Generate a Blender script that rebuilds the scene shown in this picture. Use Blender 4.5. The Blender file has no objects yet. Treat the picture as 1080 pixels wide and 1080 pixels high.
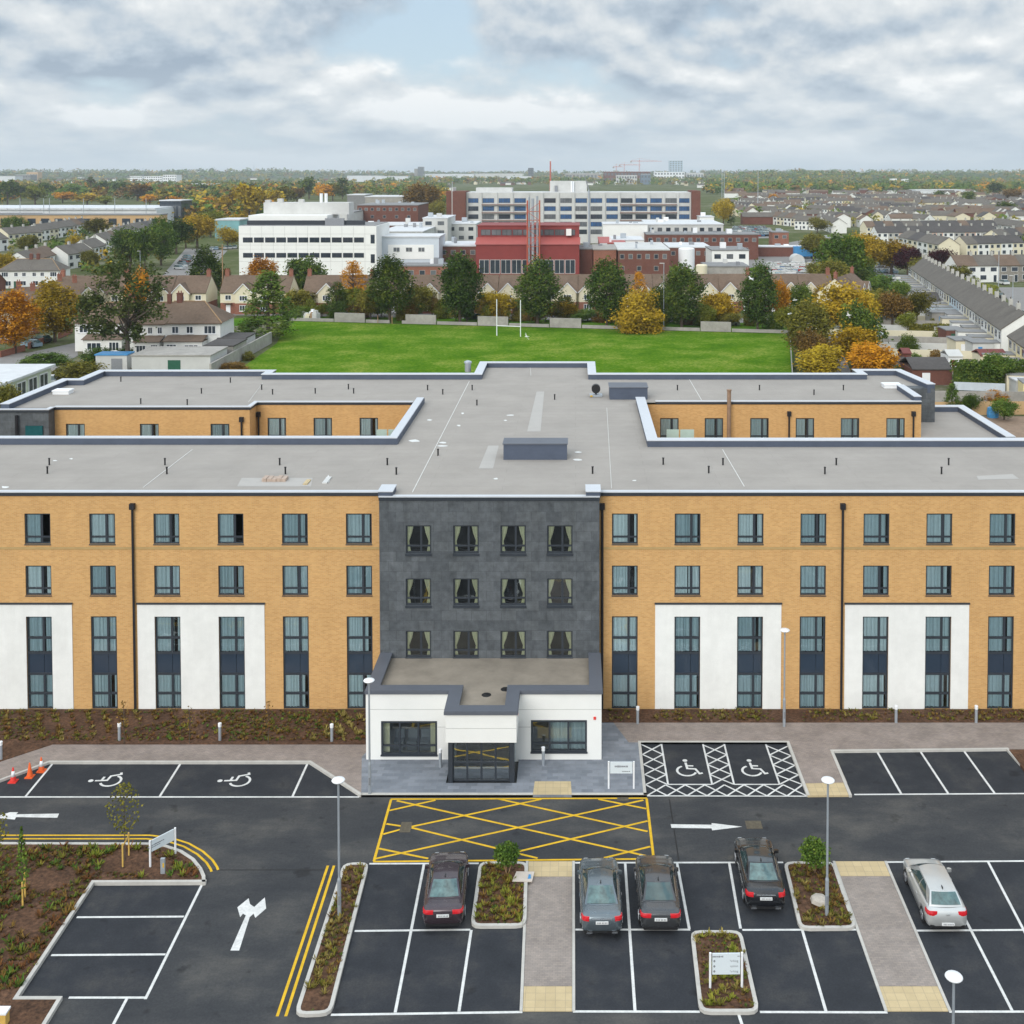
import bpy, math, random
from mathutils import Vector, noise
R = math.radians
sc = bpy.context.scene
COL = sc.collection
rnd = random.Random(7)

# ------------------------------------------------------------------ camera model (photo of 1080 x 1080)
F, U0, V0, H, PIT = 1210.0, 607.0, 226.5, 33.0, R(2.2)
CP, SP = math.cos(PIT), math.sin(PIT)
def ray(u, v):
    a = (u - U0) / F; b = (v - V0) / F
    return a, CP - b * SP, -SP - b * CP
def G(u, v, z=0.0):
    d = ray(u, v); t = (z - H) / d[2]
    return Vector((d[0] * t, d[1] * t, z))
def PY(u, v, Y):
    d = ray(u, v); t = Y / d[1]
    return Vector((d[0] * t, Y, H + d[2] * t))
def G2(u, v, z=0.0):
    p = G(u, v, z); return (p.x, p.y)

cam = bpy.data.objects.new('camera', bpy.data.cameras.new('camera')); COL.objects.link(cam)
cam.location = (0, 0, H); cam.rotation_euler = (R(90) - PIT, 0, 0)
cd = cam.data; cd.sensor_fit = 'HORIZONTAL'; cd.sensor_width = 36; cd.lens = 36 * F / 1080
cd.shift_x = (540 - U0) / 1080; cd.shift_y = (V0 - 540) / 1080
cd.clip_start = 0.5; cd.clip_end = 40000
sc.camera = cam

# ------------------------------------------------------------------ materials
MATS = {}
def newmat(name):
    m = bpy.data.materials.new(name); m.use_nodes = True
    nt = m.node_tree; nt.nodes.clear()
    out = nt.nodes.new('ShaderNodeOutputMaterial'); bs = nt.nodes.new('ShaderNodeBsdfPrincipled')
    nt.links.new(bs.outputs[0], out.inputs[0])
    MATS[name] = m
    return m, nt, bs
def N(nt, t, **kw):
    n = nt.nodes.new(t)
    for k, v in kw.items():
        if k in n.inputs: n.inputs[k].default_value = v
        else: setattr(n, k, v)
    return n
def rgba(c): return (c[0], c[1], c[2], 1)
def ramp(nt, fac, stops):
    r = nt.nodes.new('ShaderNodeValToRGB')
    e = r.color_ramp.elements
    while len(e) < len(stops): e.new(0.5)
    for i, (p, c) in enumerate(stops):
        e[i].position = p; e[i].color = rgba(c)
    nt.links.new(fac, r.inputs[0])
    return r.outputs[0]
def coords(nt, kind='Object'):
    return nt.nodes.new('ShaderNodeTexCoord').outputs[kind] if kind != 'World' else nt.nodes.new('ShaderNodeNewGeometry').outputs['Position']
def mul(c, k): return tuple(min(1, x * k) for x in c)
def mat(name, col, rough=0.8, var=0.12, scale=1.5, metal=0.0, spec=0.3, bump=0.0, kind='World', detail=6, var2=0.0, scale2=0.1):
    """plain stuff with procedural unevenness"""
    m, nt, bs = newmat(name)
    bs.inputs['Roughness'].default_value = rough; bs.inputs['Metallic'].default_value = metal
    bs.inputs['Specular IOR Level'].default_value = spec
    co = coords(nt, kind)
    n = N(nt, 'ShaderNodeTexNoise', Scale=scale, Detail=detail, Roughness=0.65)
    nt.links.new(co, n.inputs['Vector'])
    c = ramp(nt, n.outputs[0], [(0.25, mul(col, 1 - var)), (0.5, col), (0.75, mul(col, 1 + var))])
    if var2:
        n2 = N(nt, 'ShaderNodeTexNoise', Scale=scale2, Detail=4.0, Roughness=0.6)
        nt.links.new(co, n2.inputs['Vector'])
        c2 = ramp(nt, n2.outputs[0], [(0.3, (1 - var2,) * 3), (0.7, (1,) * 3)])
        mx = N(nt, 'ShaderNodeMixRGB', blend_type='MULTIPLY'); mx.inputs[0].default_value = 1
        nt.links.new(c, mx.inputs[1]); nt.links.new(c2, mx.inputs[2]); c = mx.outputs[0]
    nt.links.new(c, bs.inputs['Base Color'])
    if bump:
        b = N(nt, 'ShaderNodeBump', Strength=bump, Distance=0.02)
        nt.links.new(n.outputs[0], b.inputs['Height']); nt.links.new(b.outputs[0], bs.inputs['Normal'])
    return m
def brickmat(name, c1, c2, mortar, bw, bh, msize, horizontal=False, rough=0.85, var=0.15, nscale=0.4, offset=0.5, bump=0.2):
    m, nt, bs = newmat(name)
    bs.inputs['Roughness'].default_value = rough; bs.inputs['Specular IOR Level'].default_value = 0.25
    pos = coords(nt, 'World')
    s = N(nt, 'ShaderNodeSeparateXYZ'); nt.links.new(pos, s.inputs[0])
    cb = N(nt, 'ShaderNodeCombineXYZ')
    if horizontal:
        nt.links.new(s.outputs[0], cb.inputs[0]); nt.links.new(s.outputs[1], cb.inputs[1])
    else:
        ad = N(nt, 'ShaderNodeMath', operation='ADD'); nt.links.new(s.outputs[0], ad.inputs[0]); nt.links.new(s.outputs[1], ad.inputs[1])
        nt.links.new(ad.outputs[0], cb.inputs[0]); nt.links.new(s.outputs[2], cb.inputs[1])
    b = N(nt, 'ShaderNodeTexBrick', Scale=1.0, offset=offset)
    b.inputs['Color1'].default_value = rgba(c1); b.inputs['Color2'].default_value = rgba(c2); b.inputs['Mortar'].default_value = rgba(mortar)
    b.inputs['Mortar Size'].default_value = msize; b.inputs['Brick Width'].default_value = bw; b.inputs['Row Height'].default_value = bh
    nt.links.new(cb.outputs[0], b.inputs['Vector'])
    n = N(nt, 'ShaderNodeTexNoise', Scale=nscale, Detail=8.0, Roughness=0.7); nt.links.new(pos, n.inputs['Vector'])
    c2_ = ramp(nt, n.outputs[0], [(0.3, (1 - var,) * 3), (0.7, (1,) * 3)])
    mx = N(nt, 'ShaderNodeMixRGB', blend_type='MULTIPLY'); mx.inputs[0].default_value = 1
    nt.links.new(b.outputs[0], mx.inputs[1]); nt.links.new(c2_, mx.inputs[2])
    nt.links.new(mx.outputs[0], bs.inputs['Base Color'])
    if bump:
        bp = N(nt, 'ShaderNodeBump', Strength=bump, Distance=0.01)
        nt.links.new(b.outputs['Fac'], bp.inputs['Height']); bp.invert = True
        nt.links.new(bp.outputs[0], bs.inputs['Normal'])
    return m
def glassmat(name, tint, refl=0.25, rough=0.02):
    m = bpy.data.materials.new(name); m.use_nodes = True; nt = m.node_tree; nt.nodes.clear()
    out = nt.nodes.new('ShaderNodeOutputMaterial')
    tr = N(nt, 'ShaderNodeBsdfTransparent'); tr.inputs[0].default_value = rgba(tint)
    gl = N(nt, 'ShaderNodeBsdfGlossy'); gl.inputs['Roughness'].default_value = rough; gl.inputs[0].default_value = (0.9, 0.97, 1, 1)
    fr = N(nt, 'ShaderNodeFresnel', IOR=1.5)
    ad = N(nt, 'ShaderNodeMath', operation='ADD'); ad.use_clamp = True
    nt.links.new(fr.outputs[0], ad.inputs[0]); ad.inputs[1].default_value = refl
    mx = N(nt, 'ShaderNodeMixShader'); nt.links.new(ad.outputs[0], mx.inputs[0])
    nt.links.new(tr.outputs[0], mx.inputs[1]); nt.links.new(gl.outputs[0], mx.inputs[2])
    nz = N(nt, 'ShaderNodeTexNoise', Scale=1.1, Detail=2.0); nt.links.new(coords(nt, 'World'), nz.inputs[0]); bp = N(nt, 'ShaderNodeBump', Strength=0.35, Distance=0.02); nt.links.new(nz.outputs[0], bp.inputs['Height']); nt.links.new(bp.outputs[0], gl.inputs['Normal'])
    nt.links.new(mx.outputs[0], out.inputs[0]); MATS[name] = m
    return m
def leafmat(name, c1, c2, c3, var=0.5):
    """foliage: leaf-to-leaf and clump-to-clump colour differences"""
    m, nt, bs = newmat(name)
    bs.inputs['Roughness'].default_value = 0.8; bs.inputs['Specular IOR Level'].default_value = 0.05
    geo = nt.nodes.new('ShaderNodeNewGeometry')
    co = coords(nt, 'Object')
    n = N(nt, 'ShaderNodeTexNoise', Scale=3.2, Detail=3.0)
    oi = nt.nodes.new('ShaderNodeObjectInfo')
    ad0 = N(nt, 'ShaderNodeVectorMath', operation='ADD'); nt.links.new(co, ad0.inputs[0])
    nt.links.new(oi.outputs['Random'], ad0.inputs[1]); nt.links.new(ad0.outputs[0], n.inputs['Vector'])
    a = N(nt, 'ShaderNodeMath', operation='MULTIPLY_ADD'); a.inputs[1].default_value = var
    nt.links.new(geo.outputs['Random Per Island'], a.inputs[0])
    b = N(nt, 'ShaderNodeMath', operation='MULTIPLY_ADD'); b.inputs[1].default_value = 1.5; b.inputs[2].default_value = -0.5 - var / 2
    nt.links.new(n.outputs[0], b.inputs[0])
    ri = N(nt, 'ShaderNodeMath', operation='MULTIPLY_ADD'); ri.inputs[1].default_value = 0.3; ri.inputs[2].default_value = 0.1
    nt.links.new(oi.outputs['Random'], ri.inputs[0])
    sm = N(nt, 'ShaderNodeMath', operation='ADD'); nt.links.new(b.outputs[0], sm.inputs[0]); nt.links.new(ri.outputs[0], sm.inputs[1])
    nt.links.new(sm.outputs[0], a.inputs[2])
    c = ramp(nt, a.outputs[0], [(0.0, c1), (0.5, c2), (1.0, c3)])
    nt.links.new(c, bs.inputs['Base Color'])
    return m

brick = brickmat('yellow_brick', (0.68, 0.390, 0.150), (0.57, 0.305, 0.108), (0.60, 0.41, 0.21), 0.235, 0.08, 0.010, var=0.09)
slate = brickmat('slate_cladding', (0.150, 0.164, 0.178), (0.108, 0.120, 0.133), (0.085, 0.095, 0.105), 0.9, 0.6, 0.010, var=0.45, nscale=2.5, rough=0.55)
render_w = mat('white_render', (0.82, 0.82, 0.79), 0.85, 0.03, 2.0, var2=0.08, scale2=0.5)
def streaks(m, amt, sc3):
    """rain streaks and grime running down a wall"""
    nt = m.node_tree; bs = next(n for n in nt.nodes if n.type == 'BSDF_PRINCIPLED'); src = bs.inputs['Base Color'].links[0].from_socket
    mp = N(nt, 'ShaderNodeMapping'); mp.inputs['Scale'].default_value = sc3; nt.links.new(coords(nt, 'World'), mp.inputs[0])
    n = N(nt, 'ShaderNodeTexNoise', Scale=1.0, Detail=6.0, Roughness=0.7); nt.links.new(mp.outputs[0], n.inputs[0])
    c = ramp(nt, n.outputs[0], [(0.35, (1 - amt, 1 - amt, 1 - amt * 1.1)), (0.6, (1,) * 3)])
    mx = N(nt, 'ShaderNodeMixRGB', blend_type='MULTIPLY'); mx.inputs[0].default_value = 1
    nt.links.new(src, mx.inputs[1]); nt.links.new(c, mx.inputs[2]); nt.links.new(mx.outputs[0], bs.inputs['Base Color'])
streaks(render_w, .045, (1.6, 1.6, .16)); streaks(brick, .07, (.9, .9, .22)); streaks(slate, .18, (1.2, 1.2, .3))
panel_w = mat('white_panel', (0.82, 0.82, 0.79), 0.6, 0.02, 1.0, var2=0.05, scale2=0.4)
frame_m = mat('dark_frame', (0.035, 0.042, 0.052), 0.45, 0.1, 3.0)
spandrel = mat('spandrel_panel', (0.030, 0.046, 0.070), 0.12, 0.1, 0.6, spec=0.6)
coping = mat('coping_metal', (0.55, 0.57, 0.60), 0.45, 0.05, 1.0, metal=0.1)
parapet_m = mat('parapet_cladding', (0.075, 0.092, 0.13), 0.55, 0.12, 0.8)
anthr = mat('anthracite_metal', (0.110, 0.120, 0.142), 0.5, 0.08, 0.8)
roof_m = brickmat('roof_membrane', (0.360, 0.330, 0.298), (0.346, 0.318, 0.288), (0.315, 0.29, 0.26), 9.0, 1.05, 0.02, True, var=0.17, nscale=0.3, bump=0.0, rough=0.9)
roof_p = mat('roof_patch', (0.40, 0.38, 0.355), 0.9, 0.05, 1.5)
roof_t = mat('entrance_roof', (0.30, 0.26, 0.21), 0.9, 0.08, 1.0, var2=0.25, scale2=0.5)
whitem = mat('white_metal', (0.80, 0.81, 0.82), 0.5, 0.03, 2.0)
puddle = mat('white_spots', (0.66, 0.66, 0.64), 0.6, 0.1, 3.0)
pipe_m = mat('dark_pipe', (0.02, 0.02, 0.024), 0.5, 0.1, 3.0)
galv = mat('galvanised_steel', (0.42, 0.46, 0.50), 0.45, 0.08, 4.0, metal=0.5)
grey_m = mat('grey_metal', (0.25, 0.26, 0.28), 0.5, 0.1, 3.0, metal=0.3)
curt = mat('sheer_curtain', (0.80, 0.85, 0.86), 0.9, 0.08, 6.0)
curt_y = mat('cream_curtain', (0.84, 0.80, 0.56), 0.9, 0.1, 6.0)
def per_object(m, lo, hi):
    nt = m.node_tree; bs = next(n for n in nt.nodes if n.type == 'BSDF_PRINCIPLED'); src = bs.inputs['Base Color'].links[0].from_socket
    oi = nt.nodes.new('ShaderNodeObjectInfo'); c = ramp(nt, oi.outputs['Random'], [(0, lo), (1, hi)])
    mx = N(nt, 'ShaderNodeMixRGB', blend_type='MULTIPLY'); mx.inputs[0].default_value = 1
    nt.links.new(src, mx.inputs[1]); nt.links.new(c, mx.inputs[2]); nt.links.new(mx.outputs[0], bs.inputs['Base Color'])
per_object(curt, (.58, .66, .70), (1, 1, 1)); per_object(curt_y, (.85, .82, .76), (1, 1, .95))
inner = mat('room_shade', (0.030, 0.028, 0.026), 0.9, 0.5, 0.6)
glass = glassmat('window_glass', (0.82, 0.94, 0.97), 0.07)
glass_d = glassmat('clear_glass', (0.78, 0.86, 0.86), 0.10)
glass_b = mat('balustrade_glass', (0.42, 0.54, 0.49), 0.25, 0.08, 2.0)
glass_e = glassmat('entrance_glass', (0.88, 0.95, 0.95), 0.32)
asph = None
paint_w = mat('white_road_paint', (0.70, 0.70, 0.68), 0.7, 0.16, 9.0, var2=0.25, scale2=1.8)
paint_y = mat('yellow_road_paint', (0.74, 0.45, 0.02), 0.7, 0.16, 9.0, var2=0.28, scale2=1.2)
kerb_m = mat('kerb_concrete', (0.52, 0.50, 0.46), 0.9, 0.1, 4.0, var2=0.15, scale2=0.8)
pave_b = brickmat('block_paving', (0.37, 0.305, 0.265), (0.30, 0.25, 0.225), (0.22, 0.19, 0.17), 0.21, 0.105, 0.006, True, var=0.36, nscale=0.8)
pave_g = brickmat('plaza_slabs', (0.27, 0.29, 0.325), (0.19, 0.21, 0.24), (0.24, 0.25, 0.27), 0.62, 0.32, 0.012, True, var=0.25, nscale=1.2)
pave_c = brickmat('grey_path_blocks', (0.37, 0.315, 0.275), (0.30, 0.26, 0.235), (0.24, 0.21, 0.19), 0.21, 0.105, 0.006, True, var=0.30, nscale=0.8)
tactile = brickmat('buff_tactile', (0.58, 0.46, 0.27), (0.52, 0.41, 0.24), (0.42, 0.34, 0.22), 0.4, 0.4, 0.012, True, var=0.15, nscale=1.0, offset=0.0)
mulch = mat('bark_mulch', (0.120, 0.062, 0.035), 0.95, 0.85, 6.0, bump=1.0, detail=10, var2=0.5, scale2=0.9)

# asphalt : dark, with lighter scuffs and tyre marks
m, nt, bs = newmat('asphalt'); asph = m
bs.inputs['Roughness'].default_value = 0.85; bs.inputs['Specular IOR Level'].default_value = 0.25
pos = coords(nt, 'World')
mp = N(nt, 'ShaderNodeMapping'); mp.inputs['Scale'].default_value = (0.45, 0.8, 1); nt.links.new(pos, mp.inputs[0])
n1 = N(nt, 'ShaderNodeTexNoise', Scale=0.45, Detail=8.0, Roughness=0.65); nt.links.new(mp.outputs[0], n1.inputs[0])
n2 = N(nt, 'ShaderNodeTexNoise', Scale=9.0, Detail=5.0, Roughness=0.8); nt.links.new(pos, n2.inputs[0])
ca = ramp(nt, n1.outputs[0], [(0.3, (0.030, 0.033, 0.038)), (0.5, (0.047, 0.049, 0.052)), (0.72, (0.098, 0.094, 0.087))])
cb_ = ramp(nt, n2.outputs[0], [(0.3, (0.75,) * 3), (0.7, (1.2,) * 3)])
n3 = N(nt, 'ShaderNodeTexNoise', Scale=0.9, Detail=3.0, Roughness=0.5); nt.links.new(pos, n3.inputs[0])
c3_ = ramp(nt, n3.outputs[0], [(0.28, (0.60,) * 3), (0.36, (1.0,) * 3), (0.68, (1.0,) * 3), (0.76, (1.35, 1.3, 1.22))])
mo = N(nt, 'ShaderNodeMixRGB', blend_type='MULTIPLY'); mo.inputs[0].default_value = 1; nt.links.new(cb_, mo.inputs[1]); nt.links.new(c3_, mo.inputs[2]); cb_ = mo.outputs[0]
mx = N(nt, 'ShaderNodeMixRGB', blend_type='MULTIPLY'); mx.inputs[0].default_value = 1
nt.links.new(ca, mx.inputs[1]); nt.links.new(cb_, mx.inputs[2]); nt.links.new(mx.outputs[0], bs.inputs['Base Color'])

m, nt, bs = newmat('newer_asphalt'); asph2 = m
bs.inputs['Roughness'].default_value = 0.82; bs.inputs['Specular IOR Level'].default_value = 0.25
pos = coords(nt, 'World')
n1 = N(nt, 'ShaderNodeTexNoise', Scale=0.5, Detail=8.0, Roughness=0.65); nt.links.new(pos, n1.inputs[0])
n2 = N(nt, 'ShaderNodeTexNoise', Scale=11.0, Detail=5.0, Roughness=0.8); nt.links.new(pos, n2.inputs[0])
ca = ramp(nt, n1.outputs[0], [(0.3, (0.020, 0.023, 0.028)), (0.5, (0.029, 0.032, 0.038)), (0.75, (0.058, 0.057, 0.056))])
cb_ = ramp(nt, n2.outputs[0], [(0.3, (0.72,) * 3), (0.7, (1.25,) * 3)])
n3 = N(nt, 'ShaderNodeTexNoise', Scale=0.9, Detail=3.0, Roughness=0.5); nt.links.new(pos, n3.inputs[0])
c3_ = ramp(nt, n3.outputs[0], [(0.28, (0.60,) * 3), (0.36, (1.0,) * 3), (0.68, (1.0,) * 3), (0.76, (1.35, 1.3, 1.22))])
mo = N(nt, 'ShaderNodeMixRGB', blend_type='MULTIPLY'); mo.inputs[0].default_value = 1; nt.links.new(cb_, mo.inputs[1]); nt.links.new(c3_, mo.inputs[2]); cb_ = mo.outputs[0]
mx = N(nt, 'ShaderNodeMixRGB', blend_type='MULTIPLY'); mx.inputs[0].default_value = 1
nt.links.new(ca, mx.inputs[1]); nt.links.new(cb_, mx.inputs[2]); nt.links.new(mx.outputs[0], bs.inputs['Base Color'])

# grass
def grassmat(name, c1, c2, c3, s1, s2):
    m, nt, bs = newmat(name); bs.inputs['Roughness'].default_value = 0.9; bs.inputs['Specular IOR Level'].default_value = 0.0
    pos = coords(nt, 'World')
    a = N(nt, 'ShaderNodeTexNoise', Scale=s1, Detail=7.0, Roughness=0.7); nt.links.new(pos, a.inputs[0])
    b = N(nt, 'ShaderNodeTexNoise', Scale=s2, Detail=6.0, Roughness=0.8); nt.links.new(pos, b.inputs[0])
    ad = N(nt, 'ShaderNodeMath', operation='MULTIPLY_ADD'); ad.inputs[1].default_value = 0.55
    mm = N(nt, 'ShaderNodeMath', operation='MULTIPLY'); mm.inputs[1].default_value = 0.45
    nt.links.new(b.outputs[0], mm.inputs[0]); nt.links.new(a.outputs[0], ad.inputs[0]); nt.links.new(mm.outputs[0], ad.inputs[2])
    c = ramp(nt, ad.outputs[0], [(0.38, c1), (0.5, c2), (0.62, c3)])
    nt.links.new(c, bs.inputs['Base Color'])
    return m
grass = grassmat('field_grass', (0.040, 0.110, 0.006), (0.080, 0.168, 0.010), (0.215, 0.255, 0.050), 0.10, 1.6)
verge = grassmat('verge_grass', (0.045, 0.12, 0.012), (0.075, 0.16, 0.015), (0.12, 0.18, 0.03), 0.1, 1.0)
terr = grassmat('terrain_ground', (0.055, 0.075, 0.025), (0.10, 0.115, 0.05), (0.20, 0.19, 0.14), 0.018, 0.12)
garden = grassmat('garden_ground', (0.07, 0.085, 0.03), (0.14, 0.13, 0.09), (0.24, 0.22, 0.19), 0.12, 0.6)
road_m = mat('old_road', (0.22, 0.21, 0.20), 0.9, 0.12, 0.6)
hill_m = grassmat('hill_ground', (0.04, 0.06, 0.03), (0.07, 0.09, 0.045), (0.12, 0.13, 0.07), 0.003, 0.02)

# house stuff
w_white = mat('house_white', (0.74, 0.74, 0.71), 0.85, 0.06, 0.8)
w_cream = mat('house_cream', (0.68, 0.62, 0.46), 0.85, 0.06, 0.8)
w_grey = mat('house_pebbledash', (0.44, 0.43, 0.39), 0.9, 0.12, 2.0)
w_stone = mat('house_stone', (0.25, 0.23, 0.20), 0.9, 0.35, 2.0)
w_blue = mat('house_pale_blue', (0.50, 0.60, 0.66), 0.85, 0.05, 0.8)
w_yel = mat('house_yellow', (0.78, 0.66, 0.36), 0.85, 0.06, 0.8)
w_pink = mat('house_pink', (0.68, 0.46, 0.36), 0.85, 0.06, 0.8)
red_brick = brickmat('red_brick', (0.33, 0.105, 0.060), (0.25, 0.075, 0.045), (0.32, 0.22, 0.17), 0.235, 0.08, 0.010, var=0.25)
dark_brick = brickmat('dark_red_brick', (0.20, 0.070, 0.048), (0.15, 0.052, 0.038), (0.18, 0.11, 0.09), 0.235, 0.08, 0.010, var=0.25)
tan_brick = mat('tan_brick', (0.50, 0.33, 0.17), 0.9, 0.1, 0.6)
r_brown = mat('brown_roof_tiles', (0.165, 0.115, 0.082), 0.9, 0.22, 2.2, var2=0.25, scale2=0.3)
r_grey = mat('grey_roof_tiles', (0.145, 0.130, 0.112), 0.9, 0.22, 2.2, var2=0.25, scale2=0.3)
r_dark = mat('dark_roof_slates', (0.085, 0.078, 0.075), 0.85, 0.2, 2.2, var2=0.25, scale2=0.3)
r_flat = mat('flat_roof_felt', (0.22, 0.22, 0.22), 0.9, 0.15, 0.8)
r_pale = mat('pale_flat_roof', (0.58, 0.59, 0.60), 0.8, 0.1, 0.5)
pane_m = mat('dark_pane', (0.035, 0.045, 0.060), 0.08, 0.3, 0.7, spec=0.8)
pane_b = mat('blue_pane', (0.04, 0.10, 0.22), 0.12, 0.45, 0.25, spec=0.7)
pane_g = mat('grey_pane', (0.13, 0.14, 0.15), 0.12, 0.45, 0.25, spec=0.7)
conc = mat('concrete', (0.38, 0.36, 0.33), 0.9, 0.15, 1.5, var2=0.25, scale2=0.4)
conc_l = mat('pale_concrete', (0.58, 0.58, 0.56), 0.85, 0.08, 0.5, var2=0.15, scale2=0.15)
redclad = mat('red_cladding', (0.24, 0.042, 0.038), 0.6, 0.08, 0.4, var2=0.15, scale2=0.15)
redlite = mat('red_sloped_roof', (0.36, 0.085, 0.072), 0.6, 0.08, 0.4)
timber = mat('timber', (0.34, 0.22, 0.12), 0.9, 0.2, 3.0)
yel_tim = mat('pale_stake_timber', (0.62, 0.40, 0.10), 0.85, 0.15, 5.0)
bark = mat('bark', (0.085, 0.065, 0.050), 0.95, 0.3, 6.0)
bluem = mat('blue_plastic', (0.06, 0.25, 0.50), 0.5, 0.1, 1.0)
greend = mat('green_paint', (0.02, 0.10, 0.06), 0.5, 0.1, 1.0)
teal = mat('teal_glass_door', (0.010, 0.085, 0.095), 0.2, 0.25, 1.5, spec=0.6)
black = mat('black_plastic', (0.015, 0.015, 0.016), 0.5, 0.1, 3.0)
orange_c = mat('cone_orange', (0.75, 0.13, 0.03), 0.55, 0.08, 5.0)
red_c = mat('cone_red', (0.70, 0.05, 0.04), 0.55, 0.08, 5.0)
signtxt = mat('sign_lettering', (0.22, 0.23, 0.25), 0.7, 0.05, 3.0)
signface = mat('sign_face', (0.64, 0.70, 0.73), 0.5, 0.03, 2.0)
crane_m = mat('crane_red', (0.50, 0.12, 0.07), 0.6, 0.1, 1.0)

# foliage palettes
LEAF = {
 'dark':   leafmat('dark_foliage', (0.021, 0.043, 0.009), (0.054, 0.092, 0.019), (0.165, 0.195, 0.030)),
 'green':  leafmat('green_foliage', (0.026, 0.055, 0.010), (0.075, 0.130, 0.022), (0.170, 0.215, 0.035)),
 'olive':  leafmat('olive_foliage', (0.055, 0.060, 0.012), (0.150, 0.140, 0.024), (0.290, 0.240, 0.040)),
 'yellow': leafmat('yellow_foliage', (0.150, 0.110, 0.012), (0.330, 0.235, 0.018), (0.520, 0.370, 0.030)),
 'gold':   leafmat('golden_foliage', (0.110, 0.085, 0.010), (0.310, 0.205, 0.018), (0.520, 0.340, 0.028)),
 'orange': leafmat('orange_foliage', (0.190, 0.090, 0.010), (0.460, 0.200, 0.014), (0.660, 0.310, 0.020)),
 'rust':   leafmat('rust_foliage', (0.060, 0.038, 0.012), (0.165, 0.098, 0.026), (0.270, 0.160, 0.040)),
 'purple': leafmat('purple_foliage', (0.020, 0.008, 0.010), (0.055, 0.018, 0.024), (0.100, 0.032, 0.040)),
 'gum':    leafmat('gum_foliage', (0.026, 0.046, 0.014), (0.064, 0.090, 0.026), (0.135, 0.150, 0.045)),
 'lime':   leafmat('lime_foliage', (0.070, 0.085, 0.012), (0.150, 0.170, 0.022), (0.270, 0.260, 0.040)),
}

# ------------------------------------------------------------------ mesh helper
ORG = {}
def offset_line(pts, d, closed=False):
    """mitred offset to the left of the direction of travel"""
    n = len(pts); out = []
    P = [Vector((p[0], p[1])) for p in pts]
    for i in range(n):
        if closed: a, b, c = P[i - 1], P[i], P[(i + 1) % n]
        else: a, b, c = P[max(i - 1, 0)], P[i], P[min(i + 1, n - 1)]
        d1 = (b - a); d2 = (c - b)
        if d1.length < 1e-9: d1 = d2
        if d2.length < 1e-9: d2 = d1
        d1.normalize(); d2.normalize()
        n1 = Vector((-d1.y, d1.x)); n2 = Vector((-d2.y, d2.x))
        k = n1 + n2
        if k.length < 1e-6: k = n1
        k = k / max(0.25, k.dot(n1))
        out.append((b.x + k.x * d, b.y + k.y * d))
    return out
def area2(p): return sum(p[i - 1][0] * p[i][1] - p[i][0] * p[i - 1][1] for i in range(len(p)))
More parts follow.
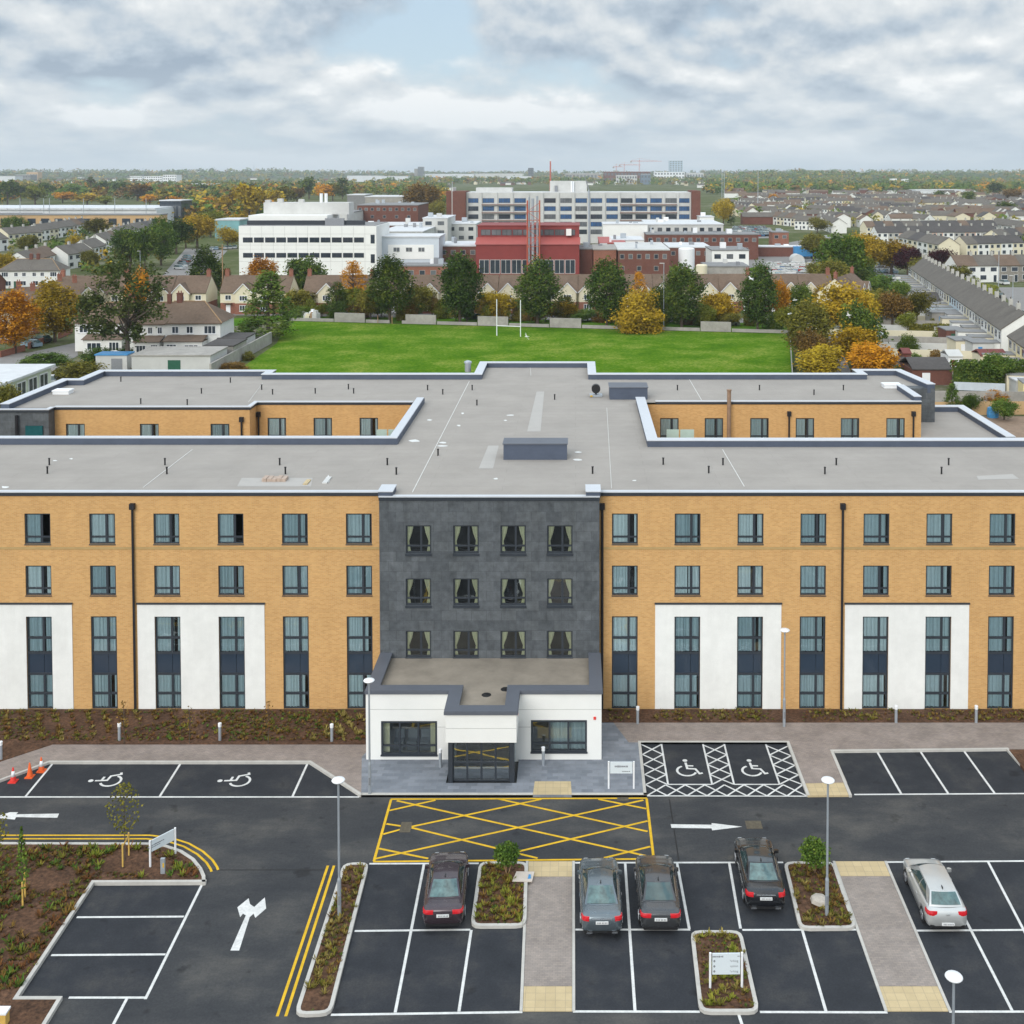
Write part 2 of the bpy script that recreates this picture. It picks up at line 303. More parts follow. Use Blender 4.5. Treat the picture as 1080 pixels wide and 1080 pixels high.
class MB:
    def __init__(s): s.v = []; s.f = []; s.m = []
    def face(s, pts, m=0):
        i = len(s.v); s.v += [tuple(p) for p in pts]; s.f.append(tuple(range(i, i + len(pts)))); s.m.append(m); return s
    def box(s, x0, x1, y0, y1, z0, z1, m=0, skip=''):
        i = len(s.v)
        s.v += [(x0, y0, z0), (x1, y0, z0), (x1, y1, z0), (x0, y1, z0), (x0, y0, z1), (x1, y0, z1), (x1, y1, z1), (x0, y1, z1)]
        fs = {'b': (0, 3, 2, 1), 't': (4, 5, 6, 7), 'f': (0, 1, 5, 4), 'r': (1, 2, 6, 5), 'k': (2, 3, 7, 6), 'l': (3, 0, 4, 7)}
        for k, f in fs.items():
            if k not in skip: s.f.append(tuple(i + j for j in f)); s.m.append(m)
        return s
    def prism(s, poly, z0, z1, m=0, ms=None, bottom=False):
        p = list(poly)
        if area2(p) < 0: p.reverse()
        ms = m if ms is None else ms
        s.face([(x, y, z1) for x, y in p], m)
        for i in range(len(p)):
            a, b = p[i - 1], p[i]
            s.face([(a[0], a[1], z0), (b[0], b[1], z0), (b[0], b[1], z1), (a[0], a[1], z1)], ms)
        if bottom: s.face([(x, y, z0) for x, y in reversed(p)], ms)
        return s
    def flat(s, poly, z, m=0):
        p = list(poly)
        if area2(p) < 0: p.reverse()
        return s.face([(x, y, z) for x, y in p], m)
    def strip(s, pts, o0, o1, z0, z1, closed=False, m=0, mtop=None):
        mtop = m if mtop is None else mtop
        A = offset_line(pts, o0, closed); B = offset_line(pts, o1, closed); n = len(pts)
        rng = range(n) if closed else range(n - 1)
        for i in rng:
            j = (i + 1) % n
            a, b, c, d = A[i], A[j], B[j], B[i]
            s.face([(*a, z1), (*b, z1), (*c, z1), (*d, z1)], mtop)
            s.face([(*a, z0), (*b, z0), (*b, z1), (*a, z1)], m)
            s.face([(*c, z0), (*d, z0), (*d, z1), (*c, z1)], m)
        if not closed:
            for i in (0, n - 1):
                s.face([(*A[i], z0), (*B[i], z0), (*B[i], z1), (*A[i], z1)], m)
        return s
    def tube(s, p0, p1, r0, r1=None, n=8, m=0):
        r1 = r0 if r1 is None else r1
        p0 = Vector(p0); p1 = Vector(p1); d = (p1 - p0).normalized()
        x = d.orthogonal().normalized(); y = d.cross(x)
        i = len(s.v)
        for p, r in ((p0, r0), (p1, r1)):
            for k in range(n):
                a = 2 * math.pi * k / n; s.v.append(tuple(p + (x * math.cos(a) + y * math.sin(a)) * r))
        for k in range(n):
            s.f.append((i + k, i + (k + 1) % n, i + n + (k + 1) % n, i + n + k)); s.m.append(m)
        s.f.append(tuple(i + k for k in reversed(range(n)))); s.m.append(m)
        s.f.append(tuple(i + n + k for k in range(n))); s.m.append(m)
        return s
    def path(s, pts, r, n=6, m=0):
        for a, b in zip(pts[:-1], pts[1:]): s.tube(a, b, r, r, n, m)
        return s
    def lathe(s, prof, cx=0, cy=0, n=12, m=0):
        i = len(s.v); k = len(prof)
        for r, z in prof:
            for j in range(n):
                a = 2 * math.pi * j / n; s.v.append((cx + r * math.cos(a), cy + r * math.sin(a), z))
        for q in range(k - 1):
            for j in range(n):
                s.f.append((i + q * n + j, i + q * n + (j + 1) % n, i + (q + 1) * n + (j + 1) % n, i + (q + 1) * n + j)); s.m.append(m)
        s.f.append(tuple(i + j for j in reversed(range(n)))); s.m.append(m)
        s.f.append(tuple(i + (k - 1) * n + j for j in range(n))); s.m.append(m)
        return s
    def bar(s, a, b, w, t, up=(0, 0, 1), m=0):
        """rectangular bar: w across, t along up"""
        a = Vector(a); b = Vector(b); d = (b - a).normalized(); u = Vector(up)
        x = d.cross(u).normalized() * (w / 2); y = x.cross(d).normalized() * (t / 2)
        i = len(s.v)
        for p in (a, b):
            for q in (-x - y, x - y, x + y, -x + y): s.v.append(tuple(p + q))
        for f in ((0, 1, 2, 3), (4, 7, 6, 5), (0, 4, 5, 1), (1, 5, 6, 2), (2, 6, 7, 3), (3, 7, 4, 0)):
            s.f.append(tuple(i + j for j in f)); s.m.append(m)
        return s
    def build(s, name, mats, parent=None, smooth=False, origin=None):
        if not isinstance(mats, (list, tuple)): mats = [mats]
        if parent is not None: org = ORG[parent]
        elif origin is not None: org = Vector(origin)
        else:
            xs = [v[0] for v in s.v]; ys = [v[1] for v in s.v]; zs = [v[2] for v in s.v]
            org = Vector(((min(xs) + max(xs)) / 2, (min(ys) + max(ys)) / 2, min(zs)))
        me = bpy.data.meshes.new(name)
        ox, oy, oz = org
        me.from_pydata([(x - ox, y - oy, z - oz) for x, y, z in s.v], [], s.f)
        for q in mats: me.materials.append(q)
        if len(mats) > 1: me.polygons.foreach_set('material_index', s.m)
        if smooth: me.polygons.foreach_set('use_smooth', [True] * len(s.f))
        me.update()
        o = bpy.data.objects.new(name, me); COL.objects.link(o)
        ORG[o] = org
        if parent is not None: o.parent = parent
        else: o.location = org
        return o
def tag(o, label=None, cat=None, group=None, kind=None):
    if label: o['label'] = label
    if cat: o['category'] = cat
    if group: o['group'] = group
    if kind: o['kind'] = kind
    return o
def thing(name, label, cat, loc=(0, 0, 0), group=None, rz=0):
    o = bpy.data.objects.new(name, None); COL.objects.link(o); o.location = loc; o.rotation_euler.z = rz
    o.empty_display_size = 0.3
    ORG[o] = Vector(loc)
    return tag(o, label, cat, group)
def struct(mb, name, mats, smooth=False): return tag(mb.build(name, mats, None, smooth), kind='structure')
KIDS = {}
def kids(o):
    return [c for c in o.children]
def copy_tree(o, loc=None, rz=None, scale=None, label=None, group=None, matmap=None, parent=None):
    c = o.copy(); COL.objects.link(c)
    if parent is not None: c.parent = parent
    if loc is not None: c.location = loc
    if rz is not None: c.rotation_euler.z = rz
    if scale is not None: c.scale = scale
    if label: c['label'] = label
    if group: c['group'] = group
    if matmap and c.data:
        for i, sl in enumerate(c.material_slots):
            if sl.material and sl.material.name in matmap:
                sl.link = 'OBJECT'; sl.material = matmap[sl.material.name]
    for ch in o.children: copy_tree(ch, parent=c, matmap=matmap)
    return c
# prototypes are moved to their first place rather than deleted
def place(proto, used, loc, rz=0, scale=None, label=None, group=None, matmap=None):
    if proto not in used and not matmap:
        used.add(proto); o = proto
        o.location = loc; o.rotation_euler.z = rz
        if scale is not None: o.scale = scale
        if label: o['label'] = label
        if group: o['group'] = group
        return o
    return copy_tree(proto, loc, rz, scale, label, group, matmap)
USED = set()
HAZE, EXPO = 8.5e-5, 0.52
# ================================================================== HOTEL
YF, YC, YE, YD = 68.9, 67.9, 62.9, 60.45      # wing front, slate block front, entrance box front, porch front
ZR = 13.45
hotel = thing('hotel', 'large yellow brick hotel with a dark slate centre, white panels and flat grey roofs', 'hotel', (-5, 80, 0))
def zat(v, Y): return PY(607, v, Y).z
def xat(u, v, Y): return PY(u, v, Y).x

def wall_holes(mb, x0, x1, z0, z1, y, holes, depth, m=0):
    """wall facing -Y with real openings and reveals"""
    xs = sorted(set([x0, x1] + [h[0] for h in holes] + [h[1] for h in holes]))
    xs = [x for x in xs if x0 <= x <= x1]
    zs = sorted(set([z0, z1] + [h[2] for h in holes] + [h[3] for h in holes]))
    zs = [z for z in zs if z0 <= z <= z1]
    for i in range(len(xs) - 1):
        k = 0
        while k < len(zs) - 1:
            xc = (xs[i] + xs[i + 1]) / 2
            def hole(kk):
                zc = (zs[kk] + zs[kk + 1]) / 2
                return any(h[0] < xc < h[1] and h[2] < zc < h[3] for h in holes)
            if hole(k): k += 1; continue
            e = k
            while e + 1 < len(zs) - 1 and not hole(e + 1): e += 1
            mb.face([(xs[i], y, zs[k]), (xs[i + 1], y, zs[k]), (xs[i + 1], y, zs[e + 1]), (xs[i], y, zs[e + 1])], m)
            k = e + 1
    for a, b, c, d in holes:
        yb = y + depth
        for q in ([(a, y, c), (b, y, c), (b, yb, c), (a, yb, c)], [(a, y, d), (a, yb, d), (b, yb, d), (b, y, d)],
                  [(a, y, c), (a, yb, c), (a, yb, d), (a, y, d)], [(b, y, c), (b, y, d), (b, yb, d), (b, yb, c)]):
            mb.face(q, m)

def folds(mb, xa, xb, za, zb, y, amp=0.055, rng=rnd, m=0):
    x = xa; s = 1; y0 = y + rng.uniform(-amp, amp)
    while x < xb - 0.01:
        w = min(rng.uniform(0.05, 0.16), xb - x); s = -s
        y1 = y + s * rng.uniform(0.3, 1.0) * amp
        mb.face([(x, y0, za), (x + w, y1, za), (x + w, y1, zb), (x, y0, zb)], m)
        x += w; y0 = y1
def glaze(mb, x0, x1, z0, z1, y): mb.face([(x0, y, z0), (x1, y, z0), (x1, y, z1), (x0, y, z1)])
def hbox(mb, x0, x1, z0, z1, y0=0.07, y1=0.15, Y=0): mb.box(x0, x1, Y + y0, Y + y1, z0, z1)
def window_std(parent, x0, x1, z0, z1, Y, open_right=False, cover=None, rng=rnd):
    f = MB(); t = 0.075; xm = x0 + (x1 - x0) * 0.645; zt = z0 + (z1 - z0) * 0.23
    hbox(f, x0, x0 + t, z0, z1, Y=Y); hbox(f, x1 - t, x1, z0, z1, Y=Y)
    hbox(f, x0 + t, x1 - t, z0, z0 + t + .02, Y=Y); hbox(f, x0 + t, x1 - t, z1 - t, z1, Y=Y)
    hbox(f, x0 + t, x1 - t, zt - .05, zt + .05, Y=Y)
    hbox(f, xm - .07, xm + .07, z0 + t + .02, zt - .05, Y=Y); hbox(f, xm - .07, xm + .07, zt + .05, z1 - t, Y=Y)
    f.box(x0 - .02, x1 + .02, Y - .05, Y + .07, z0 - .05, z0 - .002)
    w = f.build('window', frame_m, parent)
    g = MB(); glaze(g, x0 + t, (xm if open_right else x1 - t), z0 + t, z1 - t, Y + .11)
    if open_right: glaze(g, xm, x1 - t, z0 + t, zt, Y + .11)
    g.build('pane', glass, w)
    c = MB(); k = cover if cover is not None else rng.uniform(.86, 1.0)
    xe = x0 + (x1 - x0) * (.62 if open_right else k)
    if rng.random() < .5 and not open_right:
        gp = x0 + (x1 - x0) * rng.uniform(.5, .72); gw = rng.uniform(.06, .28)
        folds(c, x0, gp, z0, z1, Y + .19); folds(c, gp + gw, x1, z0, z1, Y + .19)
    else: folds(c, x0, xe, z0, z1, Y + .19)
    c.build('curtain', curt, w)
def window_tall(parent, x0, x1, z0, z1, Y, rng=rnd):
    """two storeys of glazing with a dark spandrel between"""
    f = MB(); t = 0.085; h = z1 - z0; xm = x0 + (x1 - x0) * 0.645
    lv = [z0, z0 + h * .165, z0 + h * .375, z0 + h * .60, z0 + h * .765, z1]   # sill, transom, head, sill, transom, head
    hbox(f, x0, x0 + t, z0, z1, Y=Y); hbox(f, x1 - t, x1, z0, z1, Y=Y)
    for i, z in enumerate(lv):
        a, b = (z, z + t) if i == 0 else ((z - t, z) if i == 5 else (z - .07, z + .07))
        hbox(f, x0 + t, x1 - t, a, b, y1=.148, Y=Y)
    for i in (0, 1, 3, 4):
        hbox(f, xm - .065, xm + .065, lv[i] + .09, lv[i + 1] - .09, Y=Y)
    w = f.build('window', frame_m, parent)
    g = MB()
    glaze(g, x0 + t, x1 - t, lv[0] + t, lv[2], Y + .11); glaze(g, x0 + t, x1 - t, lv[3], lv[5] - t, Y + .11)
    g.build('pane', glass, w)
    p = MB(); p.box(x0 + t, xm - .012, Y + .10, Y + .13, lv[2] + .07, lv[3] - .07); p.box(xm + .012, x1 - t, Y + .10, Y + .13, lv[2] + .07, lv[3] - .07)
    p.build('spandrel', spandrel, w)
    c = MB()
    for a, b in ((lv[0], lv[2]), (lv[3], lv[5])):
        k = rng.uniform(.55, .9) if rng.random() < .5 else 1
        folds(c, x0, x0 + (x1 - x0) * k, a + t, b, Y + .19)
        if k < 1: folds(c, x0 + (x1 - x0) * min(.95, k + .12), x1, a + t, b, Y + .19)
    c.build('curtain', curt, w)
def window_drape(parent, x0, x1, z0, z1, Y, rng=rnd):
    f = MB(); t = 0.08; xm = x0 + (x1 - x0) * 0.60; zt = z0 + (z1 - z0) * 0.27
    hbox(f, x0, x0 + t, z0, z1, Y=Y); hbox(f, x1 - t, x1, z0, z1, Y=Y)
    hbox(f, x0 + t, x1 - t, z0, z0 + t + .04, Y=Y); hbox(f, x0 + t, x1 - t, z1 - t, z1, Y=Y)
    hbox(f, x0 + t, x1 - t, zt - .05, zt + .05, Y=Y)
    hbox(f, xm - .06, xm + .06, z0 + t + .04, zt - .05, Y=Y); hbox(f, xm - .06, xm + .06, zt + .05, z1 - t, Y=Y)
    f.box(x0 - .03, x1 + .03, Y - .07, Y + .07, z0 - .12, z0 - .002)
    w = f.build('window', frame_m, parent)
    g = MB(); glaze(g, x0 + t, x1 - t, z0 + t, z1 - t, Y + .11); g.build('pane', glass_d, w)
    c = MB(); wd = x1 - x0; hh = z1 - z0
    for sx, xs in ((1, x0), (-1, x1)):
        prof = [(0, .30), (.3, .23), (.58, .12), (.72, .14), (1, .20)]
        for (a, wa), (b, wb) in zip(prof[:-1], prof[1:]):
            za, zb = z1 - a * hh, z1 - b * hh
            n = 5
            for i in range(n):
                y0, y1 = Y + .15 + .03 * (i % 2), Y + .15 + .03 * ((i + 1) % 2)
                c.face([(xs + sx * wd * wa * i / n, y0, za), (xs + sx * wd * wa * (i + 1) / n, y1, za),
                        (xs + sx * wd * wb * (i + 1) / n, y1, zb), (xs + sx * wd * wb * i / n, y0, zb)])
    c.build('curtain', curt_y, w)

Lc = [-36.55, -32.68, -28.75, -24.85, -20.95, -17.05, -13.16]
Rc = [3.0, 6.81, 10.63, 14.45, 18.28, 22.1, 25.93, 29.75, 33.6]
Z1, Z2, Z3 = (10.32, 12.2), (7.16, 9.0), (0.12, 5.87)
HW = .785
XL, XR = -48.0, 37.0
SX0, SX1 = -11.75, 1.43           # slate block
holesL = []; holesR = []
for cs, hs in ((Lc, holesL), (Rc, holesR)):
    for c in cs:
        for z in (Z1, Z2, Z3): hs.append((c - HW, c + HW, z[0], z[1]))
wl = MB()
wall_holes(wl, XL, SX0, 0, 13.42, YF, holesL, .3)
wall_holes(wl, SX1, XR, 0, 13.42, YF, holesR, .3)
wl.box(XL - .3, XL, YF, 81.3, 0, 13.42); wl.box(XR, XR + .3, YF, 81.3, 0, 13.42)
wl.face([(XL, 81.2, 0), (-12.8, 81.2, 0), (-12.8, 81.2, 13.4), (XL, 81.2, 13.4)])
wl.face([(5.9, 81.2, 0), (XR, 81.2, 0), (XR, 81.2, 13.4), (5.9, 81.2, 13.4)])
wl.face([(-12.75, 81.2, 0), (-12.75, 96, 0), (-12.75, 96, 13.4), (-12.75, 81.2, 13.4)])
wl.face([(5.85, 81.2, 0), (5.85, 96, 0), (5.85, 96, 13.4), (5.85, 81.2, 13.4)])
# rear wings: courtyard faces with openings
YL1, YL2, YR2 = 94.0, 96.0, 96.2
holesRL1, holesRL2, holesRR = [], [], []
def rearwin(u, v0, v1, Y, lst, w=.78):
    xc = xat(u, (v0 + v1) / 2, Y); lst.append((xc - w, xc + w, zat(v0, Y) - 2.0, zat(v0, Y)))
for u in (79.5, 157.5, 232): rearwin(u, 447, 462, YL1, holesRL1)
for u in (292, 340.5, 389, 437): rearwin(u, 440.7, 462, YL2, holesRL2)
for u in (706, 753, 801, 849, 896.5, 944.5): rearwin(u, 441, 462, YR2, holesRR)
RX0, RX1, RX2 = -43.0, -26.9, -12.75
wall_holes(wl, RX0, RX1, 0, 13.42, YL1, holesRL1, .3)
wl.face([(RX1, YL1, 0), (RX1, YL2, 0), (RX1, YL2, 13.42), (RX1, YL1, 13.42)])
wall_holes(wl, RX1, RX2, 0, 13.42, YL2, holesRL2, .3)
wall_holes(wl, 5.85, 29.2, 0, 13.42, YR2, holesRR, .3)
wl.face([(29.2, YR2, 0), (29.2, 102, 0), (29.2, 102, 13.42), (29.2, YR2, 13.42)])
# outer rear faces
rear = [(-47, 94.0), (-47, 104.6), (-45.5, 104.6), (-45.5, 109.2), (-28.7, 109.2), (-28.7, 107.5), (-9.5, 107.5), (-9.5, 113.9), (1.9, 113.9), (1.9, 107.5), (26.6, 107.5), (26.6, 109.6), (31.2, 109.6), (32.1, 102.0)]
for a, b in zip(rear[:-1], rear[1:]):
    wl.face([(*a, 0), (*b, 0), (*b, 13.42), (*a, 13.42)])
wl.build('brick_wall', brick, hotel)
# string course
scm = mat('string_course_brick', (0.44, 0.30, 0.13), 0.9, 0.1, 2.0)
for xa_, xb_ in ((XL, SX0), (SX1, XR)): sc_ = MB(); sc_.box(xa_, xb_, YF - .03, YF - .001, 10.0, 10.16); sc_.build('string_course', scm, hotel)
# backing added behind the windows, coloured dark for the shade of unlit rooms
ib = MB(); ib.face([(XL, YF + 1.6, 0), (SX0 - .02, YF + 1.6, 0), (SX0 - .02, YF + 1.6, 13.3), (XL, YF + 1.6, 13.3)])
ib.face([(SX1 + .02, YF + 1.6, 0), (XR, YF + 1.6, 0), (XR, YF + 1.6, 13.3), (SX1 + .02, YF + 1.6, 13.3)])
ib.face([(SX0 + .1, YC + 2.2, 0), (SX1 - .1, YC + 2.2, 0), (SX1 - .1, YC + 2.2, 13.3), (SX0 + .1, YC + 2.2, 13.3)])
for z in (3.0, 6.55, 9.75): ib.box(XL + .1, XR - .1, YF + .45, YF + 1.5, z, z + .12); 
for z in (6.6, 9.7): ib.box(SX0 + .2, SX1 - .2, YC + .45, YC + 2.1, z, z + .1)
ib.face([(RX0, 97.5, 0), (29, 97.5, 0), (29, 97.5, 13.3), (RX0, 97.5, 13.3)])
ib.build('room_shade_backing', inner, hotel)
# windows
for i, c in enumerate(Lc):
    window_std(hotel, c - HW, c + HW, *Z1, YF, open_right=i in (1, 4)); window_std(hotel, c - HW, c + HW, *Z2, YF); window_tall(hotel, c - HW, c + HW, *Z3, YF)
for c in Rc[:8]:
    window_std(hotel, c - HW, c + HW, *Z1, YF); window_std(hotel, c - HW, c + HW, *Z2, YF); window_tall(hotel, c - HW, c + HW, *Z3, YF)
for hs, Y in ((holesRL1, YL1), (holesRL2, YL2), (holesRR, YR2)):
    for h in hs: window_std(hotel, h[0], h[1], h[2], h[3], Y)
# white panels, each round two tall windows
def white_panel(x0, x1, cs):
    p = MB(); Yp = YF - .05
    hs = [(c - HW, c + HW, .0, Z3[1]) for c in cs]
    wall_holes(p, x0, x1, .0, 6.63, Yp, hs, .05)
    p.face([(x0, Yp, 0), (x0, YF, 0), (x0, YF, 6.63), (x0, Yp, 6.63)]); p.face([(x1, Yp, 0), (x1, YF, 0), (x1, YF, 6.63), (x1, Yp, 6.63)])
    o = p.build('white_panel', render_w, hotel)
    q = MB(); q.box(x0 - .04, x1 + .04, Yp - .06, YF - .002, 6.632, 6.72); q.build('flashing', frame_m, o)
white_panel(-38.6, -30.66, (-36.55, -32.68)); white_panel(-26.68, -18.94, (-24.85, -20.95))
white_panel(4.85, 12.53, (6.81, 10.63)); white_panel(16.40, 23.96, (18.28, 22.1)); white_panel(27.9, 35.6, (29.75, 33.6))
# downpipes with hopper heads
for x in (-26.86, 1.62, 16.2, -38.8):
    p = MB(); p.tube((x, YF - .13, .1), (x, YF - .13, 12.55), .075, n=8); p.box(x - .15, x + .15, YF - .26, YF - .002, 12.5, 12.85)
    p.build('downpipe', pipe_m, hotel)
for u, Y in ((255, YL1), (273, YL2), (832, YR2), (963, YR2)):
    x = xat(u, 445, Y); p = MB(); p.tube((x, Y - .13, .1), (x, Y - .13, 12.35), .075); p.box(x - .16, x + .16, Y - .27, Y - .002, 12.3, 12.7)
    p.build('downpipe', pipe_m, hotel)
# slate centre block
hs = []
cols = [((427.7 + 455) / 2), ((478.3 + 504.7) / 2), ((527.9 + 554.6) / 2), ((577.5 + 603.5) / 2)]
for v0, v1 in ((554.2, 584.0), (610.2, 638.8), (665.5, 693.6)):
    for u in cols:
        xc = xat(u, (v0 + v1) / 2, YC); hs.append((xc - .76, xc + .76, zat(v1, YC), zat(v0, YC)))
sl = MB(); wall_holes(sl, SX0, SX1, 0, 13.42, YC, hs, .3)
sl.face([(SX0, YC, 0), (SX0, YF + .1, 0), (SX0, YF + .1, 13.42), (SX0, YC, 13.42)])
sl.face([(SX1, YC, 0), (SX1, YF + .1, 0), (SX1, YF + .1, 13.42), (SX1, YC, 13.42)])
sl.build('slate_wall', slate, hotel)
for h in hs: window_drape(hotel, *h, YC)
# slate boxes at the ends of the rear wings
s2 = MB(); s2.box(-47.2, RX0, 92.9, 94.6, 0, 13.44); s2.build('slate_end_block', slate, hotel)
s2 = MB(); s2.box(29.25, 32.15, 101.9, 103.2, 0, 13.55)
s2.build('slate_end_block', slate, hotel)
td = MB(); td.box(xat(27, 449, 92.85), xat(45, 449, 92.85), 92.78, 92.89, 9.5, zat(449, 92.85)); td.build('teal_door', teal, hotel)
ep = MB(); x = xat(18, 445, 92.8); ep.tube((x, 92.7, .1), (x, 92.7, zat(438, 92.7)), .13); ep.build('downpipe', pipe_m, hotel)

# roofs
roofpoly = [(XL, YF), (SX0, YF), (SX0, YC), (SX1, YC), (SX1, YF), (XR, YF), (XR, 81.2), (5.85, 81.2), (5.85, YR2), (29.2, YR2), (29.2, 102), (32.1, 102), (31.2, 109.6),
            (26.6, 109.6), (26.6, 107.5), (1.9, 107.5), (1.9, 113.9), (-9.5, 113.9), (-9.5, 107.5), (-28.7, 107.5), (-28.7, 109.2), (-45.5, 109.2), (-45.5, 104.6), (-47, 104.6), (-47, 94),
            (RX1, 94), (RX1, YL2), (-12.75, YL2), (-12.75, 81.2), (XL, 81.2)]
rf = MB(); rf.prism(roofpoly, ZR - .18, ZR, bottom=True)
roof = rf.build('roof', roof_m, hotel)
lo = MB(); lo.prism([(29.2, YR2 - 2), (36.4, YR2 - 2), (36.4, 107), (31.9, 107), (32.1, 103.2), (29.2, 103.2)], 0, 10.5, 0)
lo.build('lower_roof', roof_m, hotel)
def parapet(pts, th, z0, z1, over=.05):
    p = MB(); p.strip(pts, 0, th, z0, z1); o = p.build('parapet', parapet_m, hotel)
    c = MB(); c.strip(pts, -over, th + over, z1 + .002, z1 + .06); c.build('coping', coping, o)
TH = .70; ZP = 13.90
parapet(list(reversed([(-47.05, 93.2), (-47.05, 104.6), (-45.55, 104.6), (-45.55, 109.2), (-28.7, 109.2), (-28.7, 107.5), (-9.5, 107.5), (-9.5, 113.95), (1.9, 113.95), (1.9, 107.5), (26.6, 107.5), (26.6, 109.6), (31.2, 109.6), (32.15, 101.95)])), TH, ZR - .3, ZP)
parapet([(XL, 81.25), (-12.7, 81.25), (-12.7, 95.9)][::-1], -TH, ZR - .3, ZP - .02)
parapet([(XR, 81.25), (5.8, 81.25), (5.8, 96.1)], TH, ZR - .3, ZP - .02)
parapet([(29.25, YR2 + .2), (29.25, 101.8)], TH * .8, ZR - .3, ZP - .03)
parapet([(36.4, YR2 - 2), (36.4, 107), (31.9, 107)], TH, 10.3, 10.95)
# low edge trims along the eaves
def edge(pts):
    e = MB(); e.strip(pts, -.06, .05, 13.30, 13.50); o = e.build('fascia', frame_m, hotel)
    c = MB(); c.strip(pts, -.10, .28, 13.502, 13.57); c.build('edge_trim', coping, o)
edge([(XL, YF), (SX0 - .12, YF)]); edge([(SX0 - .02, YC), (SX1 + .02, YC)]); edge([(SX1 + .12, YF), (XR, YF)])
edge([(RX0, YL1), (RX1 + .05, YL1), (RX1 + .05, YL2), (-13.7, YL2)]); edge([(6.75, YR2), (29.2, YR2)])
edge([(-47.2, 92.9), (RX0 - .01, 92.9), (RX0 - .01, YL1 - .15)])
for x0, x1 in ((SX0 - .06, SX0 + .80), (SX1 - .80, SX1 + .06)):
    b = MB(); b.box(x0, x1, YC + .02, YC + 1.5, ZR, 13.80); o = b.build('corner_upstand', parapet_m, hotel)
    c = MB(); c.box(x0 - .03, x1 + .03, YC - .04, YC + 1.53, 13.802, 13.85); c.build('coping', coping, o)
# roof furniture
for x0, x1, v, dz, dy in ((531, 598, 485, 1.05, 1.6), (643, 683, 421.5, 1.0, 2.2)):
    a = G(x0, v, ZR); b_ = G(x1, v, ZR)
    q = MB(); q.box(a.x, b_.x, a.y, a.y + dy, ZR + .001, ZR + dz); o = q.build('roof_plant_box', parapet_m, hotel)
    c = MB(); c.box(a.x - .06, b_.x + .06, a.y - .06, a.y + dy + .06, ZR + dz + .002, ZR + dz + .07); c.build('lid', anthr, o)
for u, v, w in ((66.5, 415, 1.4), (940, 408.5, 1.5)):
    a = G(u, v, ZR); q = MB(); q.box(a.x - w / 2, a.x + w / 2, a.y - .5, a.y + .5, ZR + .001, ZR + .25); q.box(a.x - w / 2 - .05, a.x + w / 2 + .05, a.y - .55, a.y + .55, ZR + .252, ZR + .36)
    q.build('roof_hatch', whitem, hotel)
pipes = [(255,80),(297,127),(395,129),(486,82),(552,97),(575,107),(735,96),(746,105),(902,98),(934,107),(1006,130),(996,98),(104,256),(100,274),(348,256),(352,275),(590,256),(602,275),(817,256),(836,276),(924,236),(665,105),(425,105),
         (1429,98),(1602,98),(1717,108),(1779,98),(1399,255),(1495,273),(1525,256),(1740,275),(1764,256),(2001,256),(1986,275),(1250,274),(1170,118)]
for px, py in pipes:
    a = G(px * .5, 360 + py * .5 + 2.5, ZR); h = .42
    q = MB(); q.tube((a.x, a.y, ZR), (a.x, a.y, ZR + h), .055, n=8); q.tube((a.x, a.y, ZR + h), (a.x, a.y, ZR + h + .05), .075, n=8); q.build('vent_pipe', black, hotel)
roof_line = mat('tape_grey', (.62, .61, .58), .7, .1, 2.0)
# lightning conductor tapes, patches and marks on the membrane
for i, (p, q) in enumerate([((495, 402), (435, 519)), ((203, 474), (151, 514)), ((762, 474), (785, 513)), ((727, 400), (740, 422)), ((277, 404), (262, 424)), ((560, 396), (559, 386)), ((640, 430), (645, 515))]):
    tp = MB(); a = G(*p, ZR + .012 + i * .001); b_ = G(*q, ZR + .012 + i * .001); tp.bar(a, b_, .05 if i < 4 else .03, .01); tp.build('conductor_tape', roof_line, hotel)
for i, quad in enumerate([[(566, 413), (574, 413), (570, 455), (556, 455)], [(515, 470), (526, 470), (520, 494), (505, 494)], [(255, 504), (330, 504), (328, 513), (250, 513)], [(1030, 502), (1068, 500), (1075, 505), (1032, 506)]]):
    pt = MB(); pt.flat([G2(*p, ZR + .006) for p in quad], ZR + .006 + i * .0005); pt.build('membrane_patch', roof_p, hotel)
for i, (u, v, w, h) in enumerate([(437, 465, 14, 3), (467, 467, 9, 2), (466, 470.5, 12, 2), (453, 443, 6, 2), (484, 449, 5, 2), (488, 436, 4, 2), (538, 438, 10, 1.5), (533, 443.5, 4, 1.5), (610, 477, 8, 2), (609, 485, 12, 2), (523, 505, 6, 2), (669, 507, 6, 1.5), (58, 486, 5, 1.5), (75, 484, 4, 1.5), (346, 505, 5, 8), (5, 514, 10, 2.5)]):
    c0 = G(u, v, ZR); r = rnd.uniform(.8, 1.2)
    poly = []
    for k in range(9):
        a = 2 * math.pi * k / 9; p = G(u + math.cos(a) * w / 2 * rnd.uniform(.6, 1.1), v + math.sin(a) * h / 2 * rnd.uniform(.6, 1.1), ZR); poly.append((p.x, p.y))
    wsp = MB(); wsp.flat(poly, ZR + .009 + i * .0004); wsp.build('roof_splash_mark', puddle, hotel)
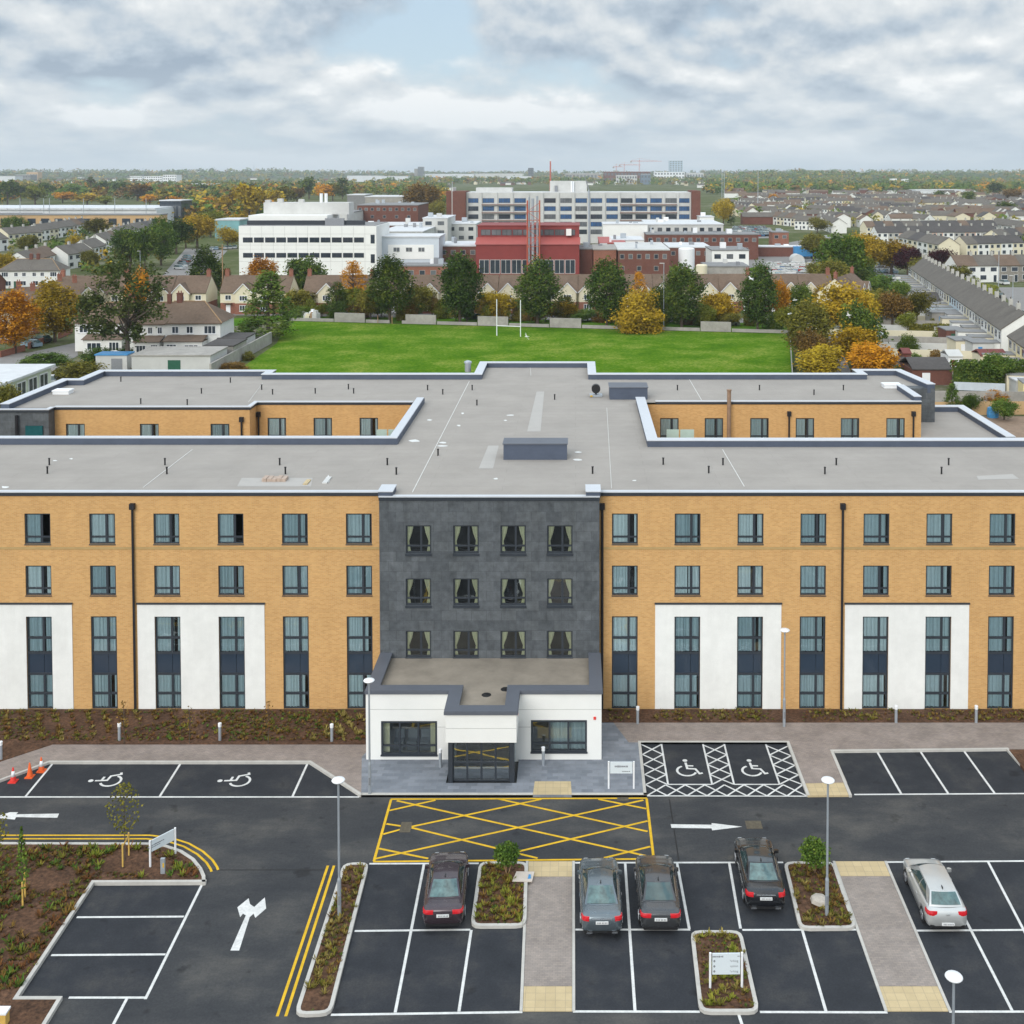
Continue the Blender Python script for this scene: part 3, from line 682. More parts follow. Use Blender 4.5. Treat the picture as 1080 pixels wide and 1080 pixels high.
# flue pipe in the right courtyard, balustrades, rooftop fan
x = xat(768, 440, YR2); fl = MB(); fl.tube((x, YR2 - .5, 0), (x, YR2 - .5, zat(411, YR2)), .17, n=12); fl.tube((x, YR2 - .5, zat(411, YR2)), (x, YR2 - .5, zat(411, YR2) + .12), .21, n=12); fl.build('flue', mat('rusty_flue', (0.34, 0.23, 0.16), 0.5, 0.2, 3.0, metal=0.4), hotel)
for u0, u1 in ((397, 408), (409.5, 419), (703, 716), (717.5, 732)):
    q = MB(); Yq = 87.0; q.box(xat(u0, 455, Yq), xat(u1, 455, Yq), Yq, Yq + .03, 11.2, zat(453, Yq)); q.build('glass_balustrade', glass_b, hotel)
a = G(628.5, 418, ZR); q = MB(); q.box(a.x - .55, a.x + .55, a.y - .4, a.y + .4, ZR + .03, ZR + .18, 0); q.tube((a.x, a.y - .25, ZR + .68), (a.x, a.y + .25, ZR + .68), .38, n=16, m=1); q.tube((a.x, a.y, ZR + .15), (a.x, a.y, ZR + .5), .08, m=1); q.box(a.x - .5, a.x - .3, a.y - .5, a.y - .402, ZR + .06, ZR + .16, 2)
q.build('roof_fan', [galv, black, paint_y], hotel)
a = G(493.5, 392, ZR); q = MB(); q.tube((a.x, a.y, ZR), (a.x, a.y, ZR + .85), .3, n=14); q.lathe([(.38, ZR + .85), (.36, ZR + 1.0), (.12, ZR + 1.1)], a.x, a.y); q.build('roof_cowl', galv, hotel)

for nm, lab, u, v, sx, sy, sz, mm in (('brick_stack', 'low stack of pinkish bricks left lying on the front roof', 290.5, 506.5, 1.5, .8, .22, mat('pink_bricks', (.42, .33, .27), .9, .2, 4.0)), ('plank', 'short buff plank on the front roof beside the brick stack', 324, 509, .28, 1.1, .08, tactile), ('plank', 'pale plank on the front roof near the slate block', 345, 507, .32, 1.5, .08, conc_l)):
    p_ = G(u, v, ZR); q = MB(); n_ = 5 if nm == 'brick_stack' else 1
    for k in range(n_): q.box(p_.x - sx / 2 + sx * k / n_, p_.x - sx / 2 + sx * (k + .94) / n_, p_.y - sy / 2 + .03 * (k % 2), p_.y + sy / 2 - .04 * ((k + 1) % 2), ZR + .001, ZR + sz * (1 - .12 * (k % 3)))
    tag(q.build(nm, mm), lab, nm.replace('_', ' '))
# ---------------------------------------------------------------- entrance box
EX0, EX1 = -11.5, 1.43
PX0, PX1 = -6.97, -3.17            # porch
XPL = G(381, 838.5, .115).x
en = MB()
wlo = [(xat(402, 778, YE), xat(461, 778, YE), zat(796, YE), zat(760.5, YE)), (xat(560, 776, YE), xat(619, 776, YE), zat(793, YE), zat(759.5, YE))]
wall_holes(en, EX0, PX0 + .2, 0, 3.9, YE, wlo[:1], .25); wall_holes(en, PX1 - .2, EX1, 0, 3.9, YE, wlo[1:], .25); wall_holes(en, PX0 + .2, PX1 - .2, 0, 3.45, YE, [(PX0 + .3, PX1 - .3, 0.0, 2.35)], .25)
en.box(EX0 - .2, EX0, YE, YC, 0, 3.9); en.box(EX1, EX1 + .02, YE, YC, 0, 3.9)
ew = en.build('entrance_wall', panel_w, hotel)
j = MB()
for z in (2.95, 1.95):
    for xa, xb in ((EX0, PX0), (PX1, EX1)): 
        if z > 2.5: j.box(xa, xb, YE - .006, YE - .001, z, z + .03)
    if z < 2.5: j.box(PX1, wlo[1][0] - .02, YE - .006, YE - .001, z, z + .03); j.box(wlo[0][1] + .02, PX0, YE - .006, YE - .001, z, z + .03)
j.build('panel_joint', mat('panel_joint', (0.5, 0.5, 0.48), 0.9, 0.05, 2.0), ew)
for (a, b_, c, d) in wlo:
    f = MB(); t = .10
    f.box(a, a + t, YE - .02, YE + .12, c, d); f.box(b_ - t, b_, YE - .02, YE + .12, c, d); f.box(a + t, b_ - t, YE - .02, YE + .12, c, c + t); f.box(a + t, b_ - t, YE - .02, YE + .12, d - t, d)
    w3 = (b_ - a) / 3; zt = c + (d - c) * .27
    for k in (1, 2): f.box(a + w3 * k - .05, a + w3 * k + .05, YE - .01, YE + .11, c + t, d - t)
    f.box(a + t, b_ - t, YE + .0, YE + .10, zt - .04, zt + .04)
    f.box(a - .03, b_ + .03, YE - .09, YE - .022, c - .06, c + .02)
    w = f.build('window', frame_m, hotel)
    g = MB(); glaze(g, a + t, b_ - t, c + t, d - t, YE + .05); g.build('pane', glass_d, w)
    cu = MB()
    if a < -5:
        folds(cu, a + .05, a + .45, c, d, YE + .3); folds(cu, b_ - .4, b_ - .05, c, d, YE + .3)
    else: folds(cu, a + 1.0, b_ - .1, c, d, YE + .35)
    cu.build('curtain', curt_y if a < -5 else curt, w)
for k in range(4):
    x = wlo[0][0] + .5 + k * .75; fu = MB(); fu.box(x, x + .55, YE + 1.2, YE + 1.75, .02, .5); fu.box(x, x + .55, YE + 1.752, YE + 1.9, .02, 1.0); fu.build('lounge_seat', grey_m, hotel)
fl_ = MB(); fl_.box(EX0 + .02, EX1 - .02, YE + .26, YC - .05, .002, .012); fl_.build('lobby_floor', mat('lobby_floor', (0.42, 0.36, 0.29), 0.5, 0.2, 1.0), hotel)
iw = MB(); iw.face([(EX0 + .1, YC - .1, 0), (EX1 - .1, YC - .1, 0), (EX1 - .1, YC - .1, 3.5), (EX0 + .1, YC - .1, 3.5)]); iw.build('lobby_wall', mat('lobby_wall', (0.34, 0.31, 0.27), 0.9, 0.3, 0.8), hotel)
# porch: fascia block, posts, glazed doors
po = MB()
po.box(PX0, PX1, YD, YE - .002, 2.32, 3.45); po.box(PX0, PX1, YD, YD + .2, 3.452, 3.9); po.box(PX0, PX0 + .2, YD + .202, YE - .002, 3.452, 3.9); po.box(PX1 - .2, PX1, YD + .202, YE - .002, 3.452, 3.9)
pf = po.build('porch_fascia', panel_w, hotel)
j = MB(); j.box(PX0, PX1, YD - .006, YD - .001, 3.08, 3.11); j.build('panel_joint', MATS['panel_joint'], pf)
for xa_ in (PX0 + .12, PX1 - .36): pp = MB(); pp.box(xa_, xa_ + .24, YD + .05, YD + .30, 0.1, 2.318); pp.build('porch_post', frame_m, hotel)
dr = MB(); xa, xb = PX0 + .37, PX1 - .37; Yd = YD + .18
n = 4; ww = (xb - xa) / n
zz = [.12, 1.16, 2.31]
for k in range(n + 1):
    x = xa + ww * k; t = .055; dr.box(max(xa, x - t), min(xb, x + t), Yd, Yd + .09, .1, 2.316)
for z, t in ((.1, .1), (1.1, .09), (2.19, .12)): dr.box(xa, xb, Yd + .01, Yd + .08, z, z + t)
d_ = dr.build('glazed_door', frame_m, hotel)
g = MB(); glaze(g, xa, xb, .12, 2.3, Yd + .045); g.build('pane', glass_e, d_)
for x in (PX0 + .2, PX1 - .2): ps = MB(); ps.box(x - .03, x + .03, YD + .31, YE - .01, .1, 2.31); ps.build('porch_side_glass', glass_d, hotel)
pl = MB(); pl.box(PX1 + .005, PX1 + .012, YE - .9, YE - .6, 3.0, 3.25); pl.build('alarm_box', red_c, hotel)
pl = MB(); pl.box(1.0, 1.14, YE - .05, YE - .001, 2.4, 2.55); pl.build('alarm_box', red_c, hotel)
# entrance roof
er = MB(); er.prism([(EX0 + .1, YE + .12), (PX0 + .3, YE + .12), (PX0 + .3, YD + .3), (PX1 - .3, YD + .3), (PX1 - .3, YE + .12), (EX1 - .1, YE + .12), (EX1 - .1, YC - .02), (EX0 + .1, YC - .02)], 3.5, 3.72, bottom=True); er.build('entrance_roof', roof_t, hotel)
ep_pts = [(EX0 - .22, YC - .02), (EX0 - .22, YE - .06), (PX0 - .06, YE - .06), (PX0 - .06, YD - .06), (PX1 + .06, YD - .06), (PX1 + .06, YE - .06), (EX1 + .06, YE - .06), (EX1 + .06, YC - .02)]
e = MB(); e.strip(ep_pts, 0, .72, 3.902, 4.06); e.strip(ep_pts, -.03, -.002, 3.86, 4.03)
e.build('entrance_coping', anthr, hotel)
for u, v in ((513, 733), (533, 727)):
    a = G(u, v, 3.72); q = MB(); q.lathe([(.28, 3.724), (.25, 3.75), (.05, 3.77)], a.x, a.y, 9); q.build('roof_outlet', black, hotel)

# ================================================================== GROUND, ROADS, BEDS
ter = MB(); ter.face([(-14000, -200, -.06), (14000, -200, -.06), (14000, 14000, -.06), (-14000, 14000, -.06)]); struct(ter, 'terrain', terr)
as_ = MB(); as_.prism([(-75, 18), (60, 18), (60, 69.2), (-75, 69.2)], -.05, 0); struct(as_, 'car_park_asphalt', asph)
def poly_uv(l, z=0): return [G2(u, v, z) for u, v in l]
def raised(name, m, uv, z1, z0=0.001):
    b = MB(); b.prism(poly_uv(uv, z1), z0, z1); return struct(b, name, m)
def rect(name, m, x0, x1, y0, y1, z1, z0=0.001):
    b = MB(); b.box(x0, x1, y0, y1, z0, z1); return struct(b, name, m)
def kerb(pts_uv, z=.13, w=.16, closed=False, side=1, pts=None):
    pts = pts or poly_uv(pts_uv, z)
    b = MB(); b.strip(pts, 0, side * w, .002, z, closed); return struct(b, 'kerb', kerb_m)
ZPV = .115
Yk = G(607, 783, ZPV).y          # kerb line in front of the right footway
Ypl = G(607, 838.5, ZPV).y       # front of the plaza
Ybed = 67.2
# right footway
paveR = [(1.6, Ypl), (G(682, 838.5, ZPV).x, Ypl), (G(676, 783.7, ZPV).x, Yk), (G(830, 783.4, ZPV).x, Yk), (G(851, 839, ZPV).x, Ypl), (G(898.6, 838.5, ZPV).x, Ypl), (G(879, 792, ZPV).x, G(879, 792, ZPV).y), (G(1061.6, 789.6, ZPV).x, G(1061.6, 790, ZPV).y), (45, G(1061, 790, ZPV).y), (45, Ybed), (1.6, Ybed)]
# split into plaza (slabs) and block paving
xs_ = G(640, 764, ZPV).x
b = MB(); b.prism([(XPL, Ypl), (G(682, 838.5, ZPV).x, Ypl), (G(676, 783.7, ZPV).x, Yk), (xs_ + 1.2, Yk), (xs_ + .4, Ybed), (1.46, Ybed), (1.46, YE + .0), (PX1, YE), (PX1, YD), (PX0, YD), (PX0, YE), (SX0 + .03, YE), (SX0 - .05, YE + 1.0), (SX0 - .25, YE + .3)], .001, ZPV); struct(b, 'entrance_plaza', pave_g)
b = MB(); b.prism([(xs_ + .404, Ybed), (xs_ + 1.204, Yk), (G(830, 783.4, ZPV).x, Yk), (G(848, 826, ZPV).x, G(848, 826, ZPV).y), (G(893, 824, ZPV).x, G(893, 825, ZPV).y), (G(879, 792, ZPV).x, G(879, 792, ZPV).y), (G(1061.6, 790, ZPV).x, G(1061.6, 790, ZPV).y), (45, G(1061, 790, ZPV).y), (45, Ybed)], .001, ZPV); struct(b, 'brick_footway', pave_b)
raised('tactile_paving', tactile, [(848, 826.2), (893, 825.2), (898.6, 838.5), (852, 839)], .10)
raised('tactile_paving', tactile, [(564, 824), (602, 824), (603, 838), (562, 838)], ZPV + .006, ZPV + .001)
kerb([(682.4, 838.5), (676.2, 783.7), (830, 783.4), (851, 839)], pts=[(G(682, 838.5, ZPV).x, Ypl), (G(676, 783.7, ZPV).x, Yk), (G(830, 783.4, ZPV).x, Yk), (G(851, 839, ZPV).x, Ypl)], side=1)
kerb([(898.6, 838.5), (879, 792), (1061.6, 790), (1090, 822)])
kerb(None, pts=[(XPL, Ypl), (G(562, 838, ZPV).x, Ypl)], side=1, w=.2); kerb(None, pts=[(G(603, 838, ZPV).x, Ypl), (G(682, 838.5, ZPV).x, Ypl)], side=1, w=.2)
# left footway
b = MB(); b.prism(poly_uv([(-60, 819), (0, 803), (55, 785), (387.6, 785)], ZPV) + [(SX0 - .05, YE + 1.0), (SX0 - .25, YE + .3), (XPL, Ypl)] + poly_uv([(326, 803.7), (52, 803.7), (0, 823), (-60, 845)], ZPV), .001, ZPV); struct(b, 'brick_footway', pave_b)
kerb([(-60, 845), (0, 823), (52, 803.7), (326, 803.7), (380, 838.5)], side=1)
# beds along the facade
def bed(name, poly, z, nx=1, bump=.06, m=None):
    """soil laid as an uneven sheet over a closed outline"""
    b = MB(); b.prism(poly, .002, z); return struct(b, name, m or mulch)
bed('mulch_bed', poly_uv([(-60, 818), (0, 802.6), (55.5, 784.4)], .16) + [(G(387.6, 784.4, .16).x, G(300, 784.4, .16).y), (SX0 - .23, YF - .07), (XL, YF - .07)], .16)
bed('mulch_bed', [(xs_ - 1.5, Ybed + .01), (45, Ybed + .01), (45, YF - .07), (1.46, YF - .07), (1.46, Ybed + .01)], .16)
bed('mulch_bed', [(G(1063, 789, .15).x, G(1063, 790.5, .15).y), (45, G(1063, 790.5, .15).y), (45, G(1090, 824, .15).y), (G(1090, 824, .15).x, G(1090, 824, .15).y)], .15)
# left planting island
arc = [(160, 888.5), (176, 891), (192, 896.5), (205, 905), (213, 915), (216.5, 923), (216.8, 930)]
islL = [(-120, 888)] + arc + [(99, 930.5), (19.5, 1050.5), (66, 1050.5), (36, 1100), (-160, 1100)]
bed('mulch_bed', poly_uv(islL, .14), .14)
kerb([(-120, 888), (0, 888)] + arc, side=-1, z=.165); kerb([(216.8, 930), (99, 930.5), (19.5, 1050.5), (66, 1050.5), (36, 1100)], side=-1, z=.165)
def island(uv, z=.14, w=.16, top=.12):
    pts = poly_uv(uv, z)
    if area2(pts) < 0: pts.reverse()
    # rounded corners
    out = []
    n = len(pts)
    for i in range(n):
        a, b_, c = Vector(pts[i - 1]), Vector(pts[i]), Vector(pts[(i + 1) % n]); r = .45
        p = b_ + (a - b_).normalized() * r; q = b_ + (c - b_).normalized() * r
        for t in (0, .33, .67, 1): out.append(tuple((1 - t) ** 2 * p + 2 * t * (1 - t) * b_ + t * t * q))
    b = MB(); b.strip(out, 0, w, .002, z, True); struct(b, 'kerb', kerb_m)
    ins = offset_line(out, w + .003, True)
    bed('mulch_bed', ins, top); return ins
I1 = island([(362, 910), (389.5, 909), (349.5, 1068.5), (310, 1070)])
I2 = island([(505.5, 908.5), (557, 908.5), (555, 976), (496, 976.5)])
I3 = island([(728, 981), (782, 981), (801.5, 1067), (737.5, 1067)])
I4 = island([(826, 908.5), (880, 908.5), (904, 978.5), (843, 979)])
# central paths
def path(uvL0, uvL1, uvR0, uvR1, vt, vb):
    """paved crossing between bays with buff ends"""
    def lerp(a, b_, t): return (a[0] + (b_[0] - a[0]) * t, a[1] + (b_[1] - a[1]) * t)
    L0, L1, R0, R1 = [G2(*p) for p in (uvL0, uvL1, uvR0, uvR1)]
    y0, y1 = L0[1], L1[1]; ya, yb = G(607, vt).y, G(607, vb).y
    ta, tb = (ya - y0) / (y1 - y0), (yb - y0) / (y1 - y0)
    for nm, m_, a, b_ in (('tactile_paving', tactile, 0, ta), ('block_path', pave_c, ta + .002, tb - .002), ('tactile_paving', tactile, tb, 1)):
        q = MB(); q.prism([lerp(L0, L1, a), lerp(R0, R1, a), lerp(R0, R1, b_), lerp(L0, L1, b_)], .001, .03); struct(q, nm, m_)
    for p, q_, s in ((L0, L1, -1), (R0, R1, 1)):
        k = MB(); k.strip([p, q_], s * .01, s * .13, .001, .05); struct(k, 'kerb', kerb_m)
path((557.5, 909), (551.5, 1067), (603.4, 909), (603.2, 1067), 925, 1041)
path((881, 909), (936.5, 1067), (932.4, 909), (1000, 1067), 924.5, 1041)

# newer, blacker asphalt laid in the bays
def newasph(uv): b = MB(); b.flat(poly_uv(uv), .0022); struct(b, 'bay_asphalt', asph2)
newasph([(389, 911), (557, 910), (551.5, 1067.5), (350, 1070.5)]); newasph([(604, 910), (881, 909.5), (936, 1067.5), (604, 1067.3)]); newasph([(933, 909.5), (1150, 908), (1260, 1067), (1001, 1067)])
newasph([(0, 823.5), (52, 804), (326, 804), (380, 840.6), (-46, 840.6)]); newasph([(879, 792), (1061, 790), (1090, 822), (1110, 837), (898.6, 838)]); newasph([(676, 784), (830, 784), (851, 840), (682, 840)]); newasph([(99, 930), (215, 930), (153, 1053), (19, 1052)])
jt = MB(); a_, c_ = G(219, 917.5), G(346, 917.5); jt.box(a_.x, c_.x, a_.y - .03, a_.y + .03, .001, .0035); struct(jt, 'asphalt_joint', mat('joint_sealant', (.016, .016, .017), .6, .2, 3.0))
jt = MB(); a_, c_ = G(706, 843), G(716, 908); jt.prism([(a_.x - .03, a_.y), (a_.x + .03, a_.y), (c_.x + .03, c_.y), (c_.x - .03, c_.y)], .001, .0035); struct(jt, 'asphalt_joint', MATS['joint_sealant'])
# painted markings
def lines(name, segs, w, m, ends=None, z=.004, step=.0006):
    b = MB()
    for i, (p, q) in enumerate(segs):
        a, c = Vector(G2(*p)), Vector(G2(*q)); d = (c - a).normalized() * w / 2; nn = Vector((-d.y, d.x))
        zz_ = z + i * step
        b.face([(*(a - d * .0 - nn), zz_), (*(c + d * .0 - nn), zz_), (*(c + nn), zz_), (*(a + nn), zz_)])
    return struct(b, name, m)
lines('bay_markings', [((389.5, 911), (505, 910.6)), ((604.5, 910), (826, 909.6)), ((447.3, 911), (416.8, 1068)), ((374, 982), (496, 980.6)), ((497, 981), (484, 1067)), ((349, 1070.5), (551, 1067.5)),
    ((604.5, 980.6), (728, 980.6)), ((659.3, 910), (669.7, 1066)), ((714, 910), (727, 980)), ((769, 909.7), (781, 979.5)), ((783, 981), (904, 980.6)), ((845.8, 980), (871.2, 1067)),
    ((604.2, 1067), (738, 1067.3)), ((801.5, 1067.6), (936, 1068)), ((933, 909.5), (1150, 907.8)), ((967, 981.8), (1150, 980.6)), ((1001, 1067.3), (1180, 1067.3)), ((987.4, 909.6), (1067.4, 1066)), ((1042.2, 909.4), (1124, 1066)),
    ((779, 1070), (792, 1110))], .12, paint_w)
lines('bay_markings', [((0 - 90, 840.6), (379, 840.6)), ((55, 806), (27, 840)), ((190, 806), (168.5, 840)), ((324, 806), (308.5, 840)),
    ((81, 967.5), (194, 966.8)), ((54, 1007.5), (174.5, 1006.7)), ((72.5, 1052.3), (153.5, 1052.3)), ((214, 931), (153.2, 1054)), ((134, 1053), (112, 1095))], .12, paint_w)
lines('bay_markings', [((901, 838), (1150, 836.6)), ((925.5, 793.5), (950.6, 837.4)), ((971, 793), (1000.2, 837.2)), ((1017, 792.5), (1049.2, 837))], .12, paint_w)
# hatched accessible bays
zz4 = lambda x, y: (560 + x * .2963, 760 + y * .2963)
hat = []
def hatch(a0, a1, b0, b1, n):
    """zigzag both ways between two edges"""
    A = [tuple(Vector(a0).lerp(Vector(a1), k / n)) for k in range(n + 1)]; B = [tuple(Vector(b0).lerp(Vector(b1), k / n)) for k in range(n + 1)]
    for k in range(n): hat.append((A[k], B[k + 1])); hat.append((B[k], A[k + 1]))
hatch(zz4(393, 85), zz4(409, 228), zz4(464, 85), zz4(487, 228), 4); hatch(zz4(612, 87), zz4(645, 228), zz4(688, 87), zz4(723, 228), 4); hatch(zz4(836, 89), zz4(885, 228), zz4(913, 92), zz4(965, 228), 4)
hatch(zz4(409, 230), zz4(967, 230), zz4(414, 268), zz4(983, 270), 8)
lines('hatched_markings', hat + [(zz4(464, 83), zz4(488, 229)), (zz4(612, 85), zz4(645, 229)), (zz4(688, 85), zz4(723, 229)), (zz4(836, 86), zz4(885, 229)), (zz4(488, 229), zz4(645, 229)), (zz4(723, 229), zz4(885, 229)), (zz4(413, 270), zz4(985, 271))], .10, paint_w)
# wheelchair symbols
def wheelchair(u, v, rot, s=1.0):
    c = G(u, v); b = MB(); z = [.006]
    ca, sa = math.cos(rot), math.sin(rot)
    def T(x, y): return (c.x + (x * ca - y * sa) * s, c.y + (x * sa + y * ca) * s)
    def stroke(pts, w=.13):
        P = [T(*p) for p in pts]; A = offset_line(P, w * s / 2); B = offset_line(P, -w * s / 2)
        for i in range(len(P) - 1): b.face([(*A[i], z[0]), (*A[i + 1], z[0]), (*B[i + 1], z[0]), (*B[i], z[0])])
        z[0] += .0015
    arc_ = [( -.12 + .52 * math.cos(t), -.25 + .52 * math.sin(t)) for t in [R(a) for a in range(115, 345, 15)]]
    stroke(arc_); stroke([(-.10, .62), (-.06, -.02), (.38, -.06), (.56, -.55), (.74, -.48)]); stroke([(-.08, .28), (.30, .26)])
    b.face([(*T(-.11 + .14 * math.cos(a), .84 + .14 * math.sin(a)), z[0]) for a in [2 * math.pi * k / 10 for k in range(10)]])
    return struct(b, 'wheelchair_symbol', paint_w)
wheelchair(726, 810.5, 0); wheelchair(794.5, 810.5, 0)
wheelchair(113, 822.5, R(90)); wheelchair(249, 822.5, R(90))
# arrows
def shape(name, uv, m=paint_w, z=.005):
    b = MB(); b.flat(poly_uv(uv), z); return struct(b, name, m)
zz2 = lambda x, y: (x * .37037, 760 + y * .37037)
shape('road_arrow', [zz2(*p) for p in [(656, 655), (681, 655), (711, 560), (722, 550), (727, 562), (758, 535), (754, 504), (738, 518), (724, 531), (712, 523), (708, 506), (676, 532), (684, 560), (692, 550), (700, 555)]])
shape('road_arrow', [zz2(*p) for p in [(168, 265), (163, 277), (46, 275), (42, 282), (-5, 278), (-5, 272), (28, 261), (52, 261), (46, 267)]])
shape('road_arrow', [zz4(*p) for p in [(497, 369), (643, 371), (643, 365), (752, 378), (645, 391), (643, 384), (500, 382)]])
# double yellow lines
def ribbon(name, uv, w, off, m):
    pts = poly_uv(uv); b = MB(); A = offset_line(pts, off - w / 2); B = offset_line(pts, off + w / 2)
    for i in range(len(pts) - 1): b.face([(*A[i], .0045), (*A[i + 1], .0045), (*B[i + 1], .0045), (*B[i], .0045)])
    return struct(b, name, m)
dy = [(-120, 881), (0, 881), (158, 881), (180, 883.5), (199, 889.5), (214, 898), (224, 907), (229, 914.5), (230, 917.5)]
ribbon('yellow_lines', dy, .11, 0, paint_y); ribbon('yellow_lines', dy, .11, -.30, paint_y)
lines('yellow_lines', [((345.8, 913), (292.3, 1072)), ((352.3, 913), (301.3, 1072))], .12, paint_y)
# yellow box junction
fam1 = [((418.5, 844.5), (690, 904.6)), ((524, 842.3), (683, 877)), ((434, 873), (567, 905.2)), ((407.5, 869), (423, 871.3)), ((399.6, 895), (451.6, 905.6)), ((631, 843), (681.5, 853))]
fam2 = [((395, 906), (678.5, 844)), ((404, 880), (424, 874.5)), ((434, 872), (571, 843)), ((410.6, 855), (459.4, 844)), ((547.6, 898), (683, 866)), ((637, 905), (686, 893)), ((480, 906), (547.6, 898))][:6]
brd = [((412, 843), (682.5, 842)), ((393.6, 909), (690, 906)), ((412.5, 843.4), (394.4, 908.4)), ((682, 842.4), (689.4, 905.6))]
lines('yellow_box_markings', fam1 + fam2 + brd, .13, paint_y)
# patch of newer asphalt and drain covers
for u, v, w, h in ((428, 872.5, .55, .9), (657, 842.7, .6, .35), (795, 870, .8, .7)):
    c = G(u, v); q = MB(); q.box(c.x - w / 2, c.x + w / 2, c.y - h / 2, c.y + h / 2, .001, .012); struct(q, 'drain_cover', mat('iron_cover_%d' % u, (0.10, 0.085, 0.06), 0.7, 0.4, 5.0))

# ---------------------------------------------------------------- plants in the beds
def inside(p, poly):
    c = False; n = len(poly); x, y = p
    for i in range(n):
        (x0, y0), (x1, y1) = poly[i - 1], poly[i]
        if (y0 > y) != (y1 > y) and x < (x1 - x0) * (y - y0) / (y1 - y0) + x0: c = not c
    return c
def tuft(b, x, y, z, r, h, nb, rng, m=0):
    for _ in range(nb):
        a = rng.uniform(0, 6.283); d = rng.uniform(.0, r * .5); l = rng.uniform(.5, 1.0) * r; hh = h * rng.uniform(.5, 1.1); w = r * .18
        bx, by = x + math.cos(a) * d, y + math.sin(a) * d
        tx, ty = bx + math.cos(a) * l, by + math.sin(a) * l
        px, py = -math.sin(a) * w, math.cos(a) * w
        b.face([(bx - px, by - py, z), (bx + px, by + py, z), (tx + px * .4, ty + py * .4, z + hh), (tx - px * .4, ty - py * .4, z + hh)], m)
def cover(name, poly, z, count, mats, sizes, seed, rows=None):
    rng = random.Random(seed); b = MB()
    xs = [p[0] for p in poly]; ys = [p[1] for p in poly]; k = 0; tries = 0
    while k < count and tries < count * 30:
        tries += 1
        p = (rng.uniform(min(xs), max(xs)), rng.uniform(min(ys), max(ys)))
        if rows: p = (round((p[0] + p[1] * .55) / rows) * rows - p[1] * .55 + rng.uniform(-.15, .15), p[1])
        if not inside(p, poly): continue
        r = rng.uniform(*sizes); mi = rng.randrange(len(mats))
        if noise.noise((p[0] * .35, p[1] * .35, seed)) < -.25: continue
        tuft(b, p[0], p[1], z, r, r * .9, 12, rng, mi); k += 1
    return tag(b.build(name, mats), 'low planting dotted over the mulch', 'planting', kind='stuff')
GC = [leafmat('straw_grass', (0.10, 0.075, 0.020), (0.21, 0.165, 0.045), (0.36, 0.29, 0.10)), LEAF['olive'], leafmat('dry_red_foliage', (0.06, 0.030, 0.015), (0.14, 0.06, 0.022), (0.22, 0.10, 0.035))]
GC2 = [LEAF['olive'], LEAF['lime'], GC[2]]
GC3 = [LEAF['green'], LEAF['lime'], LEAF['olive']]
ybl = G(300, 783, .16).y
cover('ground_cover', [(-38, ybl + .2), (-29, ybl + .2), (-22, YF - .3), (-38, YF - .3)], .16, 300, [GC[0], GC[1], LEAF['rust'], GC[2]], (.10, .18), 1, rows=1.0)
cover('ground_cover', [(-28.5, ybl + .2), (-12.2, ybl + .2), (-12.2, YF - .3), (-22, YF - .3)], .16, 330, [GC2[0], GC[2], LEAF['rust'], LEAF['rust'], LEAF['green']], (.08, .17), 2)
lit_ = [leafmat('leaf_litter', (0.035, 0.022, 0.012), (0.085, 0.055, 0.025), (0.16, 0.11, 0.045)), LEAF['rust'], LEAF['olive'], LEAF['green'], GC[2]]
cover('leaf_litter', [(-38, ybl + .2), (-12.2, ybl + .2), (-12.2, YF - .3), (-38, YF - .3)], .158, 1500, lit_, (.05, .11), 21)
cover('leaf_litter', poly_uv([(-5, 893), (160, 893), (208, 914), (208, 926), (98, 927), (16, 1045), (-100, 1045)], .138), .138, 1300, lit_, (.05, .11), 22)
cover('leaf_litter', [(2, Ybed + .12), (40, Ybed + .12), (40, YF - .15), (2, YF - .15)], .158, 500, lit_, (.04, .09), 23)
for k_, I_ in enumerate((I1, I2, I3, I4)): cover('leaf_litter', I_, .118, 260, lit_, (.04, .09), 24 + k_)
cover('ground_cover', [(-15.5, ybl + .2), (-12.3, ybl + .2), (-12.3, YF - .3), (-14.5, YF - .3)], .16, 50, [GC[0]], (.13, .24), 3, rows=.9)
cover('ground_cover', [(2, Ybed + .15), (40, Ybed + .15), (40, YF - .2), (2, YF - .2)], .16, 420, [LEAF['olive'], GC[0], LEAF['rust']], (.09, .17), 4, rows=None)
cover('ground_cover', poly_uv([(-5, 893), (95, 893), (95, 935), (20, 1045), (-100, 1045)], .14), .14, 300, [LEAF['rust'], GC[2], LEAF['olive'], LEAF['green']], (.10, .26), 5)
cover('ground_cover', poly_uv([(95, 893), (160, 893), (205, 912), (205, 926), (100, 927)], .14), .14, 40, [LEAF['lime'], LEAF['green'], GC[2]], (.12, .30), 6)
cover('ground_cover', I1, .12, 110, [GC[0], LEAF['olive'], LEAF['rust']], (.09, .19), 7)
cover('ground_cover', I2, .12, 120, [LEAF['lime'], LEAF['olive'], LEAF['rust']], (.10, .20), 8)
cover('ground_cover', I3, .12, 90, [LEAF['olive'], GC[0], LEAF['lime']], (.09, .20), 9)
cover('ground_cover', I4, .12, 110, [LEAF['olive'], GC[0], LEAF['rust']], (.09, .20), 10)
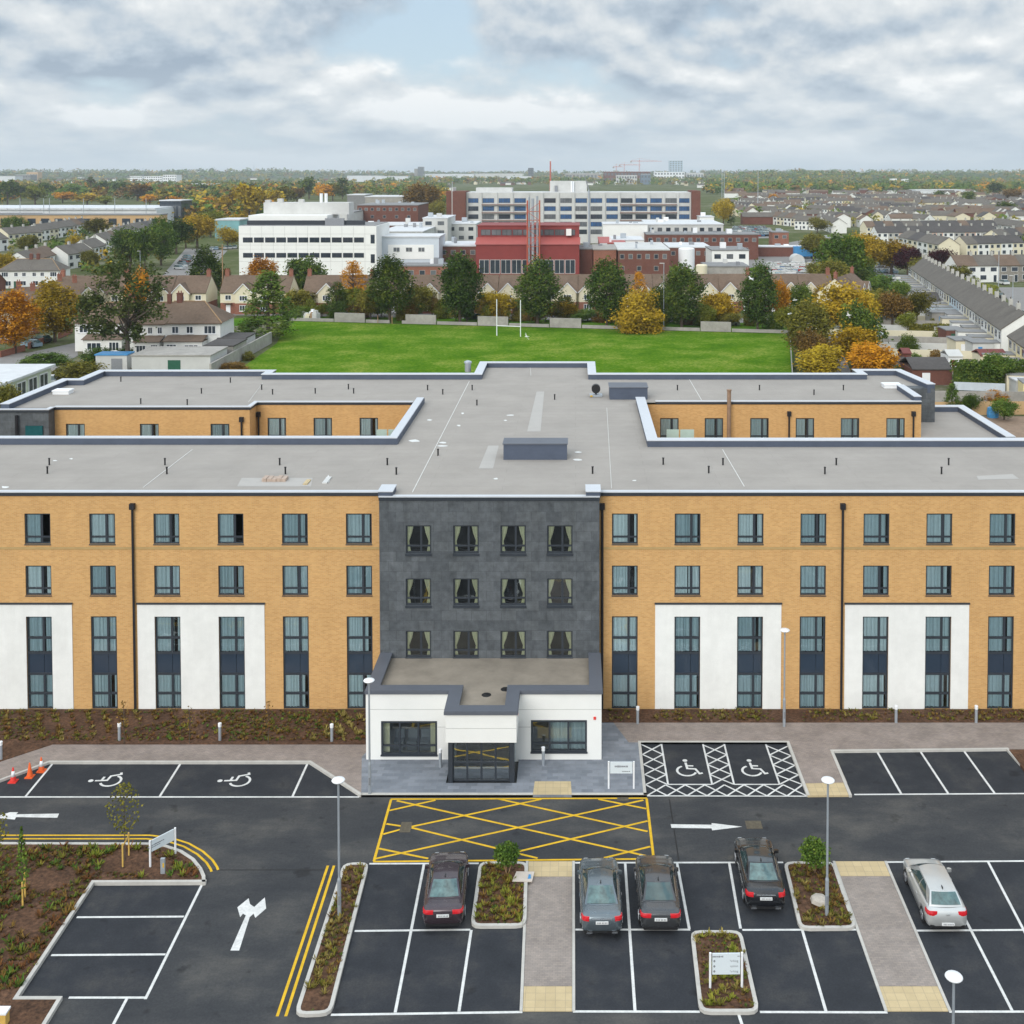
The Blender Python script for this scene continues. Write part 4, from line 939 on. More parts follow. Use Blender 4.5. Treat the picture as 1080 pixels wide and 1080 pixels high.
# ================================================================== CARS
def carpaint(name, col, metal=0.4, rough=0.25):
    m, nt, bs = newmat(name)
    bs.inputs['Base Color'].default_value = rgba(col); bs.inputs['Metallic'].default_value = metal
    n = N(nt, 'ShaderNodeTexNoise', Scale=3.0, Detail=4.0); nt.links.new(coords(nt, 'Object'), n.inputs[0])
    nt.links.new(ramp(nt, n.outputs[0], [(0.3, (rough - .02,) * 3), (0.7, (rough + .03,) * 3)]), bs.inputs['Roughness'])
    nt.links.new(ramp(nt, n.outputs[0], [(0.3, mul(col, .97)), (0.7, mul(col, 1.02))]), bs.inputs['Base Color'])
    bs.inputs['Coat Weight'].default_value = 0.6; bs.inputs['Coat Roughness'].default_value = 0.06
    return m
tyre_m = mat('tyre_rubber', (0.02, 0.02, 0.021), 0.85, 0.2, 8.0, kind='Object')
rim_m = mat('alloy_rim', (0.40, 0.41, 0.43), 0.35, 0.1, 6.0, metal=0.8, kind='Object')
lamp_r = mat('red_lamp_lens', (0.55, 0.012, 0.020), 0.12, 0.15, 6.0, spec=0.7, kind='Object')
lamp_w = mat('clear_lamp_lens', (0.60, 0.64, 0.66), 0.12, 0.15, 6.0, spec=0.7, kind='Object')
car_glass = mat('tinted_car_glass', (0.030, 0.060, 0.060), 0.06, 0.5, 1.4, spec=0.9, kind='Object')
car_glass_l = mat('green_rear_glass', (0.065, 0.120, 0.118), 0.06, 0.7, 3.0, spec=0.9, kind='Object')
plate_m = mat('plate_white', (0.72, 0.73, 0.72), 0.5, 0.05, 5.0, kind='Object')
trim_m = mat('chrome_trim', (0.62, 0.64, 0.66), 0.2, 0.1, 5.0, metal=0.9, kind='Object')
def interp(tab, y):
    if y <= tab[0][0]: return tab[0][1:]
    for a, b in zip(tab[:-1], tab[1:]):
        if y <= b[0]:
            t = (y - a[0]) / (b[0] - a[0]); t = t * t * (3 - 2 * t) * .5 + t * .5
            return [p + (q - p) * t for p, q in zip(a[1:], b[1:])]
    return tab[-1][1:]
def make_car(label, kind, paint, group=None, roofmat=None, lights='wide', dark_glass=False):
    c = thing('parked_car', label, 'car', group=group)
    if kind == 'sedan':
        tab = [(-2.40, .60, .42, .72), (-2.37, .74, .32, .86), (-2.28, .84, .27, .985), (-2.1, .885, .24, 1.02), (-1.6, .915, .20, 1.025), (-.6, .925, .19, .98), (.9, .925, .19, .965), (1.2, .92, .20, .96), (1.75, .90, .22, .90), (2.1, .86, .24, .82), (2.28, .76, .27, .70), (2.36, .64, .33, .58), (2.38, .50, .40, .52)]
        rb, rt, wt, wb = -1.72, -.82, .34, 1.20; zrb, zwb, zr = 1.01, .955, 1.435; hb, ht = .80, .56; yw = (-1.42, 1.42); wr = .325
    else:
        tab = [(-2.20, .60, .40, .68), (-2.17, .74, .32, .82), (-2.08, .84, .27, .98), (-1.95, .88, .24, 1.04), (-1.4, .905, .20, 1.03), (-.4, .91, .19, .99), (.9, .905, .19, .965), (1.2, .90, .20, .95), (1.7, .88, .22, .89), (1.98, .83, .24, .80), (2.12, .74, .28, .70), (2.2, .60, .34, .58), (2.22, .48, .40, .52)]
        rb, rt, wt, wb = -1.98, -1.50, .42, 1.30; zrb, zwb, zr = 1.06, .955, 1.49; hb, ht = .79, .58; yw = (-1.32, 1.36); wr = .315
    ys = [tab[0][0]]
    while ys[-1] < tab[-1][0] - .001: ys.append(min(tab[-1][0], ys[-1] + (.05 if (ys[-1] < tab[2][0] + .1 or ys[-1] > tab[-3][0] - .05) else .1)))
    b = MB(); rows = []
    for y in ys:
        hw, zb, zt = interp(tab, y)
        ar = 0
        for w in yw:
            d = abs(y - w)
            if d < wr + .05: ar = max(ar, math.sqrt(max(0, (wr + .05) ** 2 - d * d)) + wr)
        z1 = max(zb, ar - .02) if ar else zb
        pr = [(0, zb), (hw * .80, zb), (hw * .90, max(zb + .03, z1)), (hw * .985, max(zb + .12, z1 + .02)), (hw, max(.58 if zt > .75 else (zb + zt) / 2, z1 + .04)),
              (hw * .985, max(zt - .15, z1 + .06)), (hw * .955, zt - .05), (hw * .90, zt - .008), (hw * .6, zt + .012), (0, zt + .022)]
        rows.append([(x, y, z) for x, z in pr] + [(-x, y, z) for x, z in reversed(pr[1:-1])])
    i0 = len(b.v); m_ = len(rows[0])
    for r in rows: b.v += r
    for i in range(len(rows) - 1):
        for k in range(m_):
            q = (k + 1) % m_
            b.f.append((i0 + i * m_ + k, i0 + (i + 1) * m_ + k, i0 + (i + 1) * m_ + q, i0 + i * m_ + q)); b.m.append(0)
    b.f.append(tuple(range(i0, i0 + m_))); b.m.append(0); b.f.append(tuple(reversed(range(i0 + (len(rows) - 1) * m_, i0 + len(rows) * m_)))); b.m.append(0)
    body = b.build('body', [paint, black], c, smooth=True)
    # cabin as parametric surfaces
    def bow(x, k): return k * (1 - (x) ** 2)
    def S_rear(u, v):   # u -1..1 across, v 0 base 1 roof
        x = u * (hb * .93 + (ht - hb * .93) * v); return Vector((x, rb + (rt - rb) * v - bow(u, .10) + .10, zrb - .02 + (zr - .03 - zrb + .02) * (v ** .82) + bow(u, .035)))
    def S_wind(u, v):
        x = u * (hb * .98 + (ht - hb * .98) * v); return Vector((x, wb + (wt - wb) * v + bow(u, .14) - .10, zwb - .02 + (zr - .03 - zwb + .02) * (v ** .88) + bow(u, .035)))
    def S_roof(u, v):   # v 0 rear 1 front
        p = S_rear(u, 1); q = S_wind(u, 1); r = p.lerp(q, v); r.z += .045 * 4 * v * (1 - v) * .6; return r
    def S_side(s):
        def f(u, v):    # u 0 rear 1 front
            bs_ = S_rear(s, 0).lerp(S_wind(s, 0), u); tp_ = S_roof(s, u); p = bs_.lerp(tp_, v); p.x += s * .05 * 4 * v * (1 - v) * .5; return p
        return f
    def grid(mb, Sf, u0, u1, v0, v1, nu, nv, off=0.0, m=0, trim=None):
        i = len(mb.v)
        for a in range(nu + 1):
            for d in range(nv + 1):
                u = u0 + (u1 - u0) * a / nu; v = v0 + (v1 - v0) * d / nv
                if trim: u, v = trim(u, v)
                p = Sf(u, v)
                if off:
                    e = .01; n_ = (Sf(u + e, v) - Sf(u - e, v)).cross(Sf(u, v + e) - Sf(u, v - e)).normalized()
                    ctr = Vector((0, (rb + wb) / 2, .9))
                    if n_.dot(p - ctr) < 0: n_ = -n_
                    p = p + n_ * off
                mb.v.append(tuple(p))
        for a in range(nu):
            for d in range(nv):
                mb.f.append((i + a * (nv + 1) + d, i + (a + 1) * (nv + 1) + d, i + (a + 1) * (nv + 1) + d + 1, i + a * (nv + 1) + d + 1)); mb.m.append(m)
    cb = MB()
    grid(cb, S_rear, -1, 1, 0, 1, 8, 4); grid(cb, S_wind, -1, 1, 0, 1, 8, 4); grid(cb, S_roof, -1, 1, 0, 1, 8, 6, m=1)
    for s in (-1, 1): grid(cb, S_side(s), 0, 1, 0, 1, 8, 4)
    cb.build('roof', [paint, roofmat or paint], c, smooth=True)
    g = MB(); grid(g, S_rear, -.88, .88, .10, .93, 8, 5, .008); g.build('rear_window', car_glass_l if not dark_glass else car_glass, c, smooth=True)
    g = MB(); grid(g, S_wind, -.92, .92, .06, .95, 8, 4, .008); g.build('windscreen', car_glass, c, smooth=True)
    for s in (-1, 1):
        g = MB(); lim = .16 if kind == 'sedan' else .10
        def trim(u, v): return (max(u, lim + .10 * v) if u < .3 else min(u, .93 - .16 * v), v)
        grid(g, S_side(s), lim, .49, .10, .90, 6, 3, .007, trim=lambda u, v: (lim + (u - lim) / (.49 - lim) * (.49 - lim - .20 * v) + .20 * v if False else u + (.49 - u) * .42 * v, v))
        grid(g, S_side(s), .52, .94, .10, .90, 6, 3, .007, trim=lambda u, v: (u - (u - .52) * .34 * v, v))
        g.build('side_window', car_glass, c, smooth=True)
        # bright line round the windows
        t = MB(); f_ = S_side(s); pts = [f_(lim - .03 + (.97 - lim) * k / 8, .04) + Vector((s * .012, 0, 0)) for k in range(9)]
        t.path([tuple(p) for p in pts], .011, 5); t.build('window_trim', trim_m, c)
        # mirror
        m2 = MB(); p = S_side(s)(.86, .05); m2.box(p.x + s * .05 - .02, p.x + s * .05 + .02, p.y - .03, p.y + .03, p.z - .02, p.z + .05)
        x0, x1 = sorted((p.x + s * .06, p.x + s * .25)); m2.prism([(x0, p.y - .06), (x1, p.y - .05), (x1 - s * 0, p.y + .03), ((x0 + x1) / 2, p.y + .09), (x0, p.y + .05)], p.z + .0, p.z + .14, bottom=True)
        m2.build('door_mirror', paint, c)
        for yy in (-.55, .45):
            h_ = MB(); hw = interp(tab, yy)[0]; x0, x1 = sorted((s * (hw * .99), s * (hw + .025))); h_.box(x0, x1, yy - .1, yy + .1, .80, .83); h_.build('door_handle', paint, c)
        # lamps
        hwr = interp(tab, tab[2][0] + .05)[0]; yr = tab[0][0]
        if kind == 'sedan':
            pl = [(.42 if lights == 'wide' else .56, yr + .012), (.62, yr + .015), (.76, yr + .045), (.86, yr + .14), (.895, yr + .34), (.85, yr + .34), (.78, yr + .2), (.42 if lights == 'wide' else .56, yr + .12)]
            za, zb = .80, .955 if lights == 'wide' else .97
        else:
            pl = [(.46, yr + .05), (.66, yr + .03), (.78, yr + .07), (.86, yr + .16), (.898, yr + .40), (.85, yr + .40), (.76, yr + .22), (.46, yr + .16)]; za, zb = .80, .97
        l = MB(); zm = (za + zb) / 2; lo_ = [(s * x, y) for x, y in pl]; hi_ = [(s * x * .972, y + .022) for x, y in pl]
        if area2(lo_) < 0: lo_.reverse(); hi_.reverse()
        for z0, z1, p0, p1 in ((za, zm, lo_, lo_), (zm, zb, lo_, hi_)):
            for k in range(len(lo_)): l.face([(*p0[k - 1], z0), (*p0[k], z0), (*p1[k], z1), (*p1[k - 1], z1)])
        l.face([(*q, zb) for q in hi_]); l.face([(*q, za) for q in reversed(lo_)])
        l.build('tail_light', lamp_r, c)
        yf = tab[-1][0]
        l = MB(); l.prism([(s * x, y) for x, y in [(.50, yf - .09), (.66, yf - .10), (.80, yf - .22), (.88, yf - .50), (.80, yf - .45), (.60, yf - .22)]], .60, .735, bottom=True); l.build('headlight', lamp_w, c)
        for w in yw:
            x0 = .915 if kind == 'sedan' else .90
            t = MB(); t.tube((s * (x0 - .21), w, wr), (s * (x0 - .005), w, wr), wr, n=24)
            wh = t.build('wheel', tyre_m, c)
            r_ = MB(); r_.tube((s * (x0 - .03), w, wr), (s * (x0 + .004), w, wr), wr * .68, wr * .66, n=20)
            for k in range(5):
                a = k * 1.2566; r_.bar((s * (x0 + .008), w, wr), (s * (x0 + .008), w + math.cos(a) * wr * .62, wr + math.sin(a) * wr * .62), .05, .02, up=(1, 0, 0))
            r_.build('rim', rim_m, wh)
    yr = tab[0][0]
    zp = .74 if kind == 'sedan' else .46
    p = MB(); p.box(-.27, .27, yr - .022, yr + .05, zp - .06, zp + .06, 0)
    for k, x in enumerate((-.20, -.14, -.08, .0, .06, .13, .19)): p.box(x, x + .035, yr - .026, yr - .0225, zp - .035, zp + .035, 1)
    p.build('number_plate', [plate_m, signtxt], c)
    t = MB(); t.bar((-.42, yr - .005, .90), (.42, yr - .005, .90), .03, .03) if kind == 'sedan' else t.bar((-.08, yr + .03, .86), (.08, yr + .03, .86), .05, .05)
    t.build('boot_trim', trim_m if lights != 'wide' else paint, c)
    bm = MB(); bm.prism([(-.72, yr + .02), (.72, yr + .02), (.80, yr + .2), (-.80, yr + .2)], .27, .40, bottom=True); bu = bm.build('rear_bumper_insert', black, c)
    if kind == 'sedan' and lights != 'wide':
        for s in (-1, 1):
            e = MB(); e.box(*sorted((s * .42, s * .66)), yr - .03, yr + .05, .285, .335); e.build('exhaust_tip', trim_m, c)
    an = MB(); q = S_roof(0, .12); an.prism([(-.02, q.y - .10), (.02, q.y - .10), (.012, q.y + .08), (-.012, q.y + .08)], q.z - .01, q.z + .055); an.build('roof_aerial', black, c)
    return c
maroon = carpaint('dark_aubergine_paint', (0.050, 0.034, 0.042)); steel = carpaint('steel_grey_paint', (0.13, 0.16, 0.18), .6)
dkgrey = carpaint('dark_grey_paint', (0.060, 0.062, 0.066), .5); blackp = carpaint('black_paint', (0.010, 0.011, 0.014), .2); silver = carpaint('silver_paint', (0.52, 0.53, 0.52), .5, .3)
roofglass = carpaint('dark_roof_glass', (0.030, 0.042, 0.050), .1, .12)
def put_car(c, uv_rear, uv_front, L):
    a = G(uv_rear[0], uv_rear[1] + 6); b_ = G(uv_front[0], uv_front[1] + 6); d = b_ - a; rz = math.atan2(-d.x, d.y)
    ctr = a + d.normalized() * L / 2
    c.location = (ctr.x, ctr.y, .001); c.rotation_euler.z = rz
put_car(make_car('dark aubergine saloon with slim red tail lights, parked beside the planted bed with a shrub', 'sedan', maroon), (467, 977.5), (474, 912), 4.78)
put_car(make_car('steel grey saloon parked right beside the central paved path', 'sedan', steel, lights='corner'), (635, 985), (631, 914), 4.78)
put_car(make_car('dark grey saloon parked one bay right of the steel grey saloon', 'sedan', dkgrey, lights='wide', dark_glass=True), (697, 981.5), (689.5, 912), 4.78)
put_car(make_car('glossy black saloon with silver boot strip sticking out of its bay towards the road', 'sedan', blackp, lights='corner', roofmat=roofglass), (808, 959), (793, 893), 4.78)
put_car(make_car('silver hatchback standing next to the brick path at the right', 'hatch', silver), (1000, 980), (972, 919), 4.42)

# ================================================================== STREET FURNITURE
def make_lamp(label, loc, h=6.15):
    t = thing('street_lamp', label, 'street lamp', loc, 'grey lamp columns round the car park')
    b = MB(); b.tube((loc[0], loc[1], loc[2]), (loc[0], loc[1], loc[2] + 1.6), .085, n=10); b.tube((loc[0], loc[1], loc[2] + 1.6), (loc[0], loc[1], loc[2] + 1.72), .085, .055, n=10); b.tube((loc[0], loc[1], loc[2] + 1.72), (loc[0], loc[1], loc[2] + h - .1), .055, .045, n=10); b.build('column', galv, t)
    b = MB(); b.lathe([(.06, loc[2] + h - .14), (.10, loc[2] + h - .08), (.26, loc[2] + h - .02), (.30, loc[2] + h + .03), (.27, loc[2] + h + .07), (.08, loc[2] + h + .11)], loc[0], loc[1], 16); b.build('lamp_head', whitem, t, smooth=True)
    b = MB(); b.box(loc[0] - .04, loc[0] + .04, loc[1] - .098, loc[1] - .08, loc[2] + .5, loc[2] + .9); b.build('service_door', grey_m, t)
    return t
for lab, u, v, z in (('grey lamp column in the long narrow planted strip beside the double yellow lines', 358, 965, .12), ('grey lamp column by the left corner of the white entrance box', 390, 837, ZPV),
                     ('grey lamp column in the planted bed by the round clipped bush', 872, 965, .12), ('grey lamp column before the white panel by the right footway', 827, 766, .12)):
    p = G(u, v, z); make_lamp(lab, (p.x, p.y, z), 6.05 if u != 827 else 5.75)
p = G(1006, 1031, 6.1); make_lamp('grey lamp column cut by the bottom edge, near the silver hatchback', (p.x, p.y, 0.0), 6.1)
def bollard(label, u, v, z=.14, h=1.0, m=galv):
    p = G(u, v, z); t = thing('bollard', label, 'bollard', (p.x, p.y, z), 'grey bollard lights along the hotel')
    b = MB(); b.tube((p.x, p.y, z), (p.x, p.y, z + h * .82), .085, n=12); b.build('post', m, t)
    b = MB(); b.tube((p.x, p.y, z + h * .822), (p.x, p.y, z + h), .10, n=12); b.tube((p.x, p.y, z + h + .001), (p.x, p.y, z + h + .03), .11, .09, n=12); b.build('lamp_head', whitem, t)
for lab, u, v in (('bollard light in the left planting, at the left picture edge', 1, 801), ('bollard light below the drainpipe in the left planting', 126, 781), ('bollard light in the middle of the left planting', 232, 781), ('bollard light in the left planting nearest the entrance box', 350, 782)):
    bollard(lab, u, v)
for lab, u, v in (('bollard light left of the glazed entrance door', 464.5, 809), ('bollard light under the right window of the entrance box', 573, 807)): bollard(lab, u, v, ZPV)
for lab, u, v in (('bollard light at the start of the right bed, by the entrance box', 672.5, 763), ('bollard light in the right bed below the right white panel', 945, 762), ('bollard light in the right bed near the right picture edge', 1029.5, 762)): bollard(lab, u, v, ZPV)
p = G(172, 921, .14); t = thing('marker_post', 'short grey marker post with a yellow sticker below the angled white sign', 'post', (p.x, p.y, .14))
b = MB(); b.box(p.x - .1, p.x + .1, p.y - .06, p.y + .06, .14, .82); b.prism([(p.x - .1, p.y - .06), (p.x + .1, p.y - .06), (p.x + .1, p.y + .06), (p.x - .1, p.y + .06)], .822, .86); b.build('post', galv, t)
b = MB(); b.box(p.x - .0, p.x + .07, p.y - .066, p.y - .062, .45, .66); b.build('sticker', paint_y, t)
# cones
def cone(label, u, v, cm, band, z=.0):
    p = G(u, v, z); t = thing('traffic_cone', label, 'traffic cone', (p.x, p.y, z), 'traffic cones by the left kerb')
    b = MB(); b.box(p.x - .21, p.x + .21, p.y - .21, p.y + .21, z + .002, z + .05); b.build('base', cm, t)
    b = MB(); b.lathe([(.165, z + .051), (.155, z + .09), (.10, z + .40), (.035, z + .78), (.02, z + .80)], p.x, p.y, 16); c_ = b.build('cone', cm, t, smooth=True)
    if band:
        b = MB(); b.lathe([(.118, z + .30), (.066, z + .60)], p.x, p.y, 16); b.build('reflective_band', whitem, c_, smooth=True)
cone('red cone with a white band, nearest the left picture edge', 14, 824.5, red_c, True); cone('plain orange cone between the two banded cones', 31.5, 819.5, orange_c, False); cone('orange cone with a white band beside the bay line', 43.7, 813.5, orange_c, True)

# signs
def text(s, loc, size, rz, parent, align='LEFT', name='lettering'):
    cu = bpy.data.curves.new(name, 'FONT'); cu.body = s; cu.size = size; cu.align_x = align; cu.extrude = .002
    tmp = bpy.data.objects.new('tmp', cu); COL.objects.link(tmp)
    bpy.context.view_layer.update()
    me = bpy.data.meshes.new_from_object(tmp.evaluated_get(bpy.context.evaluated_depsgraph_get()))
    bpy.data.objects.remove(tmp)
    o = bpy.data.objects.new(name, me); COL.objects.link(o); me.materials.clear(); me.materials.append(signtxt)
    o.parent = parent; o.location = Vector(loc); o.rotation_euler = (R(90), 0, rz)
    ORG[o] = Vector(loc); return o
def sign(label, a, b_, zt, zb, z0, group=None):
    """two posts and a board between ground points a and b_"""
    a = Vector((a.x, a.y, z0)); b_ = Vector((b_.x, b_.y, z0)); mid = (a + b_) / 2; d = (b_ - a).normalized(); n = Vector((d.y, -d.x, 0))
    t = thing('sign', label, 'sign', tuple(mid), group)
    for p in (a, b_):
        q = MB(); q.tube(tuple(p), (p.x, p.y, zt + .02), .05, n=10); q.build('post', whitem, t)
    q = MB(); q.bar((*(a + d * .08)[:2], (zt + zb) / 2), (*(b_ - d * .08)[:2], (zt + zb) / 2), .05, zt - zb); bd = q.build('board', signface, t)
    return t, bd, a, b_, d, n, mid
p0, p1 = G(158.5, 914, .14), G(185, 900, .14)
Ym = (p0.y + p1.y) / 2; zt_, zb_ = PY(158.5, 887, p0.y).z, PY(158.5, 899, p0.y).z; t, bd, a, b_, d, n, mid = sign('white sign board on two posts, angled across the corner of the left bed', p0, p1, zt_, zb_, .14)
rz = math.atan2(d.y, d.x)
def board_text(bd, mid, d, n, rz, s, off, z, size, align='LEFT'):
    p = mid + d * off + n * .03
    text(s, (p.x - mid.x, p.y - mid.y, z - mid.z), size, rz, bd, align)
def squiggle(bd, mid, d, n, off, z, w, h):
    """lettering too small to read in the photo: short strokes"""
    q = MB(); x = -w / 2; r = random.Random(int(z * 1000))
    while x < w / 2:
        k = r.uniform(.04, .10); p = mid + d * (off + x) + n * .03; e = mid + d * (off + x + k * .75) + n * .03
        q.bar((p.x, p.y, z), (e.x, e.y, z), .006, h * r.uniform(.6, 1)); x += k
    q.build('lettering', signtxt, bd)
squiggle(bd, mid, d, n, -.40, zb_ + (zt_ - zb_) * .55, .8, .06); squiggle(bd, mid, d, n, -.45, zb_ + (zt_ - zb_) * .38, .6, .045)
p0, p1 = G(642, 831.5, ZPV), G(668.5, 831.5, ZPV)
t, bd, a, b_, d, n, mid = sign('white sign board on two posts standing on the grey slabs by the hatched bays', p0, p1, PY(655, 803.5, p0.y).z, PY(655, 815.5, p0.y).z, ZPV)
zt_, zb_ = PY(655, 803.5, p0.y).z, PY(655, 815.5, p0.y).z
squiggle(bd, mid, d, n, 0, zb_ + (zt_ - zb_) * .62, .70, .11); squiggle(bd, mid, d, n, .25, zb_ + (zt_ - zb_) * .18, .42, .05)
p0, p1 = G(749, 1041.5, .12), G(782.5, 1041, .12); DT, DB = PY(766, 1005.5, p0.y).z, PY(766, 1027.5, p0.y).z; DZ = lambda k: DB + (DT - DB) * k
t, bd, a, b_, d, n, mid = sign('pale directory sign with lettering on two white posts in the small bed among the bays', p0, p1, DT, DB, .12)
squiggle(bd, mid, d, n, -.34, DZ(.86), .42, .07); squiggle(bd, mid, d, n, .50, DZ(.87), .10, .05)
hw = (b_ - a).length / 2 - .16
for s, z in (('Parking', DZ(.60)), ('Reception', DZ(.35)), ('Guest Parking', DZ(.10))):
    board_text(bd, mid, d, n, 0, s, hw, z, .125, 'RIGHT')
for z in (DZ(.58), DZ(.33), DZ(.09)):
    q = MB(); p = mid + d * (-hw) + n * .032; q.face([(p.x, p.y, z + .0), (p.x + .05, p.y, z + .06), (p.x, p.y, z + .12), (p.x - .05, p.y, z + .06)]); q.build('arrow', signtxt, bd)
# slab with a blue packet, lying at the edge of the bed
p = G(552, 925, .14); q = MB(); q.prism([(p.x - .50, p.y - .36), (p.x + .42, p.y - .40), (p.x + .50, p.y + .34), (p.x - .34, p.y + .36)], .145, .19); tag(q.build('paving_slab', mat('pale_slab', (0.56, 0.50, 0.44), .9, .1, 3.0)), 'pale loose slab lying between the shrub bed and the central path', 'slab')
q = MB(); q.prism([(p.x + .22, p.y - .22), (p.x + .36, p.y - .2), (p.x + .34, p.y + .05), (p.x + .25, p.y + .08)], .192, .23); tag(q.build('plastic_packet', bluem), 'small blue packet lying on the pale loose slab', 'packet')
p = G(864, 952, .12); q = MB(); q.lathe([(.30, .12), (.42, .2), (.36, .34), (.15, .40)], p.x, p.y, 7); tag(q.build('boulder', mat('pale_stone', (.42, .38, .33), .9, .25, 5.0)), 'pale flat stone lying in the bed beside the right lamp column', 'stone')
p = G(2.5, 1079, .14); q = MB(); q.box(p.x - .35, p.x + .22, p.y - .2, p.y + .12, .14, .62, 0); q.box(p.x - .4, p.x + .26, p.y - .24, p.y + .16, .622, .70, 1); tag(q.build('meter_cabinet', [yel_tim, whitem]), 'small timber sided box with white lid at the lower left corner', 'cabinet')
# ================================================================== TREES
def crown_faces(b, form, seed, nclump, per, leaf, m=1, asp=1.6):
    """leaf-sized faces gathered in clumps through the crown; tree is 1 high, 1 wide"""
    r = random.Random(seed)
    def ell(cx, cy, cz, rx, rz):
        while True:
            x, y, z = r.uniform(-1, 1), r.uniform(-1, 1), r.uniform(-1, 1); q = x * x + y * y + z * z
            if .22 < q < 1: return cx + x * rx, cy + y * rx, cz + z * rz
    cl = []
    if form == 'oval':
        for _ in range(nclump):
            x, y, z = ell(0, 0, .57, .45, .42); k = 1 - .35 * max(0, (z - .6) / .4); cl.append((x * k, y * k, z, r.uniform(.10, .17)))
    elif form == 'round':
        lob = [(r.uniform(-.22, .22), r.uniform(-.22, .22), r.uniform(.48, .72), r.uniform(.20, .30)) for _ in range(7)] + [(0, 0, .6, .34)]
        for _ in range(nclump):
            L = r.choice(lob); x, y, z = ell(L[0], L[1], L[2], L[3], L[3] * .9); cl.append((x, y, min(z, .97), r.uniform(.08, .15)))
    elif form == 'dome':      # low spreading, foliage nearly to the ground
        for _ in range(nclump):
            x, y, z = ell(0, 0, .30, .46, .66)
            if z < .06: z = .06 + r.random() * .3
            cl.append((x, y, z, r.uniform(.09, .15)))
    elif form == 'layered':
        for _ in range(nclump):
            lv = r.choice([.40, .52, .64, .76, .88]); rad = .48 * (1 - ((lv - .42) / .62) ** 2) ** .5 if lv > .42 else .40
            a = r.uniform(0, 6.283); d = rad * math.sqrt(r.random()); cl.append((math.cos(a) * d, math.sin(a) * d, lv + r.uniform(-.02, .03) - .08 * (d / .5) ** 2, r.uniform(.07, .12)))
    elif form == 'conifer':
        for _ in range(nclump):
            z = .10 + .9 * r.random() ** 1.3; rad = .48 * (1 - z) ** .7 + .03; a = r.uniform(0, 6.283); d = rad * math.sqrt(r.uniform(.3, 1)); cl.append((math.cos(a) * d, math.sin(a) * d, min(z, .98), r.uniform(.06, .12)))
    elif form == 'gum':
        lob = [(-.30, 0, .52, .16), (-.20, .05, .80, .20), (.05, -.1, .86, .18), (.28, .05, .78, .19), (.32, 0, .52, .17), (.12, .1, .60, .17), (-.10, -.1, .56, .16), (-.38, 0, .68, .12), (.42, 0, .62, .10), (-.05, 0, .33, .10), (.2, 0, .36, .09)]
        for _ in range(nclump):
            L = r.choice(lob); x, y, z = ell(L[0], L[1], L[2], L[3], L[3] * .75); cl.append((x, y, min(z, .98), r.uniform(.05, .09)))
    elif form == 'spire':
        for _ in range(nclump):
            z = .12 + .86 * r.random(); rad = .46 * math.sin(min(1, (1 - z) * 1.25 + .12) * 1.5708) * (1 if z > .25 else .7); a = r.uniform(0, 6.283); d = rad * math.sqrt(r.uniform(.25, 1)); cl.append((math.cos(a) * d, math.sin(a) * d, z, r.uniform(.07, .12)))
    sd = seed * 1.37
    for (x, y, z, cr) in cl:
        a_ = math.atan2(y, x); nv = noise.noise((math.cos(a_) * 1.6 + sd, math.sin(a_) * 1.6, z * 4 + sd))
        if nv < -.30 and r.random() < .75: continue       # gaps in the crown
        kx = 1 + .55 * nv; x, y = x * kx, y * kx; z = min(.99, z * (1 + .10 * noise.noise((x * 3, y * 3, sd))))
        for _ in range(per):
            gx, gy, gz = r.gauss(0, .45), r.gauss(0, .45), r.gauss(0, .40)
            px, py, pz = x + gx * cr, y + gy * cr, max(.03, z + gz * cr / asp * 1.3)
            u = Vector((r.gauss(0, 1), r.gauss(0, 1), r.gauss(0, .6))).normalized(); w = u.orthogonal().normalized()
            w = (w + u.cross(w) * r.uniform(-1, 1)).normalized()
            s = leaf * r.uniform(.6, 1.25); u = u * s; w = w * s * .6
            u.z /= asp; w.z /= asp
            P = Vector((px, py, pz)); b.face([P - u, P - w * .8, P + u, P + w * .8], m)
def trunk_faces(b, form, seed, m=0, asp=1.6):
    r = random.Random(seed + 99); tr = .030
    top = {'oval': .55, 'round': .5, 'dome': .25, 'layered': .5, 'conifer': .8, 'gum': .45, 'spire': .8}[form]
    b.tube((0, 0, 0), (0, 0, top * .5), tr * 1.2, tr * .85, 7, m); b.tube((0, 0, top * .5), (r.uniform(-.03, .03), r.uniform(-.03, .03), top + .2 if top < .7 else .9), tr * .85, tr * .25, 7, m)
    for k in range(8 if form != 'gum' else 12):
        a = k * 2.4 + r.uniform(-.4, .4); z0 = top * r.uniform(.45, .95); L = r.uniform(.18, .34)
        q = (math.cos(a) * L, math.sin(a) * L, min(.92, z0 + r.uniform(.12, .28)))
        b.tube((0, 0, z0), q, tr * .5, tr * .15, 5, m)
TREE = {}
